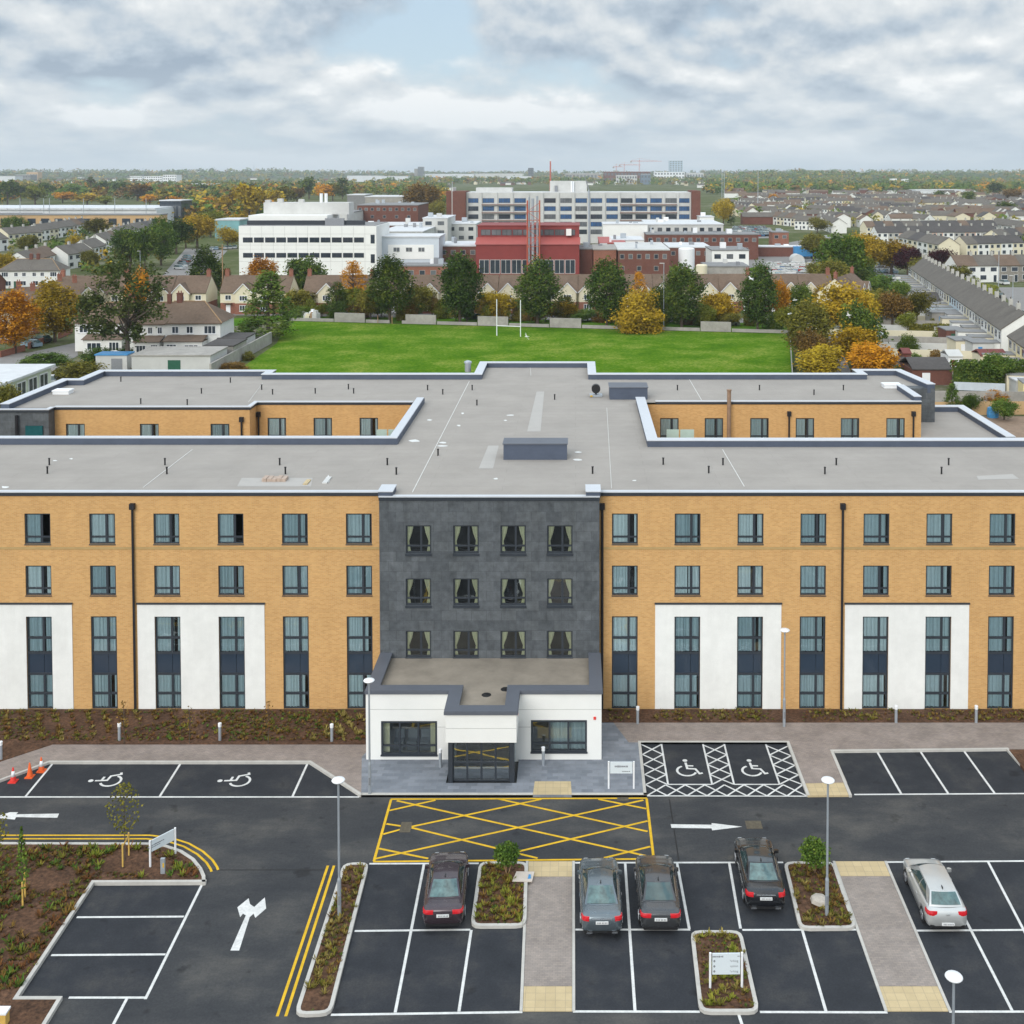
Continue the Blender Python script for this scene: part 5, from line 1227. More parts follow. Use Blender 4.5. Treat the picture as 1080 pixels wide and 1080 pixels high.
def tree_proto(form, kind, near, var=0):
    key = (form, kind, near, var)
    if key in TREE: return TREE[key]
    seed = hash((form, near, var)) % 1000 if False else (sum(ord(c) for c in form) * 7 + var * 131 + near * 17)
    asp = {'oval': 1.7, 'round': 1.1, 'dome': .9, 'layered': .9, 'conifer': 2.2, 'gum': 1.2, 'spire': 2.6}[form]
    if near:
        mk = ('near', form, var)
        if mk not in TREE:
            t = MB(); trunk_faces(t, form, seed, 0, asp)
            c = MB(); n = {'gum': 420, 'oval': 400, 'round': 360, 'dome': 320, 'layered': 300, 'conifer': 320, 'spire': 260}[form]
            crown_faces(c, form, seed, n, 22 if form != 'gum' else 16, .034 if form != 'gum' else .024, 0, asp)
            TREE[mk] = (t, c)
        t, c = TREE[mk]
        p = thing('tree', 'tree', 'tree')
        t.build('trunk', bark, p); c.build('crown', LEAF[kind], p)
    else:
        b = MB(); trunk_faces(b, form, seed, 0, asp); crown_faces(b, form, seed, 120, 11, .066, 1, asp)
        p = tag(b.build('tree', [bark, LEAF[kind]], None, origin=(0, 0, 0)), 'tree', 'tree')
    TREE[key] = p
    return p
NT = [0]
def plant(form, kind, loc, h, w, label, near=True, group=None, name='tree'):
    NT[0] += 1
    p = tree_proto(form, kind, near, NT[0] % (3 if near else 4))
    if near:   # share crown meshes between colours by object-level material
        pass
    o = place(p, USED, loc, rnd.uniform(0, 6.28), (w, w, h), label, group)
    if form == 'dome': o.name = 'bush'; o['category'] = 'bush'
    else: o.name = 'tree'; o['category'] = 'tree'
    return o
def plant_uv(u, vb, vt, wpx, form, kind, label, near=True, group=None, z=-.05, wz=1.0):
    p = G(u, vb, z); Y = p.y; h = PY(u, vt, Y).z - z; w = wpx * math.hypot(Y, H) / F * 1.04
    return plant(form, kind, (p.x, p.y, z), h, w, label, near, group)
g1 = 'dark green trees along the far side of the field'
for u, vb, vt, w, kind, form, lab in [
 (411, 340, 270, 46, 'dark', 'oval', 'dark green oval tree left of the low wall gap, leftmost along the field'),
 (485, 342, 268, 47, 'dark', 'oval', 'dark green oval tree left of the goalposts along the field'),
 (567, 344, 274, 47, 'dark', 'oval', 'dark green oval tree just right of the goalposts'),
 (640, 346, 274, 44, 'dark', 'oval', 'dark green oval tree left of the large bronze bush'),
 (719, 347, 279, 44, 'dark', 'oval', 'dark green oval tree right of the large bronze bush, below the white tank'),
 (799, 350, 279, 41, 'dark', 'oval', 'dark green oval tree at the right end of the field')]:
    plant_uv(u, vb, vt, w, form, kind, lab, True, g1)
for u, vb, vt, w, kind, form, lab in [
 (698, 343, 300, 30, 'dark', 'round', 'smaller dark tree crowding the oval tree right of the bronze bush'),
 (439, 335.5, 302, 42, 'olive', 'layered', 'layered olive tree growing out behind the second wall panel'),
 (521, 338, 309, 46, 'yellow', 'layered', 'layered yellow tree behind the wall panel by the goalposts'),
 (550, 337, 314, 24, 'olive', 'round', 'small olive tree between the yellow layered tree and the oval tree'),
 (597, 338, 312, 28, 'olive', 'dome', 'small olive domed bush right of the goalposts'),
 (675, 350, 304, 48, 'gold', 'dome', 'large bronze bush reaching to the ground on the field edge'),
 (674, 335, 287, 22, 'orange', 'spire', 'bright orange narrow tree rising behind the bronze bush'),
 (758, 342, 310, 40, 'gold', 'layered', 'golden tree behind the wall panel at the right'),
 (821, 344, 291, 26, 'orange', 'round', 'orange tree against the cream gable at the right end of the houses'),
 (845, 340, 299, 30, 'green', 'round', 'green tree in front of the cream gable at the right end of the houses'),
 (355, 336, 297, 28, 'green', 'spire', 'green tree beside the first wall panel'),
 (373, 333, 276, 34, 'orange', 'spire', 'tall orange tree before the brown roofs left of the first oval tree'),
 (368, 334, 304, 34, 'lime', 'layered', 'yellow green layered tree under the tall orange tree'),
 (391, 338, 300, 26, 'olive', 'round', 'olive tree with a bare stem next to the first oval tree'),
 (324, 322, 266, 46, 'dark', 'round', 'dark tree standing before the white office building'),
 (283, 357, 285, 62, 'green', 'conifer', 'big bushy dark green tree at the left corner of the field'),
 (277, 318, 272, 36, 'orange', 'oval', 'orange topped tree behind the big bushy tree at the field corner'),
 (219, 322, 262, 38, 'dark', 'oval', 'dark oval tree by the lane left of the white office building'),
 (240, 322, 283, 16, 'rust', 'spire', 'thin brown tree next to the wooden pole'),
 (252, 327, 296, 32, 'olive', 'round', 'low olive tree behind the semi-detached houses'),
 (313, 333, 303, 30, 'olive', 'round', 'yellowish tree by the rubbish heap'),
 (335, 330, 305, 28, 'olive', 'round', 'pale olive tree right of the rubbish heap'),
 (200, 325, 299, 46, 'lime', 'round', 'yellow green bush behind the semi-detached houses'),
 (178, 323, 300, 28, 'lime', 'round', 'small yellow green bush beside the gum tree crown'),
 (135, 386, 275, 88, 'gum', 'gum', 'large open grey green gum tree before the semi-detached houses'),
 (148, 335, 280, 26, 'orange', 'round', 'orange tree glimpsed through the gum tree'),
 (58, 361, 297, 50, 'gold', 'oval', 'golden tree on the verge right of the orange one'),
 (16, 373, 306, 48, 'orange', 'oval', 'orange tree on the verge at the left edge'),
 (50, 384, 372, 46, 'green', 'dome', 'green hedge bush by the low flat roofed building'),
 (85, 402, 381, 50, 'olive', 'dome', 'feathery olive bush against the hotel roof edge'),
 (4, 460, 405, 38, 'olive', 'round', 'olive bush left of the hotel end wall'),
 (25, 418, 403, 34, 'rust', 'dome', 'brownish bush under the flat roofed building'),
 (104, 382, 366, 30, 'green', 'dome', 'green garden bush at the left semi-detached house'),
 (853, 388, 318, 48, 'olive', 'oval', 'olive green tree at the right corner of the field'),
 (856, 398, 345, 40, 'rust', 'round', 'brownish tree below the olive one at the field corner'),
 (868, 408, 361, 60, 'yellow', 'round', 'bright yellow bush above the hotel roof'),
 (893, 372, 298, 62, 'gold', 'round', 'large golden tree right of the lane'),
 (905, 385, 315, 46, 'dark', 'round', 'dark tree in front of the large golden tree'),
 (899, 395, 339, 56, 'gold', 'round', 'golden olive tree above the yellow bush'),
 (920, 408, 361, 56, 'orange', 'round', 'orange tree rising over the right hotel parapet'),
 (941, 345, 305, 40, 'rust', 'round', 'thin brownish tree in the gardens beside the flat garages'),
 (925, 340, 302, 40, 'olive', 'round', 'olive brown tree next to the flat garages'),
 (967, 345, 306, 30, 'olive', 'round', 'olive tree in the gardens beneath the terrace'),
 (958, 350, 328, 22, 'lime', 'round', 'small palm like bright green tree in a back garden'),
 (957, 372, 352, 22, 'green', 'dome', 'round green bush in a back garden'),
 (1052, 412, 372, 36, 'green', 'round', 'small green tree beside the tall hedge'),
 (1048, 424, 411, 26, 'orange', 'dome', 'low orange bush by the garden wall'),
 (1004, 438, 405, 22, 'green', 'conifer', 'young green conifer behind the right hotel corner'),
 (1023, 440, 415, 20, 'green', 'round', 'young green tree between the conifer and the orange fence'),
 (1059, 444, 419, 26, 'green', 'round', 'green bush before the orange fence'),
 (886, 310, 241, 52, 'green', 'round', 'biggest green tree, in the middle of the right hand housing'),
 (876, 315, 274, 44, 'olive', 'round', 'olive tree at the foot of the biggest green tree'),
 (858, 300, 275, 22, 'olive', 'round', 'small olive tree by the packed car park'),
 (912, 308, 278, 40, 'dark', 'round', 'dark green bush right of the olive tree'),
 (915, 292, 247, 40, 'gold', 'round', 'golden tree behind the biggest green tree'),
 (940, 290, 250, 44, 'gold', 'round', 'golden tree beside the dark purple tree'),
 (957, 292, 258, 30, 'purple', 'round', 'dark purple tree at the far end of the diagonal terrace'),
 (991, 288, 262, 30, 'purple', 'round', 'second dark purple tree, against the cream gable'),
 (1010, 298, 278, 36, 'olive', 'round', 'olive tree before the white terrace'),
 (1022, 308, 292, 30, 'lime', 'dome', 'bright green hedge below the white terrace'),
 (138, 285, 240, 44, 'dark', 'round', 'dark evergreen clump between the left rows of houses'),
 (153, 286, 236, 36, 'green', 'round', 'green tree in the clump by the hospital car park'),
 (130, 280, 258, 32, 'olive', 'round', 'olive bush at the foot of the evergreen clump'),
 (170, 280, 230, 30, 'green', 'oval', 'tall green tree in the clump by the hospital car park'),
 (186, 268, 228, 36, 'dark', 'round', 'dark tree left of the golden roadside trees'),
 (169, 278, 243, 10, 'gold', 'spire', 'slim golden poplar against the dark clump'),
 (208, 262, 226, 40, 'gold', 'round', 'golden brown tree behind the parked cars'),
 (240, 262, 238, 28, 'yellow', 'round', 'yellow tree at the corner of the white office building'),
 (30, 268, 246, 24, 'olive', 'round', 'olive tree between the white houses on the left'),
 (102, 252, 230, 28, 'olive', 'round', 'olive yellow tree among the left terraces'),
 (80, 260, 248, 18, 'yellow', 'dome', 'bright yellow bush among the left terraces'),
 (6, 296, 265, 28, 'yellow', 'round', 'yellow tree at the left edge beside the white house'),
 (10, 300, 292, 24, 'green', 'dome', 'green hedge in front of the white house'),
 (56, 292, 278, 26, 'green', 'round', 'green bush at the corner of the white house'),
 (14, 243, 228, 26, 'green', 'dome', 'green clump in front of the tan brick building'),
 (445, 233, 193, 42, 'rust', 'round', 'big russet tree behind the brick wards left of the hospital'),
 (461, 236, 210, 26, 'olive', 'round', 'olive tree against the brick stair tower'),
 (444, 254, 245, 26, 'olive', 'round', 'small olive tree over the white low building'),
 (734, 272, 262, 14, 'olive', 'round', 'thin tree by the white tank'),
 (763, 238, 208, 22, 'yellow', 'round', 'yellow tree right of the hospital'),
 (771, 238, 213, 12, 'dark', 'spire', 'dark narrow tree right of the hospital'),
 (797, 236, 224, 26, 'rust', 'round', 'brown tree beside the hospital car park'),
 (862, 246, 228, 24, 'olive', 'round', 'olive tree over the brick wall right of the car park')]:
    plant_uv(u, vb, vt, w, form, kind, lab, True)
q_ = random.Random(31)
for k in range(42):
    u = 306 + k * 12.7 + q_.uniform(-6, 6); vb = 332 + 13 * (u - 303) / 533 + q_.uniform(-2, 3); kd = q_.choice(['olive', 'green', 'green', 'lime', 'gold', 'olive', 'rust'])
    plant_uv(u, vb, vb - q_.uniform(10, 26), q_.uniform(14, 27), q_.choice(['dome', 'round']), kd, 'low %s shrub in the planting between the field wall and the cream houses' % {'olive': 'olive', 'green': 'green', 'lime': 'yellow green', 'gold': 'golden', 'rust': 'russet'}[kd], True, 'shrubs between the field wall and the cream houses')
for u, vb, vt, w, kd, lab in [(95, 285, 262, 20, 'olive', 'olive tree in the left estate behind the white hipped pair'), (118, 296, 278, 26, 'green', 'green tree behind the brown roofs left of the gum tree'), (60, 268, 256, 16, 'green', 'small green tree in the street of the left estate'), (905, 280, 243, 40, 'gold', 'golden tree far behind the biggest green tree'), (858, 276, 246, 34, 'olive', 'olive tree left of the biggest green tree'), (972, 300, 270, 30, 'olive', 'olive tree at the head of the diagonal terrace'), (930, 315, 288, 36, 'green', 'green tree over the flat garage roof'), (222, 250, 222, 30, 'lime', 'yellow green tree behind the golden brown roadside tree'), (196, 262, 236, 26, 'olive', 'olive tree squeezed between the dark tree and the golden brown tree'), (250, 246, 224, 24, 'gold', 'golden tree touching the roof of the office building'),
  (832, 356, 322, 30, 'lime', 'yellow green tree at the far right corner of the field'), (878, 352, 312, 34, 'lime', 'yellow green tree beside the lane'), (912, 345, 308, 36, 'yellow', 'yellow tree between the lane and the flat garage'), (870, 330, 300, 30, 'gold', 'golden tree at the end of the cream houses'), (900, 300, 262, 40, 'lime', 'yellow green tree next to the biggest green tree'), (928, 282, 252, 34, 'olive', 'olive tree between the two golden trees'), (948, 320, 296, 26, 'green', 'green tree before the purple tree'), (1030, 296, 280, 22, 'olive', 'olive tree by the hedge of the white terrace')]:
    plant_uv(u, vb, vt, w, 'round', kd, lab, True)
# young trees and shrubs in the beds of the car park
def sapling(label, u, vb, vt, wpx, kind, form, z=.14, name='young_tree', nl=300):
    p = G(u, vb, z); h = PY(u, vt, p.y).z - z; w = wpx * math.hypot(p.y, H) / F
    t = thing(name, label, 'tree', (p.x, p.y, z)); r = random.Random(int(u))
    b = MB(); b.tube((p.x, p.y, z), (p.x, p.y, z + h * .9), .030, .010, 6)
    for k in range(14):
        a = r.uniform(0, 6.28); zz = z + h * r.uniform(.38, .85); L = w * r.uniform(.2, .5); b.tube((p.x, p.y, zz), (p.x + math.cos(a) * L, p.y + math.sin(a) * L, zz + h * .12), .010, .004, 4)
    b.build('trunk', bark, t)
    c = MB()
    for _ in range(nl):
        if form == 'cone': q = r.random() ** .8; zz = z + h * (.22 + .78 * q); rad = w * .5 * (1.05 - q)
        else: q = r.random(); zz = z + h * (.36 + .62 * q); rad = w * .5 * math.sin(.25 + 2.7 * q)
        a = r.uniform(0, 6.28); d = rad * math.sqrt(r.random()); P = Vector((p.x + math.cos(a) * d, p.y + math.sin(a) * d, zz))
        uu = Vector((r.gauss(0, 1), r.gauss(0, 1), r.gauss(0, 1))).normalized() * .062; ww = uu.orthogonal() * .6
        c.face([P - uu, P - ww, P + uu, P + ww])
    c.build('crown', LEAF[kind], t)
    return t, p
def stakes(label, u0, v0, u1, v1):
    a = G(u0, v0, .14); b_ = G(u1, v1, .14); t = thing('tree_stake', label, 'tree stake', tuple((a + b_) / 2))
    for q in (a, b_):
        m_ = MB(); m_.tube((q.x, q.y, .14), (q.x, q.y, 1.25), .04, n=8); m_.build('stake', yel_tim, t)
    m_ = MB(); m_.bar((a.x, a.y, 1.1), (b_.x, b_.y, 1.1), .03, .07); m_.build('crossbar', yel_tim, t)
sapling('slender young tree with sparse leaves beside the angled white sign', 132, 908, 824, 34, 'olive', 'oval'); stakes('pale timber stakes at the foot of the slender young tree', 129.5, 914, 136, 902)
sapling('young narrow conifer in the left bed', 24, 953, 872, 16, 'green', 'cone'); stakes('pale timber stakes at the foot of the young narrow conifer', 24, 956, 26.5, 946)
sapling('young tree cut by the left picture edge', -4, 935, 850, 26, 'olive', 'oval')
sapling('nearly bare young tree against the brick wall by the drainpipe', 131, 784, 738, 14, 'rust', 'oval', .16, nl=45); sapling('nearly bare young tree at the right edge of the white panel', 283, 784, 738, 14, 'rust', 'oval', .16, nl=40); sapling('nearly bare young tree before the white panel', 200, 784, 744, 12, 'rust', 'oval', .16, nl=30)
def bush(label, u, v, wpx, hpx, kind, z=.12, stem=.3, name='shrub'):
    p = G(u, v, z); w = wpx * math.hypot(p.y, H) / F; h = PY(u, v - hpx, p.y).z - z
    t = thing(name, label, 'shrub', (p.x, p.y, z)); r = random.Random(int(u) + 5)
    b = MB()
    for k in range(6):
        a = r.uniform(0, 6.28); b.tube((p.x + math.cos(a) * .06, p.y + math.sin(a) * .06, z), (p.x + math.cos(a) * w * .25, p.y + math.sin(a) * w * .25, z + h * .6), .02, .01, 5)
    b.build('stem', timber, t)
    c = MB()
    for _ in range(1700):
        d = Vector((r.gauss(0, 1), r.gauss(0, 1), r.gauss(0, 1))).normalized() * (r.random() ** .4) * (1 + .18 * math.sin(r.random() * 40))
        P = Vector((p.x + d.x * w * .48, p.y + d.y * w * .48, z + h * (stem + (1 - stem) * .5) + d.z * h * (1 - stem) * .5))
        uu = Vector((r.gauss(0, 1), r.gauss(0, 1), r.gauss(0, 1))).normalized() * .06; ww = uu.orthogonal() * .6
        c.face([P - uu, P - ww, P + uu, P + ww])
    c.build('foliage', LEAF[kind], t)
bush('leafy green shrub on bare stems at the top of the bed by the central path', 535, 921, 24, 30, 'green', stem=.35)
bush('round clipped dark green bush beside the right lamp column', 859, 919, 27, 33, 'green', stem=.22)
# ================================================================== FIELD AND NEAR NEIGHBOURS
b = MB(); b.flat([G2(u, v) for u, v in [(150, 460), (240, 398), (292, 362), (303, 338.5), (836, 352), (838, 470)]], .0); struct(b, 'playing_field', grass)
b = MB(); b.flat([G2(u, v) for u, v in [(240, 345), (303, 337.8), (836, 350.6), (838, 340), (300, 332), (245, 336)]], .004); struct(b, 'grass_verge', verge)
b = MB(); b.flat([G2(u, v) for u, v in [(150, 332), (300, 333), (840, 341.5), (860, 337), (300, 327.5), (150, 327)]], .010); struct(b, 'street', road_m)
b = MB(); b.flat([G2(u, v) for u, v in [(-120, 372), (30, 372), (82, 361), (82, 375), (50, 395), (-120, 398)]], .010); struct(b, 'street', road_m)
b = MB(); b.flat([G2(u, v) for u, v in [(876, 410), (905, 410), (873, 335), (862, 335)]], .014); struct(b, 'lane', road_m)
b = MB(); b.flat([G2(u, v) for u, v in [(1052, 303), (1300, 303), (1400, 345), (1075, 330)]], .010); struct(b, 'street', road_m)
b = MB(); b.flat([G2(u, v) for u, v in [(770, 296), (858, 296), (880, 268), (862, 250), (770, 268)]], .010); struct(b, 'hospital_car_park', road_m)
b = MB(); b.flat([G2(u, v) for u, v in [(765, 252), (822, 251), (812, 240), (765, 241)]], .012); struct(b, 'hospital_car_park', road_m)
b = MB(); b.flat([G2(u, v) for u, v in [(912, 300), (955, 300), (940, 278), (905, 278)]], .012); struct(b, 'car_park', road_m)
b = MB(); b.flat([G2(u, v) for u, v in [(170, 292), (215, 292), (240, 264), (196, 262)]], .012); struct(b, 'car_park', road_m)
b = MB(); b.flat([G2(u, v) for u, v in [(880, 470), (930, 400), (960, 300), (985, 300), (1060, 385), (1200, 400), (1250, 470)]], .006); struct(b, 'garden_soil', garden)
b = MB(); b.flat([G2(u, v) for u, v in [(830, 296), (800, 292), (788, 283), (822, 279)]], .016); struct(b, 'grass_verge', verge)
b = MB(); b.flat([G2(u, v) for u, v in [(1010, 223), (1062, 222), (1055, 217), (1012, 218)]], .02); struct(b, 'grass_green', verge)
b = MB(); b.flat([G2(u, v) for u, v in [(98, 390), (240, 392), (300, 340), (238, 345)]], .006); struct(b, 'garden_soil', garden)
# goalposts
pl_, pr_ = G(524, 354, 0), G(549, 355, 0)
t = thing('goalposts', 'white rugby style goalposts with a crossbar at the far end of the field', 'goalposts', tuple((pl_ + pr_) / 2))
for p in (pl_, pr_):
    q = MB(); q.tube((p.x, p.y, 0), (p.x, p.y, 7.3), .095, .085, 8); q.build('post', whitem, t)
q = MB(); q.tube((pl_.x, pl_.y, 2.0), (pr_.x, pr_.y, 2.0), .07, n=8); q.build('crossbar', whitem, t)
for u, v in ((197 + 240, 391), (475, 391)):
    pass
# boundary wall and taller ball walls
def on_edge(u): 
    t = (u - 303) / (836 - 303); return G(u, 338.5 + 13.5 * t - .4, 0)
segs = [(305, 352), (386, 411), (424, 428), (461, 503), (537, 579), (614, 738), (772, 834)]
labs = ['low grey wall at the left end of the far field edge', 'low grey wall between the first and second tall wall panels', 'short low grey wall stub beside the second tall wall panel', 'low grey wall between the second and third tall wall panels', 'low grey wall behind the goalposts', 'long low grey wall under the bronze bush', 'low grey wall at the right end of the far field edge']
for (a, c), lab in zip(segs, labs):
    p, q = on_edge(a), on_edge(c); w = MB(); w.bar((p.x, p.y, .33), (q.x, q.y, .33), .25, .66); t = tag(w.build('boundary_wall', conc), lab, 'wall', 'low walls along the far field edge')
labs = ['first tall concrete wall panel from the left along the field', 'second tall concrete wall panel, below the layered olive tree', 'tall concrete wall panel just left of the goalposts', 'tall concrete wall panel just right of the goalposts', 'tall concrete wall panel with a faint blue mark, at the right']
for (a, c), lab in zip([(353, 385), (428, 460), (504, 536), (580, 613), (739, 771)], labs):
    p, q = on_edge(a), on_edge(c); w = MB(); w.bar((p.x, p.y, 1.0), (q.x, q.y, 1.0), .35, 2.0); o = tag(w.build('wall_panel', conc), lab, 'wall', 'tall wall panels along the field')
    d = (q - p).normalized(); c_ = MB(); c_.bar((p.x, p.y, 2.04), (q.x, q.y, 2.04), .45, .07); 
for u in (399, 414):
    p = on_edge(u); p.y -= .6; w = MB(); w.tube((p.x, p.y, 0), (p.x, p.y, 1.7), .09, n=6); tag(w.build('wooden_post', timber), 'short wooden post at the gap in the low field wall', 'post', 'posts at the gap in the field wall')
# rubbish heap
r = random.Random(3)
cols = [whitem, conc_l, bluem, w_cream, black, orange_c, timber, whitem, whitem, conc_l, whitem, timber, whitem, conc_l]
for i, m_ in enumerate(cols):
    p = G(318 + r.uniform(0, 18), 339 - r.uniform(1, 7), 0); w = MB(); s = r.uniform(.5, 1.2); z = r.uniform(0, 1.2) if i > 5 else 0
    pts = [(math.cos(a) * s * r.uniform(.6, 1), math.sin(a) * s * r.uniform(.5, .9)) for a in [k * 1.047 for k in range(6)]]
    w.prism([(p.x + x, p.y + y) for x, y in pts], 0, z + s * .7); w.prism([(p.x + x * .6, p.y + y * .6) for x, y in pts], z + s * .7 + .003, z + s * 1.2)
    tag(w.build('rubbish_bag', m_), 'discarded bag or sheet in the pale rubbish heap at the left field corner', 'rubbish', 'rubbish heap at the field corner')
# fence of grey boards on the right hand field edge
a, c = G(833, 356), G(838, 440)
w = MB(); w.bar((a.x, a.y, .8), (c.x, c.y, .8), .12, 1.6); tag(w.build('field_fence', conc), 'pale fence along the right side of the field beneath the trees', 'fence')

# ================================================================== HOUSES
def gable_roof(b, x0, x1, y0, y1, ze, zr, m, oh=.3, axis='x', th=.18):
    """pitched roof, ridge along axis"""
    if axis == 'x':
        yc = (y0 + y1) / 2; k = (zr - ze) / (yc - y0); a, c = y0 - oh, y1 + oh; za = ze - oh * k
        for s, ye in ((1, a), (-1, c)):
            P = [(x0 - oh * .3, ye, za), (x1 + oh * .3, ye, za), (x1 + oh * .3, yc, zr), (x0 - oh * .3, yc, zr)]
            b.face([(x, y, z + th) for x, y, z in P], m); b.face(P, m)
            b.face([P[0], P[1], (P[1][0], P[1][1], P[1][2] + th), (P[0][0], P[0][1], P[0][2] + th)], m)
            for i, j in ((0, 3), (1, 2)): b.face([P[i], P[j], (P[j][0], P[j][1], P[j][2] + th), (P[i][0], P[i][1], P[i][2] + th)], m)
    else:
        xc = (x0 + x1) / 2; k = (zr - ze) / (xc - x0); a, c = x0 - oh, x1 + oh; za = ze - oh * k
        for xe in (a, c):
            P = [(xe, y0 - oh * .6, za), (xe, y1, za), (xc, y1, zr), (xc, y0 - oh * .6, zr)]
            b.face([(x, y, z + th) for x, y, z in P], m); b.face(P, m)
            b.face([P[0], P[1], (P[1][0], P[1][1], P[1][2] + th), (P[0][0], P[0][1], P[0][2] + th)], m)
            b.face([P[0], P[3], (P[3][0], P[3][1], P[3][2] + th), (P[0][0], P[0][1], P[0][2] + th)], m)
def win_part(parent, x0, x1, z0, z1, y, fm=None, div=2):
    f = MB(); t = .09; f.box(x0, x0 + t, y - .05, y - .004, z0, z1); f.box(x1 - t, x1, y - .05, y - .004, z0, z1); f.box(x0 + t, x1 - t, y - .05, y - .004, z0, z0 + t); f.box(x0 + t, x1 - t, y - .05, y - .004, z1 - t, z1)
    for k in range(1, div): x = x0 + (x1 - x0) * k / div; f.box(x - .04, x + .04, y - .05, y - .004, z0 + t, z1 - t)
    f.box(x0 - .08, x1 + .08, y - .12, y - .004, z0 - .08, z0 - .003)
    w = f.build('window', fm or whitem, parent)
    p = MB(); p.face([(x0 + t, y - .02, z0 + t), (x1 - t, y - .02, z0 + t), (x1 - t, y - .02, z1 - t), (x0 + t, y - .02, z1 - t)]); p.build('pane', pane_m, w)
def chimney(parent, x, y, z0, z1, m, sx=.45, sy=.35):
    c = MB(); c.box(x - sx, x + sx, y - sy, y + sy, z0, z1, 0); c.box(x - sx - .06, x + sx + .06, y - sy - .06, y + sy + .06, z1 + .002, z1 + .12, 0)
    for k in (-.2, .2): c.tube((x + k, y, z1 + .12), (x + k, y, z1 + .5), .11, .09, 8, 1)
    return c.build('chimney', [m, red_brick], parent)
def estate_house(mirror=1):
    """cream house: ridge along the street, brick below, a gabled bay at one side"""
    h = thing('house', 'house', 'house'); W, D, ze, zr = 7.8, 8.2, 5.0, 8.4
    m = mirror; bx0, bx1 = sorted((m * -.3, m * 3.6))
    w = MB(); w.box(-W / 2, W / 2, 0, D, 2.55, ze, 0)
    w.box(-W / 2 + .02, W / 2 - .02, .02, D - .02, 0, 2.55, 1)
    for x in (-W / 2, W / 2): w.face([(x, 0, ze), (x, D, ze), (x, D / 2, zr)], 0)
    w.box(bx0, bx1, -1.1, .02, 2.55, ze - .1, 0); w.box(bx0 + .02, bx1 - .02, -1.08, .0, 0, 2.55, 1); w.face([(bx0, -1.1, ze - .1), (bx1, -1.1, ze - .1), ((bx0 + bx1) / 2, -1.1, ze + 2.0)], 0)
    w.build('wall', [w_cream, red_brick], h)
    r = MB(); gable_roof(r, -W / 2, W / 2, 0, D, ze, zr, 0, axis='x'); gable_roof(r, bx0, bx1, -1.1, 3.2, ze - .1, ze + 2.0, 0, axis='y'); rf_ = r.build('roof', r_brown, h)
    chimney(h, -m * (W / 2 - .6), D / 2, zr - .8, zr + 1.3, red_brick)
    bg = MB(); 
    for s in (bx0 - .3, bx1 + .3):
        bg.bar((s, -1.31, ze - .30), ((bx0 + bx1) / 2, -1.31, ze + 2.05), .04, .16)
    bg.build('bargeboard', whitem, rf_)
    xc = (bx0 + bx1) / 2
    win_part(h, xc - .9, xc + .9, 3.1, 4.3, -1.1, div=3); win_part(h, xc - .9, xc + .9, .75, 2.1, -1.08, div=3)
    xo = -m * 2.1; win_part(h, xo - .7, xo + .7, 3.2, 4.35, 0)
    d = MB(); d.box(xo - .5, xo + .5, -.06, .015, 0.02, 2.1); d.build('door', random.Random(int(m * 5 + 9)).choice([whitem, greend]), h)
    pc = MB(); pc.prism([(xo - .9, -.9), (xo + .9, -.9), (xo + .9, .0), (xo - .9, .0)], 2.35, 2.5, bottom=True); pc.build('porch_roof', r_brown, h)
    return h
EH = [estate_house(1), estate_house(-1)]
Yh = 266.0
row = [(-116, 0), (-108, 1), (-97, 0), (-89, 1), (-78, 0), (-70, 1), (-59, 0), (-51, 1), (-40, 0), (-32, 1), (-22, 0), (-14, 1), (-3.5, 0), (4.5, 1), (14, 0), (22, 1), (29.5, 0), (37.6, 1), (48.5, 0), (56.5, 1)]
names = {-116: 'behind the gum tree', -108: 'right of the gum tree crown', -97: 'with a white gable left of the oval tree by the lane', -89: 'half hidden by the dark oval tree by the lane', -78: 'left of the orange topped tree', -70: 'behind the big bushy tree', -59: 'between the orange topped tree and the dark tree', -51: 'right of the dark tree before the office building', -40: 'behind the tall orange tree', -32: 'left of the first oval tree',
         -22: 'seen between the first and second oval trees', -14: 'left of the layered yellow tree', -3.5: 'with two windows right above the goalposts', 4.5: 'right of the oval tree by the goalposts', 14: 'below the red roof of the boiler house', 22: 'half hidden by the oval tree left of the bronze bush', 29.5: 'behind the orange tree over the bronze bush', 37.6: 'below the white tank', 48.5: 'with a cream gable above the golden tree', 56.5: 'beside the last oval tree'}
nn_ = ['the ' + x for x in ['first', 'second']]
for x, k in row:
    place(EH[k], USED, (x, Yh + (x * .03), 0), rnd.uniform(-.04, .04), None, 'cream house ' + names[x], 'cream houses behind the far field edge')
place(EH[0], USED, (64.5, 262, 0), R(62), None, 'brown roofed cream house standing end-on at the right end of the row', 'cream houses behind the far field edge')
place(EH[1], USED, (68.5, 270, 0), R(62), None, 'brown roofed cream house second from the right end of the row, end-on', 'cream houses behind the far field edge')

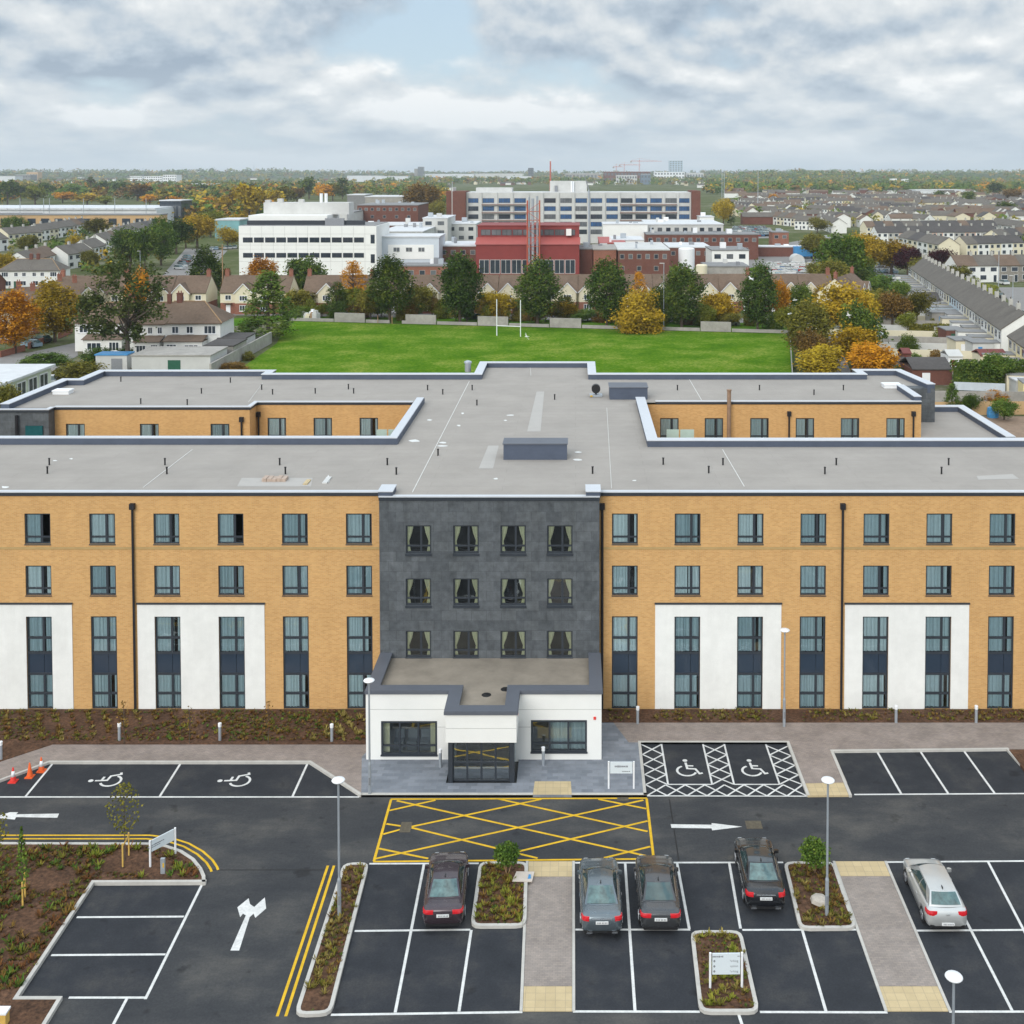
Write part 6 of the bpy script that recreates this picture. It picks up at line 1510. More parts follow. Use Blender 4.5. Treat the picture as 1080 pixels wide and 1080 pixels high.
def semi_house(mirror, wallm, roofm, ext=True):
    """hipped half of a pair; party wall at x=0, house on the +x side (mirrored for -1)"""
    h = thing('house', 'house', 'house'); W, D, ze, zr = 8.6, 8.5, 5.3, 8.4; m = mirror
    X = lambda a: m * a
    w = MB(); x0, x1 = sorted((0, X(W))); w.box(x0, x1, 0, D, 0, ze); w.build('wall', wallm, h)
    r = MB(); o = .35; za = ze - .05; hx = W - 3.6
    P = [(X(0), -o, za), (X(W + o), -o, za), (X(hx), D / 2, zr), (X(0), D / 2, zr)]; Q = [(X(0), D + o, za), (X(W + o), D + o, za), (X(hx), D / 2, zr), (X(0), D / 2, zr)]
    r.face(P); r.face(Q); r.face([(X(W + o), -o, za), (X(W + o), D + o, za), (X(hx), D / 2, zr)])
    r.face([(X(0), -o, za), (X(W + o), -o, za), (X(W + o), D + o, za), (X(0), D + o, za)])
    x0, x1 = sorted((X(0), X(W + o))); r.box(x0, x1, -o - .05, -o + .0, za - .16, za + .02)
    rf_ = r.build('roof', roofm, h)
    rc = MB(); rc.tube((X(hx), D / 2, zr + .03), (X(W + o), -o, za + .05), .09, n=6); rc.tube((X(0), D / 2, zr + .03), (X(hx), D / 2, zr + .03), .09, n=6); rc.build('ridge_tiles', timber, rf_)
    chimney(h, X(1.0), D / 2, zr - .6, zr + 1.3, dark_brick)
    def wp(a, b_, z0, z1, y, div=2): q0, q1 = sorted((X(a), X(b_))); win_part(h, q0, q1, z0, z1, y, div=div)
    wp(.9, 2.0, 3.5, 4.7, 0); wp(3.2, 4.3, 3.5, 4.7, 0); wp(6.0, 7.9, 3.4, 4.8, 0, 3)
    if ext:
        e = MB(); q0, q1 = sorted((X(.4), X(6.4))); e.box(q0, q1, -2.6, -.002, 0, 2.5); e.build('rear_extension', wallm, h)
        f = MB(); f.prism([(q0 - .2, -2.9), (q1 + .2, -2.9), (q1 + .2, -.01), (q0 - .2, -.01)], 2.502, 2.6); 
        f.face([(q0 - .2, -2.9, 2.61), (q1 + .2, -2.9, 2.61), (q1 + .2, -.02, 3.25), (q0 - .2, -.02, 3.25)]); f.build('extension_roof', roofm, h)
        wp(.8, 2.4, .5, 2.1, -2.6, 3); wp(3.6, 5.8, .7, 2.0, -2.6, 3)
    else:
        wp(.9, 2.6, .8, 2.2, 0, 2); wp(5.2, 7.6, .7, 2.2, 0, 3); d = MB(); q0, q1 = sorted((X(3.4), X(4.4))); d.box(q0, q1, -.05, -.002, .02, 2.1); d.build('door', greend, h)
    return h
SR, SLf = semi_house(1, w_white, r_brown), semi_house(-1, w_white, r_brown)
def place2(p, loc, rz, lab, grp, sc_=None): return place(p, USED, loc, rz, sc_, lab, grp)
gl = 'white semi-detached houses left of the field'
place2(SR, (-73.5, 205, 0), R(2), 'white house with brown hipped roof and lean-to, nearest the field corner', gl, (1.12, 1.1, 1.08)); place2(SLf, (-73.52, 205, 0), R(2), 'white house joined to the one at the field corner, behind the gum tree', gl, (.75, 1.1, 1.06))
place2(SLf, (-81.6, 209, 0), R(2), 'white house with lean-to behind the gum tree trunk, leftmost of the near group', gl, (1.15, 1.1, 1.0))
# sheds and garages behind the hotel on the left
def shed(name, label, u0, u1, vb, zt, dep, wm, rm, door=None, cat='shed', group=None, pitched=0):
    p, q = G(u0, vb), G(u1, vb); h = thing(name, label, cat, tuple((p + q) / 2), group)
    w = MB(); w.box(p.x, q.x, p.y, p.y + dep, 0, zt); w.build('wall', wm, h)
    r = MB()
    if pitched: gable_roof(r, p.x, q.x, p.y, p.y + dep, zt + .0, zt + pitched, 0, oh=.2)
    else: r.box(p.x - .15, q.x + .15, p.y - .15, p.y + dep + .15, zt + .002, zt + .2)
    r.build('roof', rm, h)
    if door:
        a = p.x + (q.x - p.x) * door[0]; c = p.x + (q.x - p.x) * door[1]; d = MB(); d.box(a, c, p.y - .05, p.y - .002, .03, zt * .78); d.build('door', door[2], h)
    return h
shed('garage', 'long pale garage with a dark green door behind the hotel roof', 139, 222, 395, 3.0, 9, conc_l, conc, (.46, .62, greend), 'garage')
shed('shed', 'grey shed with a dark felt roof against the field wall', 215, 246, 384, 3.0, 8, conc, r_dark, None)
shed('shed', 'low dark roofed shed by the white house at the field corner', 230, 258, 374, 2.8, 7, conc_l, r_dark, None)
shed('container', 'blue sided container under the gum tree', 101, 134, 390, 2.4, 3, conc_l, bluem, (.5, .85, grey_m), 'container')
a, c = G(222, 398), G(286, 362)
w = MB(); w.bar((a.x, a.y, 1.1), (c.x, c.y, 1.1), .3, 2.2); tag(w.build('garden_wall', conc), 'grey block garden wall along the left side of the field', 'wall')
for u, v, wd, k in ((246, 392, 30, 'rust'), (262, 380, 12, 'olive'), (145, 372, 40, 'green'), (215, 356, 30, 'olive')):
    plant_uv(u, v, v - 10, wd, 'dome', k, 'low bush by the walls and sheds left of the field', True, 'low bushes left of the field')
# flat roofed classroom block, lower left
t = thing('classroom_block', 'low pale flat roofed block with a row of windows at the left edge', 'building', (-90, 160, 0))
w = MB(); w.box(-110, -78.2, 138, 170, 0, 3.8); w.build('wall', mat('pale_green_wall', (.55, .60, .48), .85, .05, 1.0), t)
w = MB(); w.box(-110.4, -77.7, 137.5, 170.5, 3.802, 4.15); w.build('roof', r_pale, t)
for k in range(9):
    y = 139 + k * 3.4; w = MB(); w.box(-78.19, -78.1, y, y + 2.6, .7, 3.3); w.box(-78.1, -78.07, y, y + .12, .7, 3.3); w.box(-78.1, -78.07, y + 1.25, y + 1.37, .7, 3.3); wn = w.build('window', whitem, t)
    w = MB(); w.face([(-78.085, y + .15, .85), (-78.085, y + 1.2, .85), (-78.085, y + 1.2, 3.15), (-78.085, y + .15, 3.15)]); w.face([(-78.085, y + 1.42, .85), (-78.085, y + 2.45, .85), (-78.085, y + 2.45, 3.15), (-78.085, y + 1.42, 3.15)]); w.build('pane', pane_m, wn)

# plain terraced houses as single meshes (too small to show parts)
def terr_house(wallm, roofm, W=6.4, D=8.0, ze=5.0, zr=7.7, seed=0, hip=0, chim=True, ext=False, brickbase=False):
    r = random.Random(seed); b = MB(); b.box(-W / 2, W / 2, 0, D, 0, ze, 0)
    for x in (-W / 2, W / 2): b.face([(x, 0, ze), (x, D, ze), (x, D / 2, zr)], 0)
    gable_roof(b, -W / 2, W / 2, 0, D, ze, zr, 1, oh=.28)
    for y, s in ((0, -1), (D, 1)):
        for x0, x1, z0, z1 in ((-2.5, -1.1, 3.2, 4.4), (.6, 2.4, 3.2, 4.4), (-2.5, -.7, .8, 2.1), (1.5, 2.4, .05, 2.1)):
            b.box(x0 - .08, x1 + .08, *sorted((y + s * .002, y + s * .03)), z0 - .08, z1 + .08, 3); b.box(x0, x1, *sorted((y + s * .031, y + s * .05)), z0, z1, 2)
    if chim: b.box(W / 2 - .75, W / 2 - .02, D / 2 - .35, D / 2 + .35, zr - .4, zr + 1.15, 4); b.tube((W / 2 - .4, D / 2, zr + 1.15), (W / 2 - .4, D / 2, zr + 1.5), .12, n=6, m=1)
    if ext:
        d = 3.2 + seed % 3; b.box(-W / 2 + .4, .6, D + .052, D + d, 0, 2.6, 0); b.box(-W / 2 + .3, .7, D + .054, D + d + .1, 2.602, 2.75, 5)
    o = tag(b.build('terraced_house', [wallm, roofm, pane_m, whitem, w_grey, r_flat], None, origin=(0, 0, 0)), 'house', 'house'); return o
TP = {}
def tproto(wallm, roofm, ext=False, seed=0):
    k = (wallm.name, roofm.name, ext, seed)
    if k not in TP: TP[k] = terr_house(wallm, roofm, ext=ext, seed=seed)
    return TP[k]
NH = [0]
def terrace(A, B, n, walls, roof, label, group, ext=False, front=1, hs=1.0, label_end=None):
    """n houses from ground point A to B; fronts face right of travel for front=1"""
    A = Vector((A[0], A[1], 0)); B = Vector((B[0], B[1], 0)); d = (B - A) / n; L = d.length; rz = math.atan2(d.y, d.x)
    for k in range(n):
        c = A + d * (k + .5); wm = walls[k % len(walls)] if len(walls) > 1 else walls[0]
        rf2 = roof if ext or rnd.random() < .7 else rnd.choice([r_grey, r_brown, r_dark]); p = tproto(wm, rf2, ext, k % 3 if ext else 0)
        lab = label
        place(p, USED, (c.x, c.y, -.03), rz if front == 1 else rz + math.pi, (L / 6.41, 1, hs), lab, group); NH[0] += 1
def UV(u, v): return G2(u, v)
# diagonal terrace on the right : rear faces us, fronts face the road on the right
A, B = Vector((97.5, 335)), Vector((74.6, 200)); gr = 'houses of the diagonal terrace on the right'
d = (B - A).normalized(); nrm = Vector((-d.y, d.x))   # left of travel = towards +x side
off = nrm * 8.0
def diag(t0, t1, n, walls, lab, hs):
    P = A + (B - A) * t0 + off; Q = A + (B - A) * t1 + off
    terrace((Q.x, Q.y), (P.x, P.y), n, walls, r_grey, lab, gr, ext=True, front=1, hs=hs)
diag(.0, .235, 5, [w_white, w_cream], 'grey roofed terraced house in the far block of the diagonal terrace', 1.0)
diag(.24, .56, 6, [w_cream, w_white, w_grey], 'grey roofed terraced house in the middle block of the diagonal terrace', 1.02)
diag(.565, 1.0, 9, [w_white, w_cream, w_white, w_grey, w_white, w_cream, w_white, w_blue, w_blue], 'grey roofed terraced house in the near block of the diagonal terrace', 1.05)
P = B + d * 6.0 + off * 1.0; Q = B + d * 45 + off * 1.0
terrace((Q.x, Q.y), (P.x, P.y), 6, [w_cream, w_yel, w_cream], r_grey, 'cream terraced house at the right picture edge, nearest of the diagonal terraces', 'nearest right terrace', ext=True)
ge = 'houses of the white and stone terrace facing us on the right'
terrace(UV(1009, 298), UV(1120, 296.5), 5, [w_white, w_white, w_stone, w_stone, w_grey], r_grey, 'house of the white and pebbledash terrace facing us on the right', ge)
fe = 'terraced houses of the right hand estate'
lf = 'grey roofed terraced house in the middle of the right hand estate'
for (u0, v0, u1, v1, n, wl_, rf_, lab) in [
 (1019, 271, 1080, 269, 5, [w_cream, w_white], r_dark, 'house of the short dark roofed block behind the white terrace'),
 (1012, 272, 967, 262, 4, [w_cream, w_white], r_grey, 'house of the slanting block with a cream gable behind the purple trees'),
 (914, 250, 1052, 248.5, 14, [w_cream, w_grey], r_dark, lf), (925, 257, 1052, 256, 11, [w_white, w_grey, w_pink], r_dark, lf),
 (935, 238, 975, 240.5, 5, [w_white, w_cream], r_grey, lf), (903, 232, 934, 235.5, 5, [w_white, w_cream], r_grey, lf), (868, 236, 902, 239, 4, [w_white, w_cream], r_grey, lf),
 (812, 236.5, 842, 239.5, 4, [w_white, w_cream], r_grey, lf), (838, 242, 862, 243, 3, [w_white], r_grey, lf), (893, 246, 872, 238.5, 4, [w_white], r_grey, lf),
 (1042, 245, 1085, 252, 5, [w_white, w_grey], r_grey, lf), (1055, 262, 1090, 258, 3, [w_cream], r_grey, lf)]:
    terrace(UV(u0, v0), UV(u1, v1), n, wl_, rf_, lab, fe)
ff = 'terraced houses in the long rows towards the wooded skyline'
for (u0, v0, u1, v1, n, wl_) in [(868, 217.5, 1040, 216.5, 26, [w_cream, w_cream, w_white, w_yel]), (800, 212.8, 985, 211.6, 36, [w_cream, w_white]), (985, 218.5, 1016, 219, 5, [w_white]),
    (770, 222, 800, 224, 6, [w_white]), (786, 217, 806, 219.5, 5, [w_white, w_cream]), (818, 226, 846, 226, 5, [w_cream, w_white]), (850, 227, 884, 228.5, 6, [w_cream, w_white]), (898, 226, 935, 225.5, 7, [w_white, w_grey]),
    (940, 231, 975, 230.5, 6, [w_white]), (880, 222, 860, 219.5, 4, [w_white]), (1048, 221, 1090, 220, 6, [w_white, w_pink]), (1040, 213, 1090, 213.5, 9, [w_white]), (800, 231, 780, 225, 5, [w_white, w_cream]), (975, 227, 1030, 228, 8, [w_grey, w_white])]:
    terrace(UV(u0, v0), UV(u1, v1), n, wl_, r_grey, 'small grey roofed terraced house in a far row below the wooded skyline', ff)
# left estate
gl2 = 'houses of the left hand estate'
for (u0, v0, u1, v1, n, wl_, lab) in [
 (9, 259, 45, 256, 3, [w_cream, w_white], 'house of the front block in the leftmost row, by the street'), (43, 254, 62, 251.5, 2, [w_white, w_cream], 'house of the second block in the leftmost row'), (60, 251, 78, 248.5, 2, [w_white, w_grey], 'house of the third block in the leftmost row'), (75, 248, 95, 245.5, 3, [w_grey, w_white], 'house at the far end of the leftmost row'),
 (-25, 268, 9, 264, 2, [w_grey, w_white], 'house cut by the left picture edge above the white house'),
 (72, 284, 99, 279.5, 2, [w_white, w_cream], 'house in the front block of the second left row'), (97, 276, 112, 272, 2, [w_white, w_grey], 'house in the second block of the second left row'), (112, 267, 128, 262, 3, [w_white, w_grey], 'house in the third block of the second left row'), (126, 259, 145, 253.5, 4, [w_grey, w_white], 'house at the far end of the second left row'),
 (145, 253, 168, 248, 4, [w_white, w_grey], 'house in the little row before the tan brick building'),
 (33, 292, 62, 283, 3, [w_white, w_grey], 'house in the low grey row behind the white house')]:
    terrace(UV(u0, v0), UV(u1, v1), n, wl_, r_grey, lab, gl2)
SL2, SR2 = semi_house(-1, w_white, r_grey, False), semi_house(1, w_white, r_grey, False)
p = G2(31, 304); place2(SR2, (p[0], p[1], 0), R(4), 'white house with hipped grey roof at the left, right half of its pair', 'white hipped pair at the left', (.95, 1, .95)); place2(SL2, (p[0] - .02, p[1], 0), R(4), 'white house with hipped grey roof at the left, left half of its pair', 'white hipped pair at the left', (.95, 1, .95))
# brown roofed gabled row along the left street
rowg = 'brown roofed gabled houses along the left street'
for i, (u, v) in enumerate([(-8, 362), (20, 353), (42, 347), (66, 341), (84, 336), (104, 331)]):
    p = G2(u, v); place(EH[i % 2], USED, (p[0], p[1], 0), R(34), None, 'brown roofed house with a pale gable in the left street, %s' % ['cut by the picture edge', 'behind the orange tree', 'left of the golden tree', 'behind the golden tree', 'right of the golden tree', 'nearest the gum tree'][i], rowg)
# garden walls of the left street
for i, (u0, v0, u1, v1) in enumerate([(30, 368, 52, 360), (62, 357, 76, 351), (0, 377, 26, 370)]):
    a, c = G(u0, v0), G(u1, v1); w = MB(); w.bar((a.x, a.y, .55), (c.x, c.y, .55), .3, 1.1); tag(w.build('garden_wall', red_brick), ['red brick garden wall between the two golden trees', 'red brick garden wall right of the golden trees', 'red brick garden wall behind the orange tree at the edge'][i], 'wall', 'red brick garden walls')

r_maroon = mat('maroon_roof', (.16, .05, .045), .8, .2, 2.0)
r = random.Random(11)
gw = 'pale garden walls behind the diagonal terrace'
dirv = Vector((-.985, .17, 0))
for i in range(9):
    t0 = .52 + i * .06; s = A + (B - A) * t0; L = r.uniform(24, 34) - i * .3
    a_ = Vector((s.x - 4.5, s.y, 0)); e_ = a_ + dirv * L
    w = MB(); w.bar((a_.x, a_.y, .7), (e_.x, e_.y, .7), .2, 1.4); tag(w.build('garden_wall', [conc, conc_l, w_cream][i % 3]), 'thin garden wall running between the back gardens of the diagonal terrace', 'wall', gw)
for i, (u0, u1, vb, zt, dep, wm, rm, pit, lab) in enumerate([(896, 948, 341, 3.0, 8, conc_l, r_flat, 0, 'long flat roofed garage behind the golden trees'), (958, 974, 321, 2.8, 6, conc_l, r_flat, 0, 'small flat roofed outhouse at the far end of the terrace'),
    (976, 992, 329, 2.6, 6, conc, r_dark, 1.6, 'dark roofed shed with a pale gable in the back gardens'), (983, 1012, 343, 2.6, 5, conc, r_flat, 0, 'flat roofed store in the middle of the back gardens'),
    (919, 934, 367, 2.3, 4, conc, r_pale, 0, 'pale roofed shed beside the golden olive tree'), (998, 1018, 363, 2.6, 5, dark_brick, r_flat, 0, 'outhouse with a maroon door'), (1008, 1030, 375, 2.6, 5, w_cream, r_flat, 0, 'cream outhouse with a green door'),
    (1026, 1048, 379, 2.8, 5, conc_l, r_flat, 0, 'grey block outhouse below the pale blue gable'), (1000, 1015, 392, 2.5, 4, whitem, conc_l, .7, 'white conservatory in a back garden'), (948, 966, 398, 2.0, 4, conc, r_dark, .8, 'weathered dark shed behind the hotel parapet'),
    (962, 1004, 406, 2.4, 7, dark_brick, r_dark, 1.2, 'dark green roofed pavilion right behind the hotel'), (1034, 1062, 390, 2.3, 4, w_cream, r_maroon, .7, 'outhouse with a maroon pitched roof'), (952, 961, 384, 1.8, 3, dark_brick, r_maroon, .6, 'tiny red shed by the orange tree'), (1072, 1092, 418, 2.2, 4, conc_l, r_pale, 0, 'white shed at the right picture edge')]):
    shed('shed', lab, u0, u1, vb, zt, dep, wm, rm, (.25, .45, [redclad, greend, whitem, bluem][i % 4]), 'shed', 'sheds and outhouses in the right back gardens', pit)
def hedge(label, u0, v0, u1, v1, h, wd, kind):
    a_, e_ = G(u0, v0), G(u1, v1); rr = random.Random(int(u0)); b = MB(); L = (e_ - a_).length; dd = (e_ - a_).normalized(); nn2 = Vector((-dd.y, dd.x, 0))
    b.bar((*(a_ + dd * .3)[:2], h * .42), (*(e_ - dd * .3)[:2], h * .42), wd * .7, h * .8)
    for _ in range(int(L * h * 55)):
        q = a_ + dd * rr.uniform(0, L) + nn2 * rr.choice([-.5, .5, rr.uniform(-.5, .5)]) * wd * rr.uniform(.8, 1.1); z = rr.choice([rr.uniform(0, h), h * rr.uniform(.85, 1.08)])
        uu = Vector((rr.gauss(0, 1), rr.gauss(0, 1), rr.gauss(0, 1))).normalized() * .22; ww = uu.orthogonal() * .6; q = Vector((q.x, q.y, max(.1, z)))
        b.face([q - uu, q - ww, q + uu, q + ww])
    tag(b.build('hedge', LEAF[kind]), label, 'hedge')
hedge('tall dark green hedge across the gardens behind the hotel', 1006, 411, 1090, 410, 4.0, 3.0, 'dark')
hedge('overgrown green hedge in the back gardens of the terrace', 958, 351, 1012, 350, 1.6, 1.5, 'olive')
hedge('bright green hedge by the road right of the terrace', 1008, 309, 1046, 316, 3.2, 4, 'lime')
a_, e_ = G(978, 438), G(1100, 437); w = MB(); w.bar((a_.x, a_.y, .9), (e_.x, e_.y, .9), .1, 1.8); tag(w.build('fence', tan_brick), 'ochre garden fence right of the hotel corner', 'fence')
a_, e_ = G(985, 424), G(1100, 425); w = MB(); w.bar((a_.x, a_.y, .8), (e_.x, e_.y, .8), .15, 1.6); tag(w.build('garden_wall', conc), 'grey garden wall under the tall hedge', 'wall')
a_, e_ = G(1006, 414), G(1060, 416); w = MB(); w.bar((a_.x, a_.y, 1.0), (e_.x, e_.y, 1.0), .08, 1.2); tag(w.build('tarpaulin', mat('pale_tarpaulin', (.50, .55, .60), .7, .1, 1.0)), 'pale tarpaulin strip along the garden wall', 'tarpaulin')
p = G(1047, 441); w = MB(); w.lathe([(.7, 0), (.8, .6), (.7, 1.4), (.2, 1.6)], p.x, p.y, 12); tag(w.build('water_butt', bluem), 'blue covered water butt before the ochre fence', 'water butt')
a_, e_ = G(1037, 439), G(1130, 466); w = MB(); w.prism([G2(1030, 440), G2(1130, 440), G2(1130, 470), G2(1066, 466)], 0, .12); struct(w, 'brick_yard', mat('brown_yard_paving', (.24, .17, .12), .9, .2, 1.2))
for i in range(60):
    p = G(r.uniform(925, 1010), r.uniform(330, 400)); 
    if i % 3: continue
    hh = r.uniform(.8, 2.2); plant('dome', r.choice(['green', 'olive', 'rust', 'lime']), (p.x, p.y, -.05), hh, hh * r.uniform(1, 1.8), 'small garden bush in the back gardens of the diagonal terrace', False, 'small bushes in the right back gardens')

# ================================================================== HOSPITAL AND LARGE BUILDINGS
def bld(label, cat='building', name='building', loc=(0, 0, 0)): return thing(name, label, cat, loc)
def bbox(parent, name, m, x0, x1, y0, y1, z0, z1): b = MB(); b.box(x0, x1, y0, y1, z0, z1); return b.build(name, m, parent)
def wpane(parent, x0, x1, z0, z1, y, m, fm=None):
    b = MB(); t = .12; b.box(x0, x1, y - .06, y - .003, z0, z1); w = b.build('window', fm or whitem, parent)
    n = max(1, round((x1 - x0) / 1.3)); q = MB()
    for k in range(n):
        a = x0 + t + (x1 - x0 - t) * k / n; c = x0 + (x1 - x0 - t) * (k + 1) / n; q.face([(a, y - .065, z0 + t), (c, y - .065, z0 + t), (c, y - .065, z1 - t), (a, y - .065, z1 - t)])
    q.build('pane', m, w)
# white office building
Y = 340; off_ = bld('white clad office building with two dark window bands and stepped plant rooms', loc=(-80, Y, 0))
xl, xr = xat(252, 260, Y), xat(397, 260, Y)
bbox(off_, 'wall', panel_w, xl, xr, Y, Y + 24, 0, 16.6); bbox(off_, 'roof', r_flat, xl + .4, xr - .4, Y + .4, Y + 23.6, 16.602, 16.75)
b = MB()
for z in (6.0, 9.7, 10.9, 14.2): b.box(xl, xr, Y - .03, Y - .002, z, z + .08)
for k in range(1, 12): x = xl + (xr - xl) * k / 12; b.box(x - .04, x + .04, Y - .033, Y - .0305, 0, 16.5)
b.build('cladding_joint', conc_l, off_)
for z0, z1 in ((7.2, 8.6), (11.7, 13.2)):
    for k in range(11):
        x = xl + 1.2 + k * 3.3
        if x + 2.9 < xr - 3: wpane(off_, x, x + 2.9, z0, z1, Y, pane_m, frame_m)
for z0 in (5.6, 11.4): wpane(off_, xr - 1.7, xr - .5, z0, z0 + 2.6, Y, pane_m, frame_m)
bbox(off_, 'plant_room', panel_w, xat(262, 230, Y + 4), xat(345, 230, Y + 4), Y + 4, Y + 22, 16.76, 19.6); bbox(off_, 'dark_band', frame_m, xat(262, 230, Y + 4) - .3, xr - 4, Y + 3.5, Y + 3.98, 16.76, 18.1)
bbox(off_, 'upper_plant_room', conc_l, xat(278, 220, Y + 12), xat(368, 220, Y + 12), Y + 12, Y + 20, 19.61, 23.2); bbox(off_, 'louvre', grey_m, xat(343, 230, Y + 3), xat(363, 230, Y + 3), Y + 2.6, Y + 3.4, 16.76, 18.8)
for u in (339, 344): x = xat(u, 215, Y + 14); b = MB(); b.tube((x, Y + 14, 23.2), (x, Y + 14, 26), .5, n=10); b.build('vent_stack', whitem, off_)
for u, h in ((283, 24), (296, 24.4), (318, 24.2)): bbox(off_, 'roof_unit', conc_l, xat(u, 215, Y + 14) - .8, xat(u, 215, Y + 14) + .8, Y + 13.2, Y + 14.8, 23.21, h)
# link building to its right
Y = 350; lk = bld('low pale grey metal clad wing right of the white office building', loc=(-55, Y, 0)); xl, xr = xat(399, 262, Y), xat(463, 262, Y)
bbox(lk, 'wall', mat('pale_metal', (.55, .60, .65), .6, .05, .8), xl, xr, Y, Y + 16, 4.4, 12.6); bbox(lk, 'base', dark_brick, xl, xr, Y + .5, Y + 15.5, 0, 4.39); bbox(lk, 'roof', r_pale, xl - .3, xr + .3, Y - .3, Y + 16.3, 12.602, 13.0); bbox(lk, 'white_panel', panel_w, xl + 3, xr - 1.6, Y - .12, Y - .003, 6.0, 10.4)
for k in range(3): wpane(lk, xl + 4.6 + k * 3.8, xl + 6.6 + k * 3.8, 8.2, 9.6, Y - .12, pane_g, conc_l)
# red boiler house with sloping lower roof
Y = 345; bh = bld('red clad boiler house with a sloping red roof and dark window strips', loc=(-13, Y, 0)); xl, xr = xat(502, 262, Y), xat(611, 262, Y)
b = MB(); prof = [(Y, 0), (Y, 10.8), (Y + 6, 12.6), (Y + 6, 16.0), (Y + 26, 16.0), (Y + 26, 0)]
for x in (xl, xr): b.face([(x, y, z) for y, z in prof])
b.face([(xl, Y + 26, 0), (xr, Y + 26, 0), (xr, Y + 26, 16.0), (xl, Y + 26, 16.0)]); b.face([(xl, Y + 6, 12.6), (xr, Y + 6, 12.6), (xr, Y + 6, 16.0), (xl, Y + 6, 16.0)]); b.face([(xl, Y, 0), (xr, Y, 0), (xr, Y, 10.8), (xl, Y, 10.8)])
b.build('wall', redclad, bh)
b = MB(); b.face([(xl - .3, Y - .4, 10.78), (xr + .3, Y - .4, 10.78), (xr + .3, Y + 6, 12.66), (xl - .3, Y + 6, 12.66)]); b.build('sloped_roof', redlite, bh); bbox(bh, 'roof', redclad, xl - .2, xr + .2, Y + 5.8, Y + 26, 16.002, 16.3)
n = 9
for k in range(n):
    a = xl + 1 + (xr - xl - 2) * k / n; wpane(bh, a, a + (xr - xl - 2) / n - .25, 13.2, 15.0, Y + 6, pane_g, frame_m); wpane(bh, a, a + (xr - xl - 2) / n - .25, 2.0, 6.2, Y, pane_m, conc_l)
bbox(bh, 'vent_unit', panel_w, xr - 4.0, xr - 2.4, Y + 4.6, Y + 5.99, 13.2, 15.2)
# chimney lattice tower
Y = 342; x0, x1 = xat(556, 250, Y), xat(569, 250, Y); ch = bld('slender red lattice tower carrying silver flues in front of the boiler house', 'chimney', 'flue_tower', ((x0 + x1) / 2, Y, 0)); zt = zat(208, Y)
b = MB()
for x in (x0, x1):
    for y in (Y, Y + 3.4): b.tube((x, y, 0), (x, y, zt - 1), .17, n=6)
z = 0; s = 1
while z < zt - 3.0:
    b.bar((x0, Y, z), (x1, Y, z), .14, .14); b.bar((x0 if s > 0 else x1, Y, z), (x1 if s > 0 else x0, Y, z + 2.6), .12, .12); b.bar((x0, Y + 3.4, z), (x1, Y + 3.4, z), .14, .14); b.bar((x0, Y, z), (x0, Y + 3.4, z + 2.6), .1, .1); b.bar((x1, Y, z), (x1, Y + 3.4, z + 2.6), .1, .1); z += 2.6; s = -s
b.build('lattice_frame', crane_m, ch)
for fx, fy, rr_, e in ((.15, 1.6, .30, 0), (.45, 1.0, .42, -.4), (.8, 1.8, .34, .3)):
    x = x0 + (x1 - x0) * fx; b = MB(); b.tube((x, Y + fy, 0), (x, Y + fy, zt + e), rr_, n=10); b.build('flue', galv, ch)
# main hospital block
Y = 520; hb_ = bld('long pale concrete hospital block with rows of blue windows and brick stair towers', 'hospital', 'hospital_block', (0, Y, 0))
xl, xr = xat(492, 220, Y), xat(729, 220, Y); ZT = zat(203, Y)
bbox(hb_, 'wall', conc_l, xl, xr, Y + .6, Y + 22, 0, ZT); bbox(hb_, 'roof', r_pale, xl + .5, xr - .5, Y + 1.1, Y + 21.5, ZT + .002, ZT + .15)
xcs = [498.5, 515, 532, 548.5, 580, 597, 613, 629, 645.5, 661, 676.5, 692, 708, 722]
rows_ = [211.5, 220, 228.5, 236.5, 244.5]
rr = random.Random(5)
for i, u in enumerate(xcs):
    for k, v in enumerate(rows_):
        xc = xat(u, v, Y + .6); zc = zat(v, Y + .6); m_ = pane_b if (k < 2 and (i < 5 or i > 7) and rr.random() < .65) or rr.random() < .2 else (pane_g if rr.random() < .5 else pane_m)
        wpane(hb_, xc - 2.6, xc + 2.6, zc - 1.05, zc + 1.05, Y + .6, m_, frame_m)
b = MB()
for u in [492.6, 507, 523.5, 540, 557, 572, 588.5, 605, 621, 637, 653, 668.5, 684.5, 700, 715, 728.4]: x = xat(u, 220, Y + .2); b.box(x - .5, x + .5, Y + .0, Y + .598, 0, ZT)
b.build('column', conc_l, hb_)
b = MB()
for v in (215.5, 224, 232.2): 
    for ua, ub in ((508, 556), (654, 714)): b.box(xat(ua, v, Y - .3), xat(ub, v, Y - .3), Y - .9, Y - .002, zat(v, Y) - .35, zat(v, Y) + .12)
b.build('balcony_slab', mat('balcony_edge', (.26, .18, .16), .8, .1, 1.0), hb_)
for ua, ub in ((471, 476.5), (478, 491.8), (728.8, 738)):
    bbox(hb_, 'stair_tower', dark_brick, xat(ua, 220, Y), xat(ub, 220, Y), Y - 3 + (2 if ua == 471 else 0), Y + 16, 0, ZT + (.6 if ua < 600 else .8))
bbox(hb_, 'stair_joint', conc_l, xat(476.5, 220, Y) + .05, xat(478, 220, Y) - .05, Y - 1, Y + 14, 0, ZT + 2.2)
bbox(hb_, 'plant_room', conc_l, xat(580, 197, Y + 8), xat(619, 197, Y + 8), Y + 8, Y + 20, ZT + .16, zat(191, Y + 8)); bbox(hb_, 'plant_room', whitem, xat(602, 197, Y + 7.5), xat(605.5, 197, Y + 7.5), Y + 7, Y + 7.98, ZT + .16, zat(191, Y + 8) - .1)
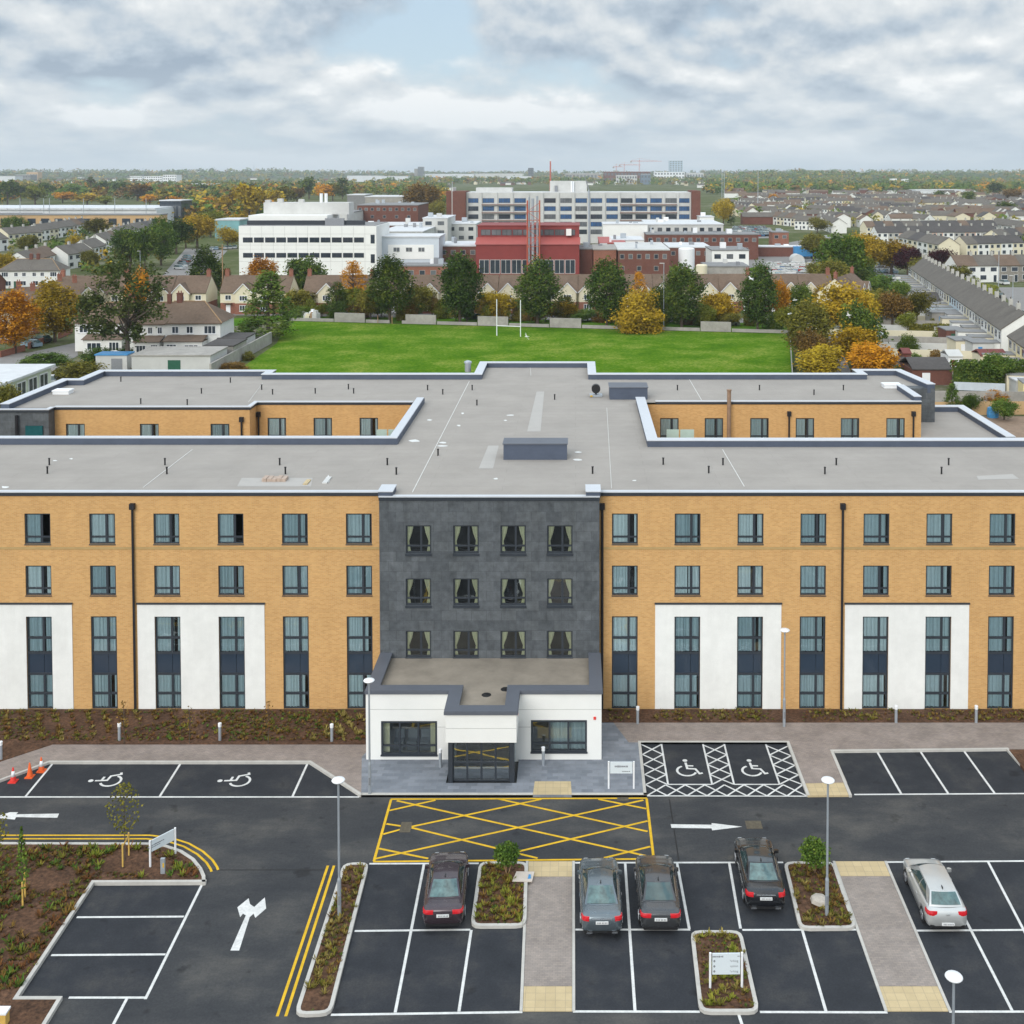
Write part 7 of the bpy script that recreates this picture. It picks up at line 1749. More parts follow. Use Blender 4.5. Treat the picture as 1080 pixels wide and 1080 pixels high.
bbox(hb_, 'plant_room', conc_l, xat(502, 200, Y + 6), xat(540, 200, Y + 6), Y + 6, Y + 16, ZT + .16, zat(198, Y + 6)); bbox(hb_, 'plant_room', grey_m, xat(585, 197, Y + 7.5), xat(588, 197, Y + 7.5), Y + 7.2, Y + 7.97, ZT + .16, ZT + 3)
for u in (477, 604): x = xat(u, 200, Y + 4); b = MB(); b.tube((x, Y + 4, ZT), (x, Y + 4, ZT + 5), .15, n=6); b.build('mast', galv, hb_)
# lower buildings of the complex: (label, u0, u1, Y, ztop, depth, wall, roof, windows)
lowb = [
 ('white flat roofed wing between the office building and the hospital', 400, 446, 420, 10.5, 40, conc_l, r_pale, 4), ('white stepped block left of the brick stair tower', 446, 472, 455, 14, 30, conc_l, r_pale, 2), ('pale blue glazed link below the brick stair towers', 472, 502, 470, 11, 25, conc_l, r_pale, 3),
 ('white box building in front of the right hospital half', 636, 683, 440, 12.3, 18, panel_w, r_pale, 0), ('long white roof of the outpatients wing', 683, 763, 455, 11.5, 40, conc_l, r_pale, 9), ('low white hall beside the red boiler house', 645, 679, 400, 8.6, 22, panel_w, r_pale, 0), ('white end block at the right of the hospital', 738, 753, 505, 12.5, 14, panel_w, r_pale, 1),
 ('long red brick ward building with small windows', 682, 800, 425, 9.2, 18, dark_brick, r_flat, 14), ('red clad workshop beside the boiler house', 633, 660, 385, 8.4, 36, redclad, redlite, 0),
 ('brick block right of the boiler house', 611, 625, 352, 8.8, 18, dark_brick, r_flat, 0), ('brick block with a flat grey roof behind the cream gables', 626, 650, 348, 8.9, 22, red_brick, conc, 0), ('wide brick ward with a pale roof edge', 652, 706, 345, 9.0, 34, dark_brick, conc_l, 6),
 ('flat brick ward behind the white tank', 706, 750, 395, 6.4, 25, dark_brick, r_pale, 5), ('white single storey clinic with dark glass by the right car park', 751, 790, 372, 7.0, 18, panel_w, r_flat, 3), ('low terrace block in front of the white clinic', 745, 790, 345, 4.0, 14, conc, r_flat, 0),
 ('brick kitchen block left of the boiler house', 463, 504, 360, 9.2, 22, dark_brick, r_pale, 4), ('low brick gatehouse behind the oval trees', 416, 475, 335, 5.0, 10, red_brick, r_flat, 5),
 ('dark brick ward left of the hospital, lower storey', 372, 448, 500, 9.0, 30, dark_brick, r_pale, 10), ('dark brick ward left of the hospital, upper storey block', 377, 441, 560, 16.0, 40, dark_brick, r_flat, 10), ('grey theatre building with a dark flat roof behind the office building', 298, 366, 520, 13.5, 40, conc_l, r_flat, 0),
 ('brick wall block right of the hospital car park', 866, 880, 470, 5.0, 8, red_brick, r_flat, 0), ('brick low block before the estate gables', 815, 832, 500, 6.0, 10, red_brick, r_flat, 2), ('brick boundary building along the car park', 800, 868, 440, 3.6, 8, dark_brick, r_pale, 0)]
for lab, u0, u1, Y, zt, dep, wm, rm, nw in lowb:
    x0, x1 = xat(u0, 240, Y), xat(u1, 240, Y); o = bld(lab, 'hospital building', 'hospital_wing', ((x0 + x1) / 2, Y, 0))
    bbox(o, 'wall', wm, x0, x1, Y, Y + dep, 0, zt); bbox(o, 'roof', rm, x0 - .2, x1 + .2, Y - .2, Y + dep + .2, zt + .002, zt + .35)
    for k in range(nw):
        s = (x1 - x0) / nw; wpane(o, x0 + s * (k + .2), x0 + s * (k + .72), zt - 2.6, zt - 1.1, Y, [pane_m, pane_g][k % 2], conc if wm in (dark_brick, red_brick) else frame_m)
        if zt > 8 and (k % 2 == 0 or wm not in (dark_brick, red_brick)): wpane(o, x0 + s * (k + .2), x0 + s * (k + .72), zt - 6.2, zt - 4.7, Y, [pane_m, pane_g][k % 2], conc if wm in (dark_brick, red_brick) else frame_m)
    q = random.Random(u0)
    for k in range(max(2, int((x1 - x0) / 5))):
        sx, sy, sz = q.uniform(.6, 2.4), q.uniform(.6, 2), q.uniform(.5, 1.9); x = q.uniform(x0 + 2, x1 - 2); y = Y + q.uniform(3, dep - 3)
        bbox(o, 'roof_unit', q.choice([galv, conc_l, whitem, grey_m]), x - sx / 2, x + sx / 2, y - sy / 2, y + sy / 2, zt + .353, zt + .35 + sz)
# tanks, mast, containers, tent
for lab, u, vt, Y, r_ in (('tall white cylindrical tank among the brick wards', 724, 261, 352, 2.5), ('short cream cylindrical tank right of the tall white one', 740, 278.5, 340, 1.7)):
    x = xat(u, 280, Y); zt = zat(vt, Y); t = thing('storage_tank', lab, 'tank', (x, Y, 0)); b = MB(); b.lathe([(r_, .3), (r_, zt - .4), (r_ * .8, zt - .1), (.2, zt)], x, Y, 20); b.build('shell', whitem if r_ > 2 else w_cream, t, smooth=False); b = MB(); b.lathe([(r_ + .2, 0), (r_ + .2, .3)], x, Y, 20); b.build('base', conc, t)
Y = 400; p = PY(617, 187, Y); q = PY(621.5, 280, Y); t = thing('mast', 'tall thin grey mast leaning slightly right of the red boiler house', 'mast', tuple(q)); b = MB(); b.tube((q.x, Y, 0), tuple(PY(621, 200, Y)), .42, .3, 8); b.build('column', galv, t); b = MB(); b.tube(tuple(PY(621, 200, Y)), tuple(p), .25, .12, 6); b.build('jib', grey_m, t)
p = G(849, 273); t = thing('trailer', 'blue lorry trailer standing behind the packed car park', 'trailer', tuple(p)); bbox(t, 'body', bluem, p.x - 4, p.x + 4.4, p.y, p.y + 2.6, .9, 4.6); b = MB(); [b.tube((p.x + k, p.y - .02, .5), (p.x + k, p.y + .4, .5), .5, n=10) for k in (-2.6, -1.4, 2.6)]; b.build('wheel', tyre_m, t)
p = G(842, 277); t = thing('tent', 'white round roofed tent beside the blue trailer', 'tent', tuple(p)); b = MB(); b.tube((p.x, p.y, .6), (p.x, p.y + 6, .6), 2.3, n=20); b.build('cover', conc_l, t)
p = G(235.2, 327); Yp = p.y; t = thing('utility_pole', 'thin wooden pole rising in front of the office building', 'pole', tuple(p)); b = MB(); b.tube((p.x, p.y, 0), (p.x, p.y, zat(258, Yp)), .16, .11, 8); b.build('pole', timber, t); b = MB(); b.bar((p.x - .8, p.y, zat(261, Yp)), (p.x + .8, p.y, zat(261, Yp)), .1, .1); b.build('crossarm', timber, t)
for lab, u, vb, vt in (('tall grey lamp column by the road at the right edge', 1068, 322, 291), ('pale tall column before the white terrace', 1053, 308, 265), ('grey lamp column on the left street', 148, 288, 265), ('lamp column on the street by the cream gables', 700, 345, 278)):
    p = G(u, vb); zt = zat(vt, p.y); t = thing('street_lamp', lab, 'street lamp', tuple(p), 'distant street lamps'); b = MB(); b.tube((p.x, p.y, 0), (p.x, p.y, zt), .12, .07, 8); b.build('column', galv, t); b = MB(); b.box(p.x - .9, p.x + .1, p.y - .15, p.y + .15, zt + .002, zt + .14); b.build('lamp_head', conc_l, t)

# parked cars far off
def tiny_car(name, m):
    b = MB(); b.prism([(-.88, -2.1), (.88, -2.1), (.9, 1.5), (.75, 2.15), (-.75, 2.15), (-.9, 1.5)], .25, .88, 0, bottom=True)
    base = [(-.82, -1.9), (.82, -1.9), (.82, 1.0), (-.82, 1.0)]; top = [(-.62, -1.3), (.62, -1.3), (.62, .3), (-.62, .3)]
    for i in range(4): j = (i + 1) % 4; b.face([(*base[i], .882), (*base[j], .882), (*top[j], 1.42), (*top[i], 1.42)], 1)
    b.face([(x, y, 1.42) for x, y in top], 0)
    for x in (-.8, .8):
        for y in (-1.3, 1.3): b.tube((x - .09, y, .31), (x + .09, y, .31), .31, n=10, m=2)
    return tag(b.build('parked_car', [m, car_glass, tyre_m], None, origin=(0, 0, 0)), 'car', 'car')
car_cols = [carpaint('small_car_%s' % n, c, .2, .3) for n, c in (('silver', (.50, .52, .54)), ('white', (.74, .75, .76)), ('blue', (.06, .14, .30)), ('grey', (.16, .17, .18)), ('black', (.02, .02, .022)), ('red', (.32, .03, .03)), ('pale_blue', (.30, .42, .52)))]
TC = [tiny_car('c', m_) for m_ in car_cols]; cn = ['silver', 'white', 'blue', 'grey', 'black', 'red', 'pale blue']
r = random.Random(21)
def carlot(quad, rows, cols, where, group, rz=0):
    P = [Vector(G2(*q)) for q in quad]
    for i in range(rows):
        for j in range(cols):
            if r.random() < .12: continue
            s, t = (i + .5) / rows, (j + .5) / cols
            p = P[0].lerp(P[1], t).lerp(P[3].lerp(P[2], t), s); k = r.choice([0, 0, 1, 1, 1, 2, 3, 3, 4, 5, 6])
            place(TC[k], USED, (p.x, p.y, .02), rz + r.uniform(-.05, .05) + (math.pi if r.random() < .5 else 0), None, 'small %s car parked %s' % (cn[k], where), group)
carlot([(798, 295), (850, 295), (856, 279), (812, 279)], 5, 9, 'in the packed car park right of the white clinic', 'cars in the packed hospital car park', R(70))
carlot([(772, 251), (814, 250), (806, 240), (774, 240)], 6, 10, 'on the upper car park right of the hospital', 'cars on the upper hospital car park', R(20))
carlot([(915, 297), (950, 299), (938, 279), (912, 279)], 3, 5, 'between the trees near the dark purple tree', 'cars under the trees by the purple tree', R(30))
carlot([(180, 287), (196, 284), (206, 271), (192, 272)], 6, 1, 'in the slanting row by the hospital lane', 'cars in the slanting row by the lane', R(60))
carlot([(220, 266), (250, 264), (250, 260), (222, 262)], 1, 6, 'left of the white office building', 'cars beside the office building', R(10))
carlot([(836, 275), (866, 279), (866, 268), (842, 268)], 1, 4, 'around the white tent', 'cars around the white tent', R(80))
carlot([(1012, 318), (1050, 338), (1062, 330), (1030, 316)], 2, 3, 'by the front gardens of the diagonal terrace', 'cars by the diagonal terrace', R(8))
for k, u, v, rz, lab in ((4, 1054, 314, 0, 'black car driving on the road at the right'), (1, 1058, 300, 10, 'white van like car by the stone terrace'), (1, 1082, 334, 0, 'white car at the right picture edge on the road'), (6, 33, 366, 60, 'pale blue car parked between the golden trees'), (4, 44, 361, 60, 'dark car parked between the golden trees'), (2, 150, 371, 80, 'blue car behind the gum tree'), (1, 53, 405, 20, 'white car half hidden by the feathery bush'), (4, 500, 337, 80, 'dark car on the street behind the layered yellow tree'), (3, 770, 343, 80, 'grey car on the street behind the golden tree')):
    p = G2(u, v); place(TC[k], USED, (p[0], p[1], .02), R(rz), None, lab, 'cars on the surrounding streets')
for i in range(9):
    p = G2(16 + i * 10, 277 - i * 2.5); place(TC[i % 7], USED, (p[0], p[1], .02), R(r.uniform(0, 180)), None, 'small %s car in the left estate street' % cn[i % 7], 'cars in the left estate street')
# ================================================================== FAR BUILDINGS, SKYLINE
def box_building(label, u0, u1, Y, vt, dep, wm, rm, rows=0, cols=0, name='building', pm=None):
    x0, x1 = xat(u0, 190, Y), xat(u1, 190, Y); zt = zat(vt, Y); t = thing(name, label, 'building', ((x0 + x1) / 2, Y, 0))
    bbox(t, 'wall', wm, x0, x1, Y, Y + dep, 0, zt); bbox(t, 'roof', rm, x0 - .3, x1 + .3, Y - .3, Y + dep + .3, zt + .003, zt + .6)
    for i in range(rows):
        b = MB(); z1 = zt - (i + .25) * (zt / max(rows, 1)) * .9; h = zt / rows * .45
        for k in range(cols): s = (x1 - x0) / cols; b.box(x0 + s * (k + .2), x0 + s * (k + .8), Y - .1, Y - .004, z1 - h, z1)
        b.build('window_row', pm or pane_g, t)
    return t
metal_roof = mat('pale_metal_roof', (.62, .64, .66), .6, .08, .05)
Y = 640; box_building('long tan brick retail building behind the left estate', -60, 168, Y, 227, 12, tan_brick, r_flat, 1, 16, pm=pane_m)
Y = 690; x0, x1 = xat(-60, 220, Y), xat(165, 220, Y); t = thing('warehouse', 'long pale metal warehouse with a scalloped white roof on the left', 'warehouse', ((x0 + x1) / 2, Y, 0)); bbox(t, 'wall', metal_roof, x0, x1, Y, Y + 60, 0, 9.5); b = MB(); n = 26
for k in range(n):
    a, c = x0 + (x1 - x0) * k / n, x0 + (x1 - x0) * (k + 1) / n; b.prism([(a, Y - 1), (c - .4, Y - 1), (c - .4, Y + 60), (a, Y + 60)], 9.51, 10.6)
b.build('roof', metal_roof, t); b = MB(); b.box(x0, xat(45, 220, Y), Y - .6, Y - .1, 4, 7.6); b.build('dark_canopy', frame_m, t)
for u in (21, 46, 52, 88, 121, 154): x = xat(u, 210, Y - 5); b = MB(); b.tube((x, Y - 5, 0), (x, Y - 5, zat(209, Y)), .2, n=6); tag(b.build('mast', galv), 'thin pale lighting mast before the left warehouse', 'mast', 'lighting masts before the left warehouse')
for i in range(34):
    u = r.uniform(-10, 160); p = G2(u, r.uniform(228.2, 229.4)); k = r.choice([0, 1, 1, 3, 2, 4]); place(TC[k], USED, (p[0], 670 + r.uniform(-12, 6), .02), r.uniform(0, 6), (1.1, 1.1, 1.2), 'small %s car in front of the left warehouse' % cn[k], 'cars in front of the left warehouse')
box_building('small dark glass fronted pavilion among the left trees', 168, 191, 720, 212, 20, pane_m, r_pale, 1, 5); box_building('teal glazed sports hall roof behind the golden trees', 226, 252, 560, 232.5, 20, mat('teal_glazing', (.18, .36, .38), .3, .2, .2), r_pale)
# skyline: (label, u0,u1,Y,vtop,depth,wall,rows,cols)
for lab, u0, u1, Y, vt, dep, wm, rows, cols in [
 ('white apartment slabs on the left skyline', 137, 150, 3000, 186, 40, whitem, 3, 6), ('white stepped apartment block right of the slabs on the left skyline', 152, 171, 2950, 186, 40, whitem, 3, 8), ('white apartment block with balconies on the left skyline', 172, 186, 2900, 184.5, 40, whitem, 3, 6),
 ('pale warehouse far off at the left edge', -5, 16, 2900, 186, 40, metal_roof, 0, 0), ('blue grey office far off at the left', 16, 32, 3200, 184.5, 40, r_flat, 2, 6), ('tan church like building on the left skyline', 28, 40, 3600, 181.5, 30, tan_brick, 1, 4),
 ('low white shed behind the left trees', 197, 226, 2000, 194, 30, metal_roof, 0, 0), ('wide white retail sheds left of the twin towers', 366, 402, 3400, 185.5, 60, metal_roof, 0, 0), ('white retail shed below the twin towers', 402, 430, 3300, 186, 50, metal_roof, 0, 0), ('pale long factory right of the twin towers', 448, 500, 4300, 183.5, 60, metal_roof, 0, 0), ('low pale buildings left of the dark block', 500, 552, 4400, 183.2, 60, conc_l, 0, 0),
 ('grey green twin tower block, left', 437, 440.5, 4200, 178, 30, conc, 8, 2), ('grey green twin tower block, right and taller', 440.8, 446.5, 4200, 176, 30, pane_g, 8, 2), ('dark square block on the skyline', 557, 562.5, 4500, 177.3, 40, frame_m, 4, 3), ('white factory with a flat roof on the middle skyline', 535, 560, 3300, 186, 50, metal_roof, 0, 0),
 ('broad brown construction site under the cranes', 637, 686, 3000, 181, 60, dark_brick, 2, 14), ('pale concrete frame in front of the construction site', 650, 672, 2800, 185, 30, conc_l, 2, 8), ('dark blue clad block right of the construction site', 676, 686, 2750, 184, 30, mat('blue_grey_clad', (.14, .19, .25), .6, .1, .05), 2, 3),
 ('tall pale tower on the skyline with a blue glass front', 706, 720, 4400, 169.5, 40, mat('pale_blue_tower', (.42, .52, .60), .5, .1, .05), 9, 5), ('white podium below the tall pale tower', 690, 722, 4200, 181.5, 40, whitem, 2, 10), ('low pale town block right of the tower', 724, 742, 4200, 182.4, 40, conc_l, 1, 6), ('grey town block left of the cranes', 596, 634, 4100, 183, 50, conc, 1, 10),
 ('long white roof shed among the trees at the right', 966, 1018, 1500, 200.5, 30, metal_roof, 0, 0), ('pale house among the woods on the right skyline', 940, 946, 2600, 188.5, 14, whitem, 1, 3), ('white roofed building in the woods at the right', 952, 958, 2600, 189, 14, whitem, 1, 3), ('grey school building behind the brick wards', 366, 385, 820, 206, 30, r_flat, 0, 0), ('grey roofed school hall behind the brick wards', 385, 425, 760, 208, 40, conc, 0, 0)]:
    box_building(lab, u0, u1, Y, vt, dep, wm, r_pale if wm is not frame_m else frame_m, rows, cols)
def crane(label, u, Y, vt, ul, ur):
    x = xat(u, 175, Y); zt = zat(vt, Y); t = thing('tower_crane', label, 'crane', (x, Y, 0)); w = 1.1
    b = MB()
    for sx in (-w, w):
        for sy in (-w, w): b.tube((x + sx, Y + sy, 0), (x + sx, Y + sy, zt), .35, n=4)
    z = 0; s = 1
    while z < zt - 4: b.bar((x - s * w, Y - w, z), (x + s * w, Y - w, z + 4), .3, .3); z += 4; s = -s
    b.build('mast', crane_m, t)
    a, c = xat(ul, 175, Y), xat(ur, 175, Y); b = MB(); b.bar((a, Y, zt - 3), (c, Y, zt - 3), 1.0, .9); b.bar((a, Y, zt - 1.6), (c - (c - x) * .2, Y, zt - 1.6), .5, .4); b.build('jib', crane_m, t)
    b = MB(); b.tube((x, Y, zt - 3), (x, Y, zt + 7), .5, .2, 4); b.bar((x, Y, zt + 6.5), (a, Y, zt - 2), .25, .25); b.bar((x, Y, zt + 6.5), (x + (c - x) * .7, Y, zt - 2), .25, .25); b.build('tie_mast', crane_m, t)
    b = MB(); b.box(a - 1, a + 4, Y - 1.2, Y + 1.2, zt - 7, zt - 3.2); b.build('counterweight', conc, t)
crane('tallest tower crane with a long jib left of the pale tower', 674.3, 3600, 169, 665, 698); crane('middle tower crane above the construction site', 658.5, 3600, 173, 653, 676); crane('leftmost and lowest tower crane above the construction site', 650, 3600, 175, 646.5, 657)
x = xat(580.5, 175, 1900); t = thing('chimney', 'thin red and white chimney on the middle skyline', 'chimney', (x, 1900, 0)); b = MB(); b.tube((x, 1900, 0), (x, 1900, zat(170, 1900)), 1.6, 1.1, 10); b.build('shaft', crane_m, t); b = MB(); b.tube((x, 1900, zat(170, 1900)), (x, 1900, zat(168, 1900)), 1.2, n=10); b.build('cap', whitem, t)
for lab, u, Y, vt in (('pair of pale floodlight masts on the right, left one', 761.5, 900, 180), ('pair of pale floodlight masts on the right, right one', 763.8, 900, 180.5), ('single floodlight mast above the right estate', 799.5, 900, 180.5), ('thin radio mast on the far left hill', 268, 5600, 174), ('faint mast on the left skyline', 226, 5200, 176), ('thin mast on the left skyline above the retail building', 151, 5000, 177)):
    x = xat(u, 190, Y); b = MB(); rr_ = Y * .00022 + .1; b.tube((x, Y, 0), (x, Y, zat(vt, Y)), rr_, rr_ * .7, 6); tag(b.build('mast', galv), lab, 'mast')

# ================================================================== FAR TREES
ex = [(246, 470, 233, 300), (470, 742, 196, 300), (632, 800, 232, 300), (360, 452, 208, 240), (0, 168, 212, 245), (768, 868, 238, 298), (800, 1080, 240, 300), (0, 180, 245, 300), (290, 370, 208, 235)]
def ok(u, v): return not any(a < u < c and b_ < v < d for a, c, b_, d in ex)
KW = ['dark', 'dark', 'green', 'green', 'olive', 'olive', 'olive', 'gold', 'gold', 'yellow', 'rust', 'rust', 'orange']
fl = {'dark': 'dark green', 'green': 'green', 'olive': 'olive green', 'gold': 'golden brown', 'yellow': 'yellow', 'rust': 'russet', 'orange': 'orange', 'purple': 'dark purple', 'lime': 'yellow green'}
r = random.Random(77); cnt = 0
# named big ones in the left park first
for u, vb, vt, w, k, f in [(37, 216, 195, 28, 'lime', 'round'), (92, 216, 203, 26, 'gold', 'round'), (112, 218, 206, 20, 'lime', 'round'), (8, 216, 190, 24, 'dark', 'round'), (22, 212, 194, 18, 'dark', 'round'), (127, 208, 190, 24, 'dark', 'round'), (145, 212, 193, 30, 'rust', 'round'), (158, 217, 205, 20, 'orange', 'round'), (66, 214, 202, 22, 'orange', 'round'), (76, 210, 194, 26, 'green', 'round'), (96, 208, 187, 18, 'dark', 'conifer'), (108, 206, 191, 20, 'dark', 'round'),
    (204, 224, 210, 30, 'lime', 'round'), (220, 222, 207, 24, 'orange', 'round'), (233, 228, 206, 22, 'gold', 'round'), (263, 232, 194, 38, 'yellow', 'round'), (286, 225, 200, 26, 'yellow', 'round'), (300, 220, 195, 28, 'olive', 'round'), (313, 214, 197, 20, 'rust', 'round'), (326, 210, 187, 22, 'dark', 'round'), (340, 213, 194, 20, 'orange', 'round'), (351, 212, 192, 20, 'olive', 'round'), (361, 210, 187, 16, 'dark', 'oval'), (245, 222, 205, 22, 'rust', 'round'), (185, 222, 206, 18, 'orange', 'round'), (174, 210, 196, 22, 'olive', 'round'), (201, 205, 196, 20, 'rust', 'round'), (215, 206, 195, 18, 'dark', 'round'), (50, 208, 192, 18, 'green', 'round'), (410, 205, 198, 14, 'orange', 'round'), (386, 203, 194, 16, 'olive', 'round'),
    (372, 206, 196, 14, 'green', 'round'), (1020, 217, 201, 14, 'dark', 'round'), (990, 213, 200, 16, 'dark', 'round'), (1064, 214, 198, 22, 'rust', 'round'), (1048, 208, 193, 24, 'dark', 'round'), (1064, 230, 212, 22, 'dark', 'round'), (1058, 244, 238, 18, 'yellow', 'round'), (1050, 226, 216, 14, 'rust', 'round'), (935, 226, 220, 14, 'rust', 'dome'), (963, 236, 224, 18, 'green', 'dome'), (955, 233, 226, 12, 'olive', 'dome'), (840, 228, 216, 14, 'olive', 'round'), (852, 232, 220, 16, 'olive', 'round'), (815, 213, 204, 12, 'orange', 'round')]:
    plant_uv(u, vb, vt, w, f, k, '%s tree in the belt of big trees in the middle distance' % fl[k], False, 'big trees in the middle distance')
NF = 0
for _ in range(4000):
    if NF >= 70: break
    v = 190 + 38 * r.random() ** 1.3; u = r.uniform(-10, 1090)
    if not ok(u, v): continue
    if u > 770 and v > 205 and r.random() < .85: continue
    p = G(u, v); h = r.uniform(7, 13); w = h * r.uniform(.7, 1.1); k = r.choice(KW); NF += 1
    plant('round' if r.random() < .8 else 'oval', k, (p.x, p.y, -.06), h, w, '%s tree scattered among the far roofs' % fl[k], False, 'trees scattered among the far roofs')
# trees and roofs too many to count beyond
WM = [LEAF[k] for k in ['dark', 'green', 'olive', 'gold', 'rust', 'orange', 'yellow']]
def blob(b, q, x, y, z, h, w, dens, lk, m):
    for _ in range(dens):
        while True:
            d = Vector((q.uniform(-1, 1), q.uniform(-1, 1), q.uniform(-1, 1)))
            if .2 < d.length < 1: break
        P = Vector((x + d.x * w, y + d.y * w, z + h * .54 + d.z * h * .45)); uu = Vector((q.gauss(0, 1), q.gauss(0, 1), q.gauss(0, .5))).normalized() * h * lk; ww = uu.orthogonal().normalized() * h * lk * .7
        b.face([P - uu, P - ww, P + uu, P + ww], m)
def wood(name, n, v0, v1, u0, u1, hr, seed, pw=1.0, lab='', dens=26, leafk=.16, excl=True, wts=(30, 30, 24, 5, 8, 2, 2)):
    q = random.Random(seed); b = MB()
    for _ in range(n):
        v = v0 + (v1 - v0) * q.random() ** pw; u = q.uniform(u0, u1)
        if excl and not ok(u, v): continue
        p = G(u, v); h = q.uniform(*hr); w = h * q.uniform(.4, .75)
        blob(b, q, p.x, p.y, 0, h, w, dens, leafk, q.choices(range(7), wts)[0])
    return tag(b.build(name, WM), lab, 'woodland', kind='stuff')
wood('woodland', 1900, 188.5, 207, -280, 480, (7, 14), 2, .8, 'mixed autumn trees covering the plain left of the hospital', 22, .18)
wood('woodland', 1000, 187.5, 205, 745, 1110, (9, 17), 3, .9, 'wooded belt under the right skyline', 24, .18, False)
wood('woodland', 800, 196, 217, -30, 470, (9, 16), 12, .9, 'big autumn trees massed behind the left warehouse and the office building', 34, .15, True, (22, 24, 22, 12, 9, 6, 6))
wood('woodland', 900, 185.5, 200, 400, 770, (6, 12), 4, 1.0, 'trees between the roofs behind the hospital', 20, .18)
wood('woodland', 1100, 185.5, 194.5, 400, 770, (9, 17), 14, 1.0, 'far trees closing the view behind the hospital', 14, .24)
wood('woodland', 260, 196, 230, -20, 470, (7, 12), 15, 1.0, 'loose trees among the far roofs on the left', 30, .16)
wood('garden_trees', 1000, 205, 262, 770, 1110, (2.5, 8), 8, .8, 'garden trees and shrubs between the terraces of the right estate', 26, .16, True, (22, 30, 24, 6, 10, 4, 3))
wood('garden_trees', 120, 240, 292, -20, 175, (2, 5), 9, .9, 'garden trees and shrubs between the terraces on the left', 26, .16, False, (22, 30, 24, 6, 10, 4, 3))
wood('woodland', 160, 206, 236, 170, 300, (6, 12), 10, .9, 'mixed autumn trees between the retail building and the office building', 30, .16, True, (16, 24, 24, 14, 10, 6, 8))
def roofs(n, v0, v1, u0, u1, seed, lab):
    q = random.Random(seed); b = MB(); ms = [w_white, w_cream, dark_brick, r_grey, r_brown, r_dark]
    for _ in range(n):
        v = q.uniform(v0, v1); u = q.uniform(u0, u1)
        if not ok(u, v): continue
        p = G(u, v); L = q.uniform(8, 34); D = q.uniform(7, 9); ze = q.uniform(4.5, 6); zr = ze + q.uniform(2, 3); m = q.choice([0, 0, 1, 2]); rm = q.choice([3, 3, 4, 5])
        if q.random() < .42:
            L, D = D, L * .8
            b.box(p.x - L / 2, p.x + L / 2, p.y, p.y + D, 0, ze, m)
            for y in (p.y, p.y + D): b.face([(p.x - L / 2, y, ze), (p.x + L / 2, y, ze), (p.x, y, zr)], m)
            gable_roof(b, p.x - L / 2, p.x + L / 2, p.y, p.y + D, ze, zr, rm, axis='y'); continue
        b.box(p.x - L / 2, p.x + L / 2, p.y, p.y + D, 0, ze, m)
        for x in (p.x - L / 2, p.x + L / 2): b.face([(x, p.y, ze), (x, p.y + D, ze), (x, p.y + D / 2, zr)], m)
        gable_roof(b, p.x - L / 2, p.x + L / 2, p.y, p.y + D, ze, zr, rm)
    tag(b.build('far_houses', ms), lab, 'houses', kind='stuff')
roofs(230, 186.5, 203, -280, 480, 5, 'far mass of small roofs on the left plain'); roofs(260, 185.5, 203, 440, 770, 6, 'far mass of small roofs behind the hospital'); roofs(70, 206, 330, -330, -22, 9, 'mass of houses beyond the left picture edge'); wood('garden_trees', 160, 206, 340, -330, -20, (4, 9), 16, 1.0, 'trees beyond the left picture edge', 34, .15, False)
roofs(200, 204, 240, 770, 1090, 7, 'far mass of small roofs filling the right hand estate')
# low hills with woods on their near slopes
def hill(u0, u1, Y, v, seed, n_tr, run=1600, hr=(14, 24)):
    b = MB(); n = 70; q = random.Random(seed); x0, x1 = xat(u0, 180, Y), xat(u1, 180, Y); zt = zat(v, Y)
    def top(t): return max(.5, zt * (max(0, math.sin(math.pi * t)) ** .5) * (.86 + .25 * noise.noise((t * 6, seed, 0)) + .06 * noise.noise((t * 30, seed, 1))))
    T = [(x0 + (x1 - x0) * i / n, top(i / n)) for i in range(n + 1)]
    for (xa, za), (xb, zb) in zip(T[:-1], T[1:]):
        b.face([(xa, Y - run, -.1), (xb, Y - run, -.1), (xb, Y, zb), (xa, Y, za)]); b.face([(xa, Y, za), (xb, Y, zb), (xb, Y + 2500, -.1), (xa, Y + 2500, -.1)])
    struct(b, 'hills', hill_m, True)
    w = MB()
    for _ in range(n_tr):
        t = q.random(); s = q.random(); h = q.uniform(*hr); blob(w, q, x0 + (x1 - x0) * t, Y - run * (1 - s), top(t) * s, h, h * q.uniform(.6, 1.1), 12, .24, q.choices(range(7), (34, 32, 22, 4, 7, 1, 1))[0])
    tag(w.build('woodland', WM), 'distant woods on the low hills along the horizon', 'woodland', kind='stuff')
hill(-300, 560, 6400, 181.2, 1, 1300); hill(180, 345, 6000, 179.6, 2, 160); hill(460, 1300, 6600, 181.4, 3, 1300); hill(742, 960, 3700, 181.0, 4, 420, 900, (10, 17)); hill(880, 1300, 4300, 181.0, 5, 420, 900, (12, 19))

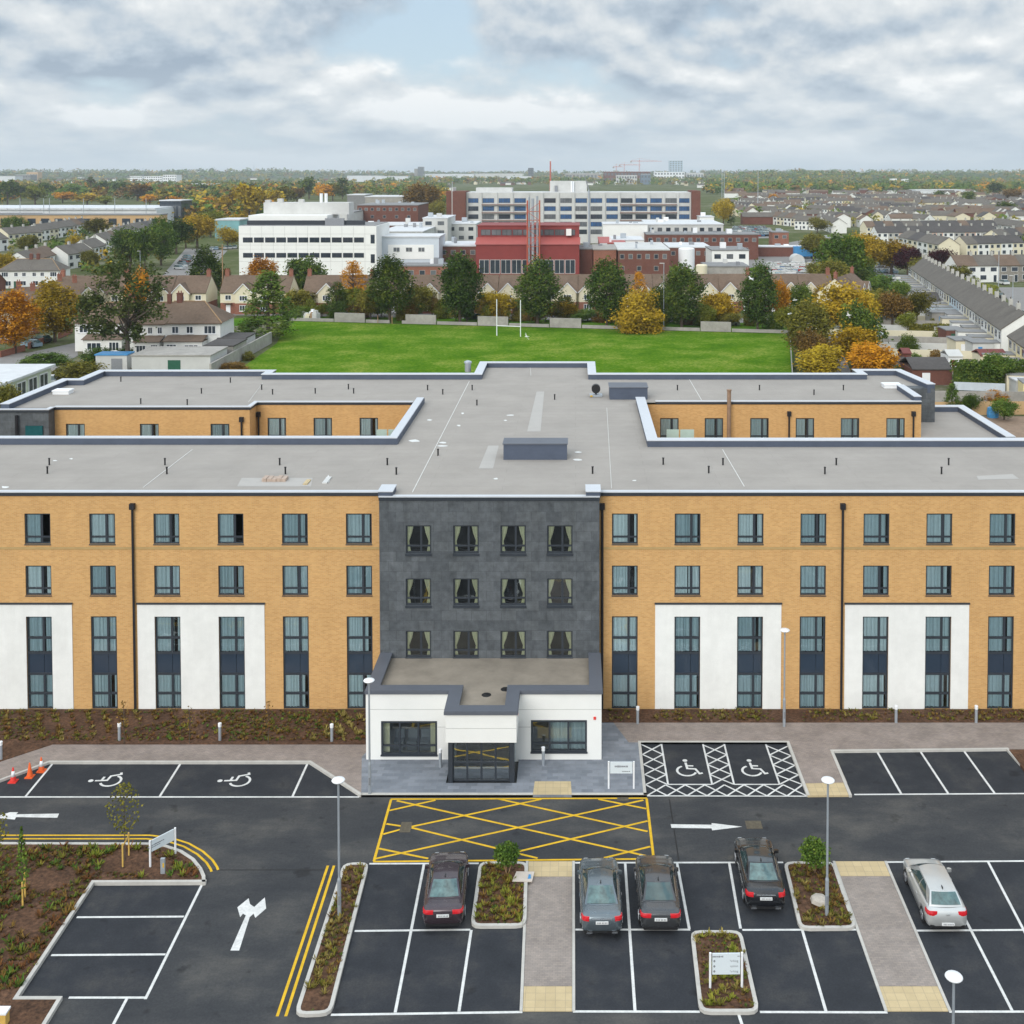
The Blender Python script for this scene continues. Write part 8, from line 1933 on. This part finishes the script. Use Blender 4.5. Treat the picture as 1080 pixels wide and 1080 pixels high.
# gulls in flight
gp = MB(); gp.lathe([(.005, -.30), (.05, -.24), (.085, -.05), (.07, .12), (.045, .20), (.05, .25), (.01, .31)], 0, 0, 10)
def gull(label, u, v, Y, rz, bank):
    p = PY(u, v, Y); b = MB(); r0 = [(-.30, .006), (-.22, .05), (-.05, .085), (.10, .075), (.20, .05), (.26, .05), (.33, .008)]
    i = len(b.v); n = 10
    for y, q in r0:
        for k in range(n): a = 2 * math.pi * k / n; b.v.append((q * math.cos(a), y, q * math.sin(a)))
    for s in range(len(r0) - 1):
        for k in range(n): b.f.append((i + s * n + k, i + s * n + (k + 1) % n, i + (s + 1) * n + (k + 1) % n, i + (s + 1) * n + k)); b.m.append(0)
    for s in (-1, 1):
        L = [(0.05, .12, -.12, .03), (.35, .16, -.04, .14), (.72, .02, -.14, .10)]
        for (xa, ya, yb, z), (xc, yc, yd, zc), mm in zip(L[:-1], L[1:], (1, 1)):
            b.face([(s * xa, ya, z), (s * xc, yc, zc), (s * xc, yd, zc), (s * xa, yb, z)], mm); b.face([(s * xa, ya, z - .02), (s * xc, yc, zc - .01), (s * xc, yd, zc - .01), (s * xa, yb, z - .02)], 0)
    b.face([(-.04, -.26, .0), (.04, -.26, 0), (.09, -.42, 0), (-.09, -.42, 0)], 0)
    o = tag(b.build('gull', [whitem, conc_l], None, origin=(0, 0, 0)), label, 'gull', 'gulls gliding over the field and trees'); o.location = p; o.rotation_euler = (R(-10), R(bank), R(rz)); o.scale = (1.25,) * 3
gull('white gull gliding low beside the right goalpost', 555.5, 355, 215, 60, 50); gull('white gull in front of the olive tree right of the field', 833, 331, 190, 100, 15); gull('white gull above the olive tree right of the field', 838.5, 316.5, 190, 70, 20); gull('white gull over the lane among golden trees', 895, 332.5, 190, 60, 45); gull('white gull at the top of the last dark oval tree', 792, 294, 215, 110, -20); gull('white gull over the golden olive tree', 905, 367, 190, 80, 5)

# drop prototypes that were never placed
for o in list(sc.objects):
    if o.parent is None and o.get('label') in ('tree', 'house', 'car') and o not in USED:
        for c in list(o.children): bpy.data.objects.remove(c)
        bpy.data.objects.remove(o)
for o in list(sc.objects):
    if o.get('label') in ('tree', 'house', 'car'): print('UNLABELLED', o.name)

# ================================================================== LIGHT, SKY, HAZE
SUN_EL, SUN_AZ = 28.0, 203.0      # azimuth: compass bearing from +Y clockwise; the sun stands behind the camera to the left
sun = bpy.data.objects.new('sun', bpy.data.lights.new('sun', 'SUN')); COL.objects.link(sun)
sun.data.energy = 1.5; sun.data.angle = R(40); sun.data.color = (1.0, .96, .90)
az, el = R(SUN_AZ), R(SUN_EL)
dv = Vector((math.sin(az) * math.cos(el), math.cos(az) * math.cos(el), math.sin(el)))
sun.rotation_euler = dv.to_track_quat('Z', 'Y').to_euler()
wd = bpy.data.worlds.new('World'); sc.world = wd; wd.use_nodes = True
nt = wd.node_tree; nt.nodes.clear()
out = nt.nodes.new('ShaderNodeOutputWorld'); bg = nt.nodes.new('ShaderNodeBackground'); bg.inputs[1].default_value = .10
nt.links.new(bg.outputs[0], out.inputs[0])
sky = N(nt, 'ShaderNodeTexSky', sky_type='NISHITA'); sky.sun_disc = False; sky.sun_elevation = el; sky.sun_rotation = az
tc = nt.nodes.new('ShaderNodeTexCoord')
sep = N(nt, 'ShaderNodeSeparateXYZ'); nt.links.new(tc.outputs['Generated'], sep.inputs[0])
def math_(op, a, b=None, c=None, clamp=False):
    n = N(nt, 'ShaderNodeMath', operation=op); n.use_clamp = clamp
    for i, x in enumerate((a, b, c)):
        if x is None: continue
        if isinstance(x, (int, float)): n.inputs[i].default_value = x
        else: nt.links.new(x, n.inputs[i])
    return n.outputs[0]
# cloud deck: direction divided by a softened height, so clouds flatten towards the horizon
zc0 = math_('MAXIMUM', sep.outputs[2], 0.0)
def deck(dz):
    z = math_('ADD', zc0, dz); zz = math_('DIVIDE', math_('MULTIPLY', z, .72), math_('ADD', z, .15))
    c = N(nt, 'ShaderNodeCombineXYZ'); nt.links.new(sep.outputs[0], c.inputs[0]); nt.links.new(sep.outputs[1], c.inputs[1]); nt.links.new(zz, c.inputs[2])
    return c.outputs[0]
D0, D1 = deck(0.0), deck(.014)
def fbm(src, scale, detail, rough, off, dist=0.0, sy=.62):
    mp = N(nt, 'ShaderNodeMapping'); mp.inputs['Location'].default_value = off; mp.inputs['Scale'].default_value = (scale, scale * sy, scale); nt.links.new(src, mp.inputs[0])
    n = N(nt, 'ShaderNodeTexNoise', Scale=1.0, Detail=detail, Roughness=rough, Distortion=dist); nt.links.new(mp.outputs[0], n.inputs[0]); return n.outputs[0]
dens = fbm(D0, 5.2, 9.0, .52, (3.1, 1.7, .4)); up = fbm(D1, 5.2, 9.0, .52, (3.1, 1.7, .4))
big = fbm(D0, 3.2, 3.0, .5, (5.3, 2.2, 1.1)); puff = fbm(D0, 13.0, 8.0, .62, (1.0, 9.0, 5.0), .2)
def rampw(fac, stops): return ramp(nt, fac, stops)
K = 1.0 / .10
# tops of the billows catch the light, their undersides stay grey
lit = math_('MULTIPLY', math_('SUBTRACT', dens, up), 2.6)
sh = math_('ADD', math_('ADD', math_('MULTIPLY', big, .65), math_('MULTIPLY', puff, .34)), lit)
cl = rampw(sh, [(.28, (.205, .255, .315)), (.41, (.295, .345, .395)), (.52, (.40, .43, .452)), (.62, (.47, .49, .50)), (.74, (.60, .605, .60))])
mk = rampw(dens, [(.38, (0, 0, 0)), (.46, (1, 1, 1))])
scl = N(nt, 'ShaderNodeVectorMath', operation='SCALE'); nt.links.new(cl, scl.inputs[0]); scl.inputs[3].default_value = K * 1.22
sk2 = N(nt, 'ShaderNodeMixRGB'); sk2.inputs[0].default_value = .78; nt.links.new(sky.outputs[0], sk2.inputs[1]); sk2.inputs[2].default_value = (.37 * K, .47 * K, .56 * K, 1)
mx = N(nt, 'ShaderNodeMixRGB'); nt.links.new(mk, mx.inputs[0]); nt.links.new(sk2.outputs[0], mx.inputs[1]); nt.links.new(scl.outputs[0], mx.inputs[2])
# pale veil close to the horizon
veil = rampw(zc0, [(0.0, (.7,) * 3), (.03, (.4,) * 3), (.09, (0, 0, 0))])
mh = N(nt, 'ShaderNodeMixRGB'); nt.links.new(veil, mh.inputs[0]); nt.links.new(mx.outputs[0], mh.inputs[1]); mh.inputs[2].default_value = (.47 * K, .53 * K, .575 * K, 1)
# an overcast sky is brighter overhead than at the horizon
ov = N(nt, 'ShaderNodeMapRange', interpolation_type='SMOOTHSTEP'); nt.links.new(zc0, ov.inputs[0]); ov.inputs[1].default_value = .17; ov.inputs[2].default_value = .8; ov.inputs[3].default_value = 1.0; ov.inputs[4].default_value = 2.1
fin = N(nt, 'ShaderNodeVectorMath', operation='SCALE'); nt.links.new(mh.outputs[0], fin.inputs[0]); nt.links.new(ov.outputs[0], fin.inputs[3])
nt.links.new(fin.outputs[0], bg.inputs[0])
# haze
if HAZE:
    b = MB(); b.box(-15000, 15000, -300, 15000, -2, 240); hz = b.build('haze', [], None, origin=(0, 0, 0)); tag(hz, kind='stuff')
    m = bpy.data.materials.new('haze_air'); m.use_nodes = True; n_ = m.node_tree; n_.nodes.clear(); o_ = n_.nodes.new('ShaderNodeOutputMaterial'); v_ = n_.nodes.new('ShaderNodeVolumePrincipled')
    v_.inputs['Color'].default_value = (.86, .94, 1, 1); v_.inputs['Density'].default_value = HAZE; v_.inputs['Anisotropy'].default_value = 0.0; n_.links.new(v_.outputs[0], o_.inputs['Volume']); hz.data.materials.clear(); hz.data.materials.append(m)
sc.view_settings.view_transform = 'Standard'; sc.view_settings.look = 'None'; sc.view_settings.gamma = 1.0; sc.view_settings.exposure = EXPO
cy = sc.cycles
sc.render.engine = 'CYCLES'; cy.use_denoising = True; cy.max_bounces = 6; cy.diffuse_bounces = 3; cy.glossy_bounces = 3; cy.transmission_bounces = 4; cy.transparent_max_bounces = 8; cy.volume_bounces = 0; cy.caustics_reflective = False; cy.caustics_refractive = False
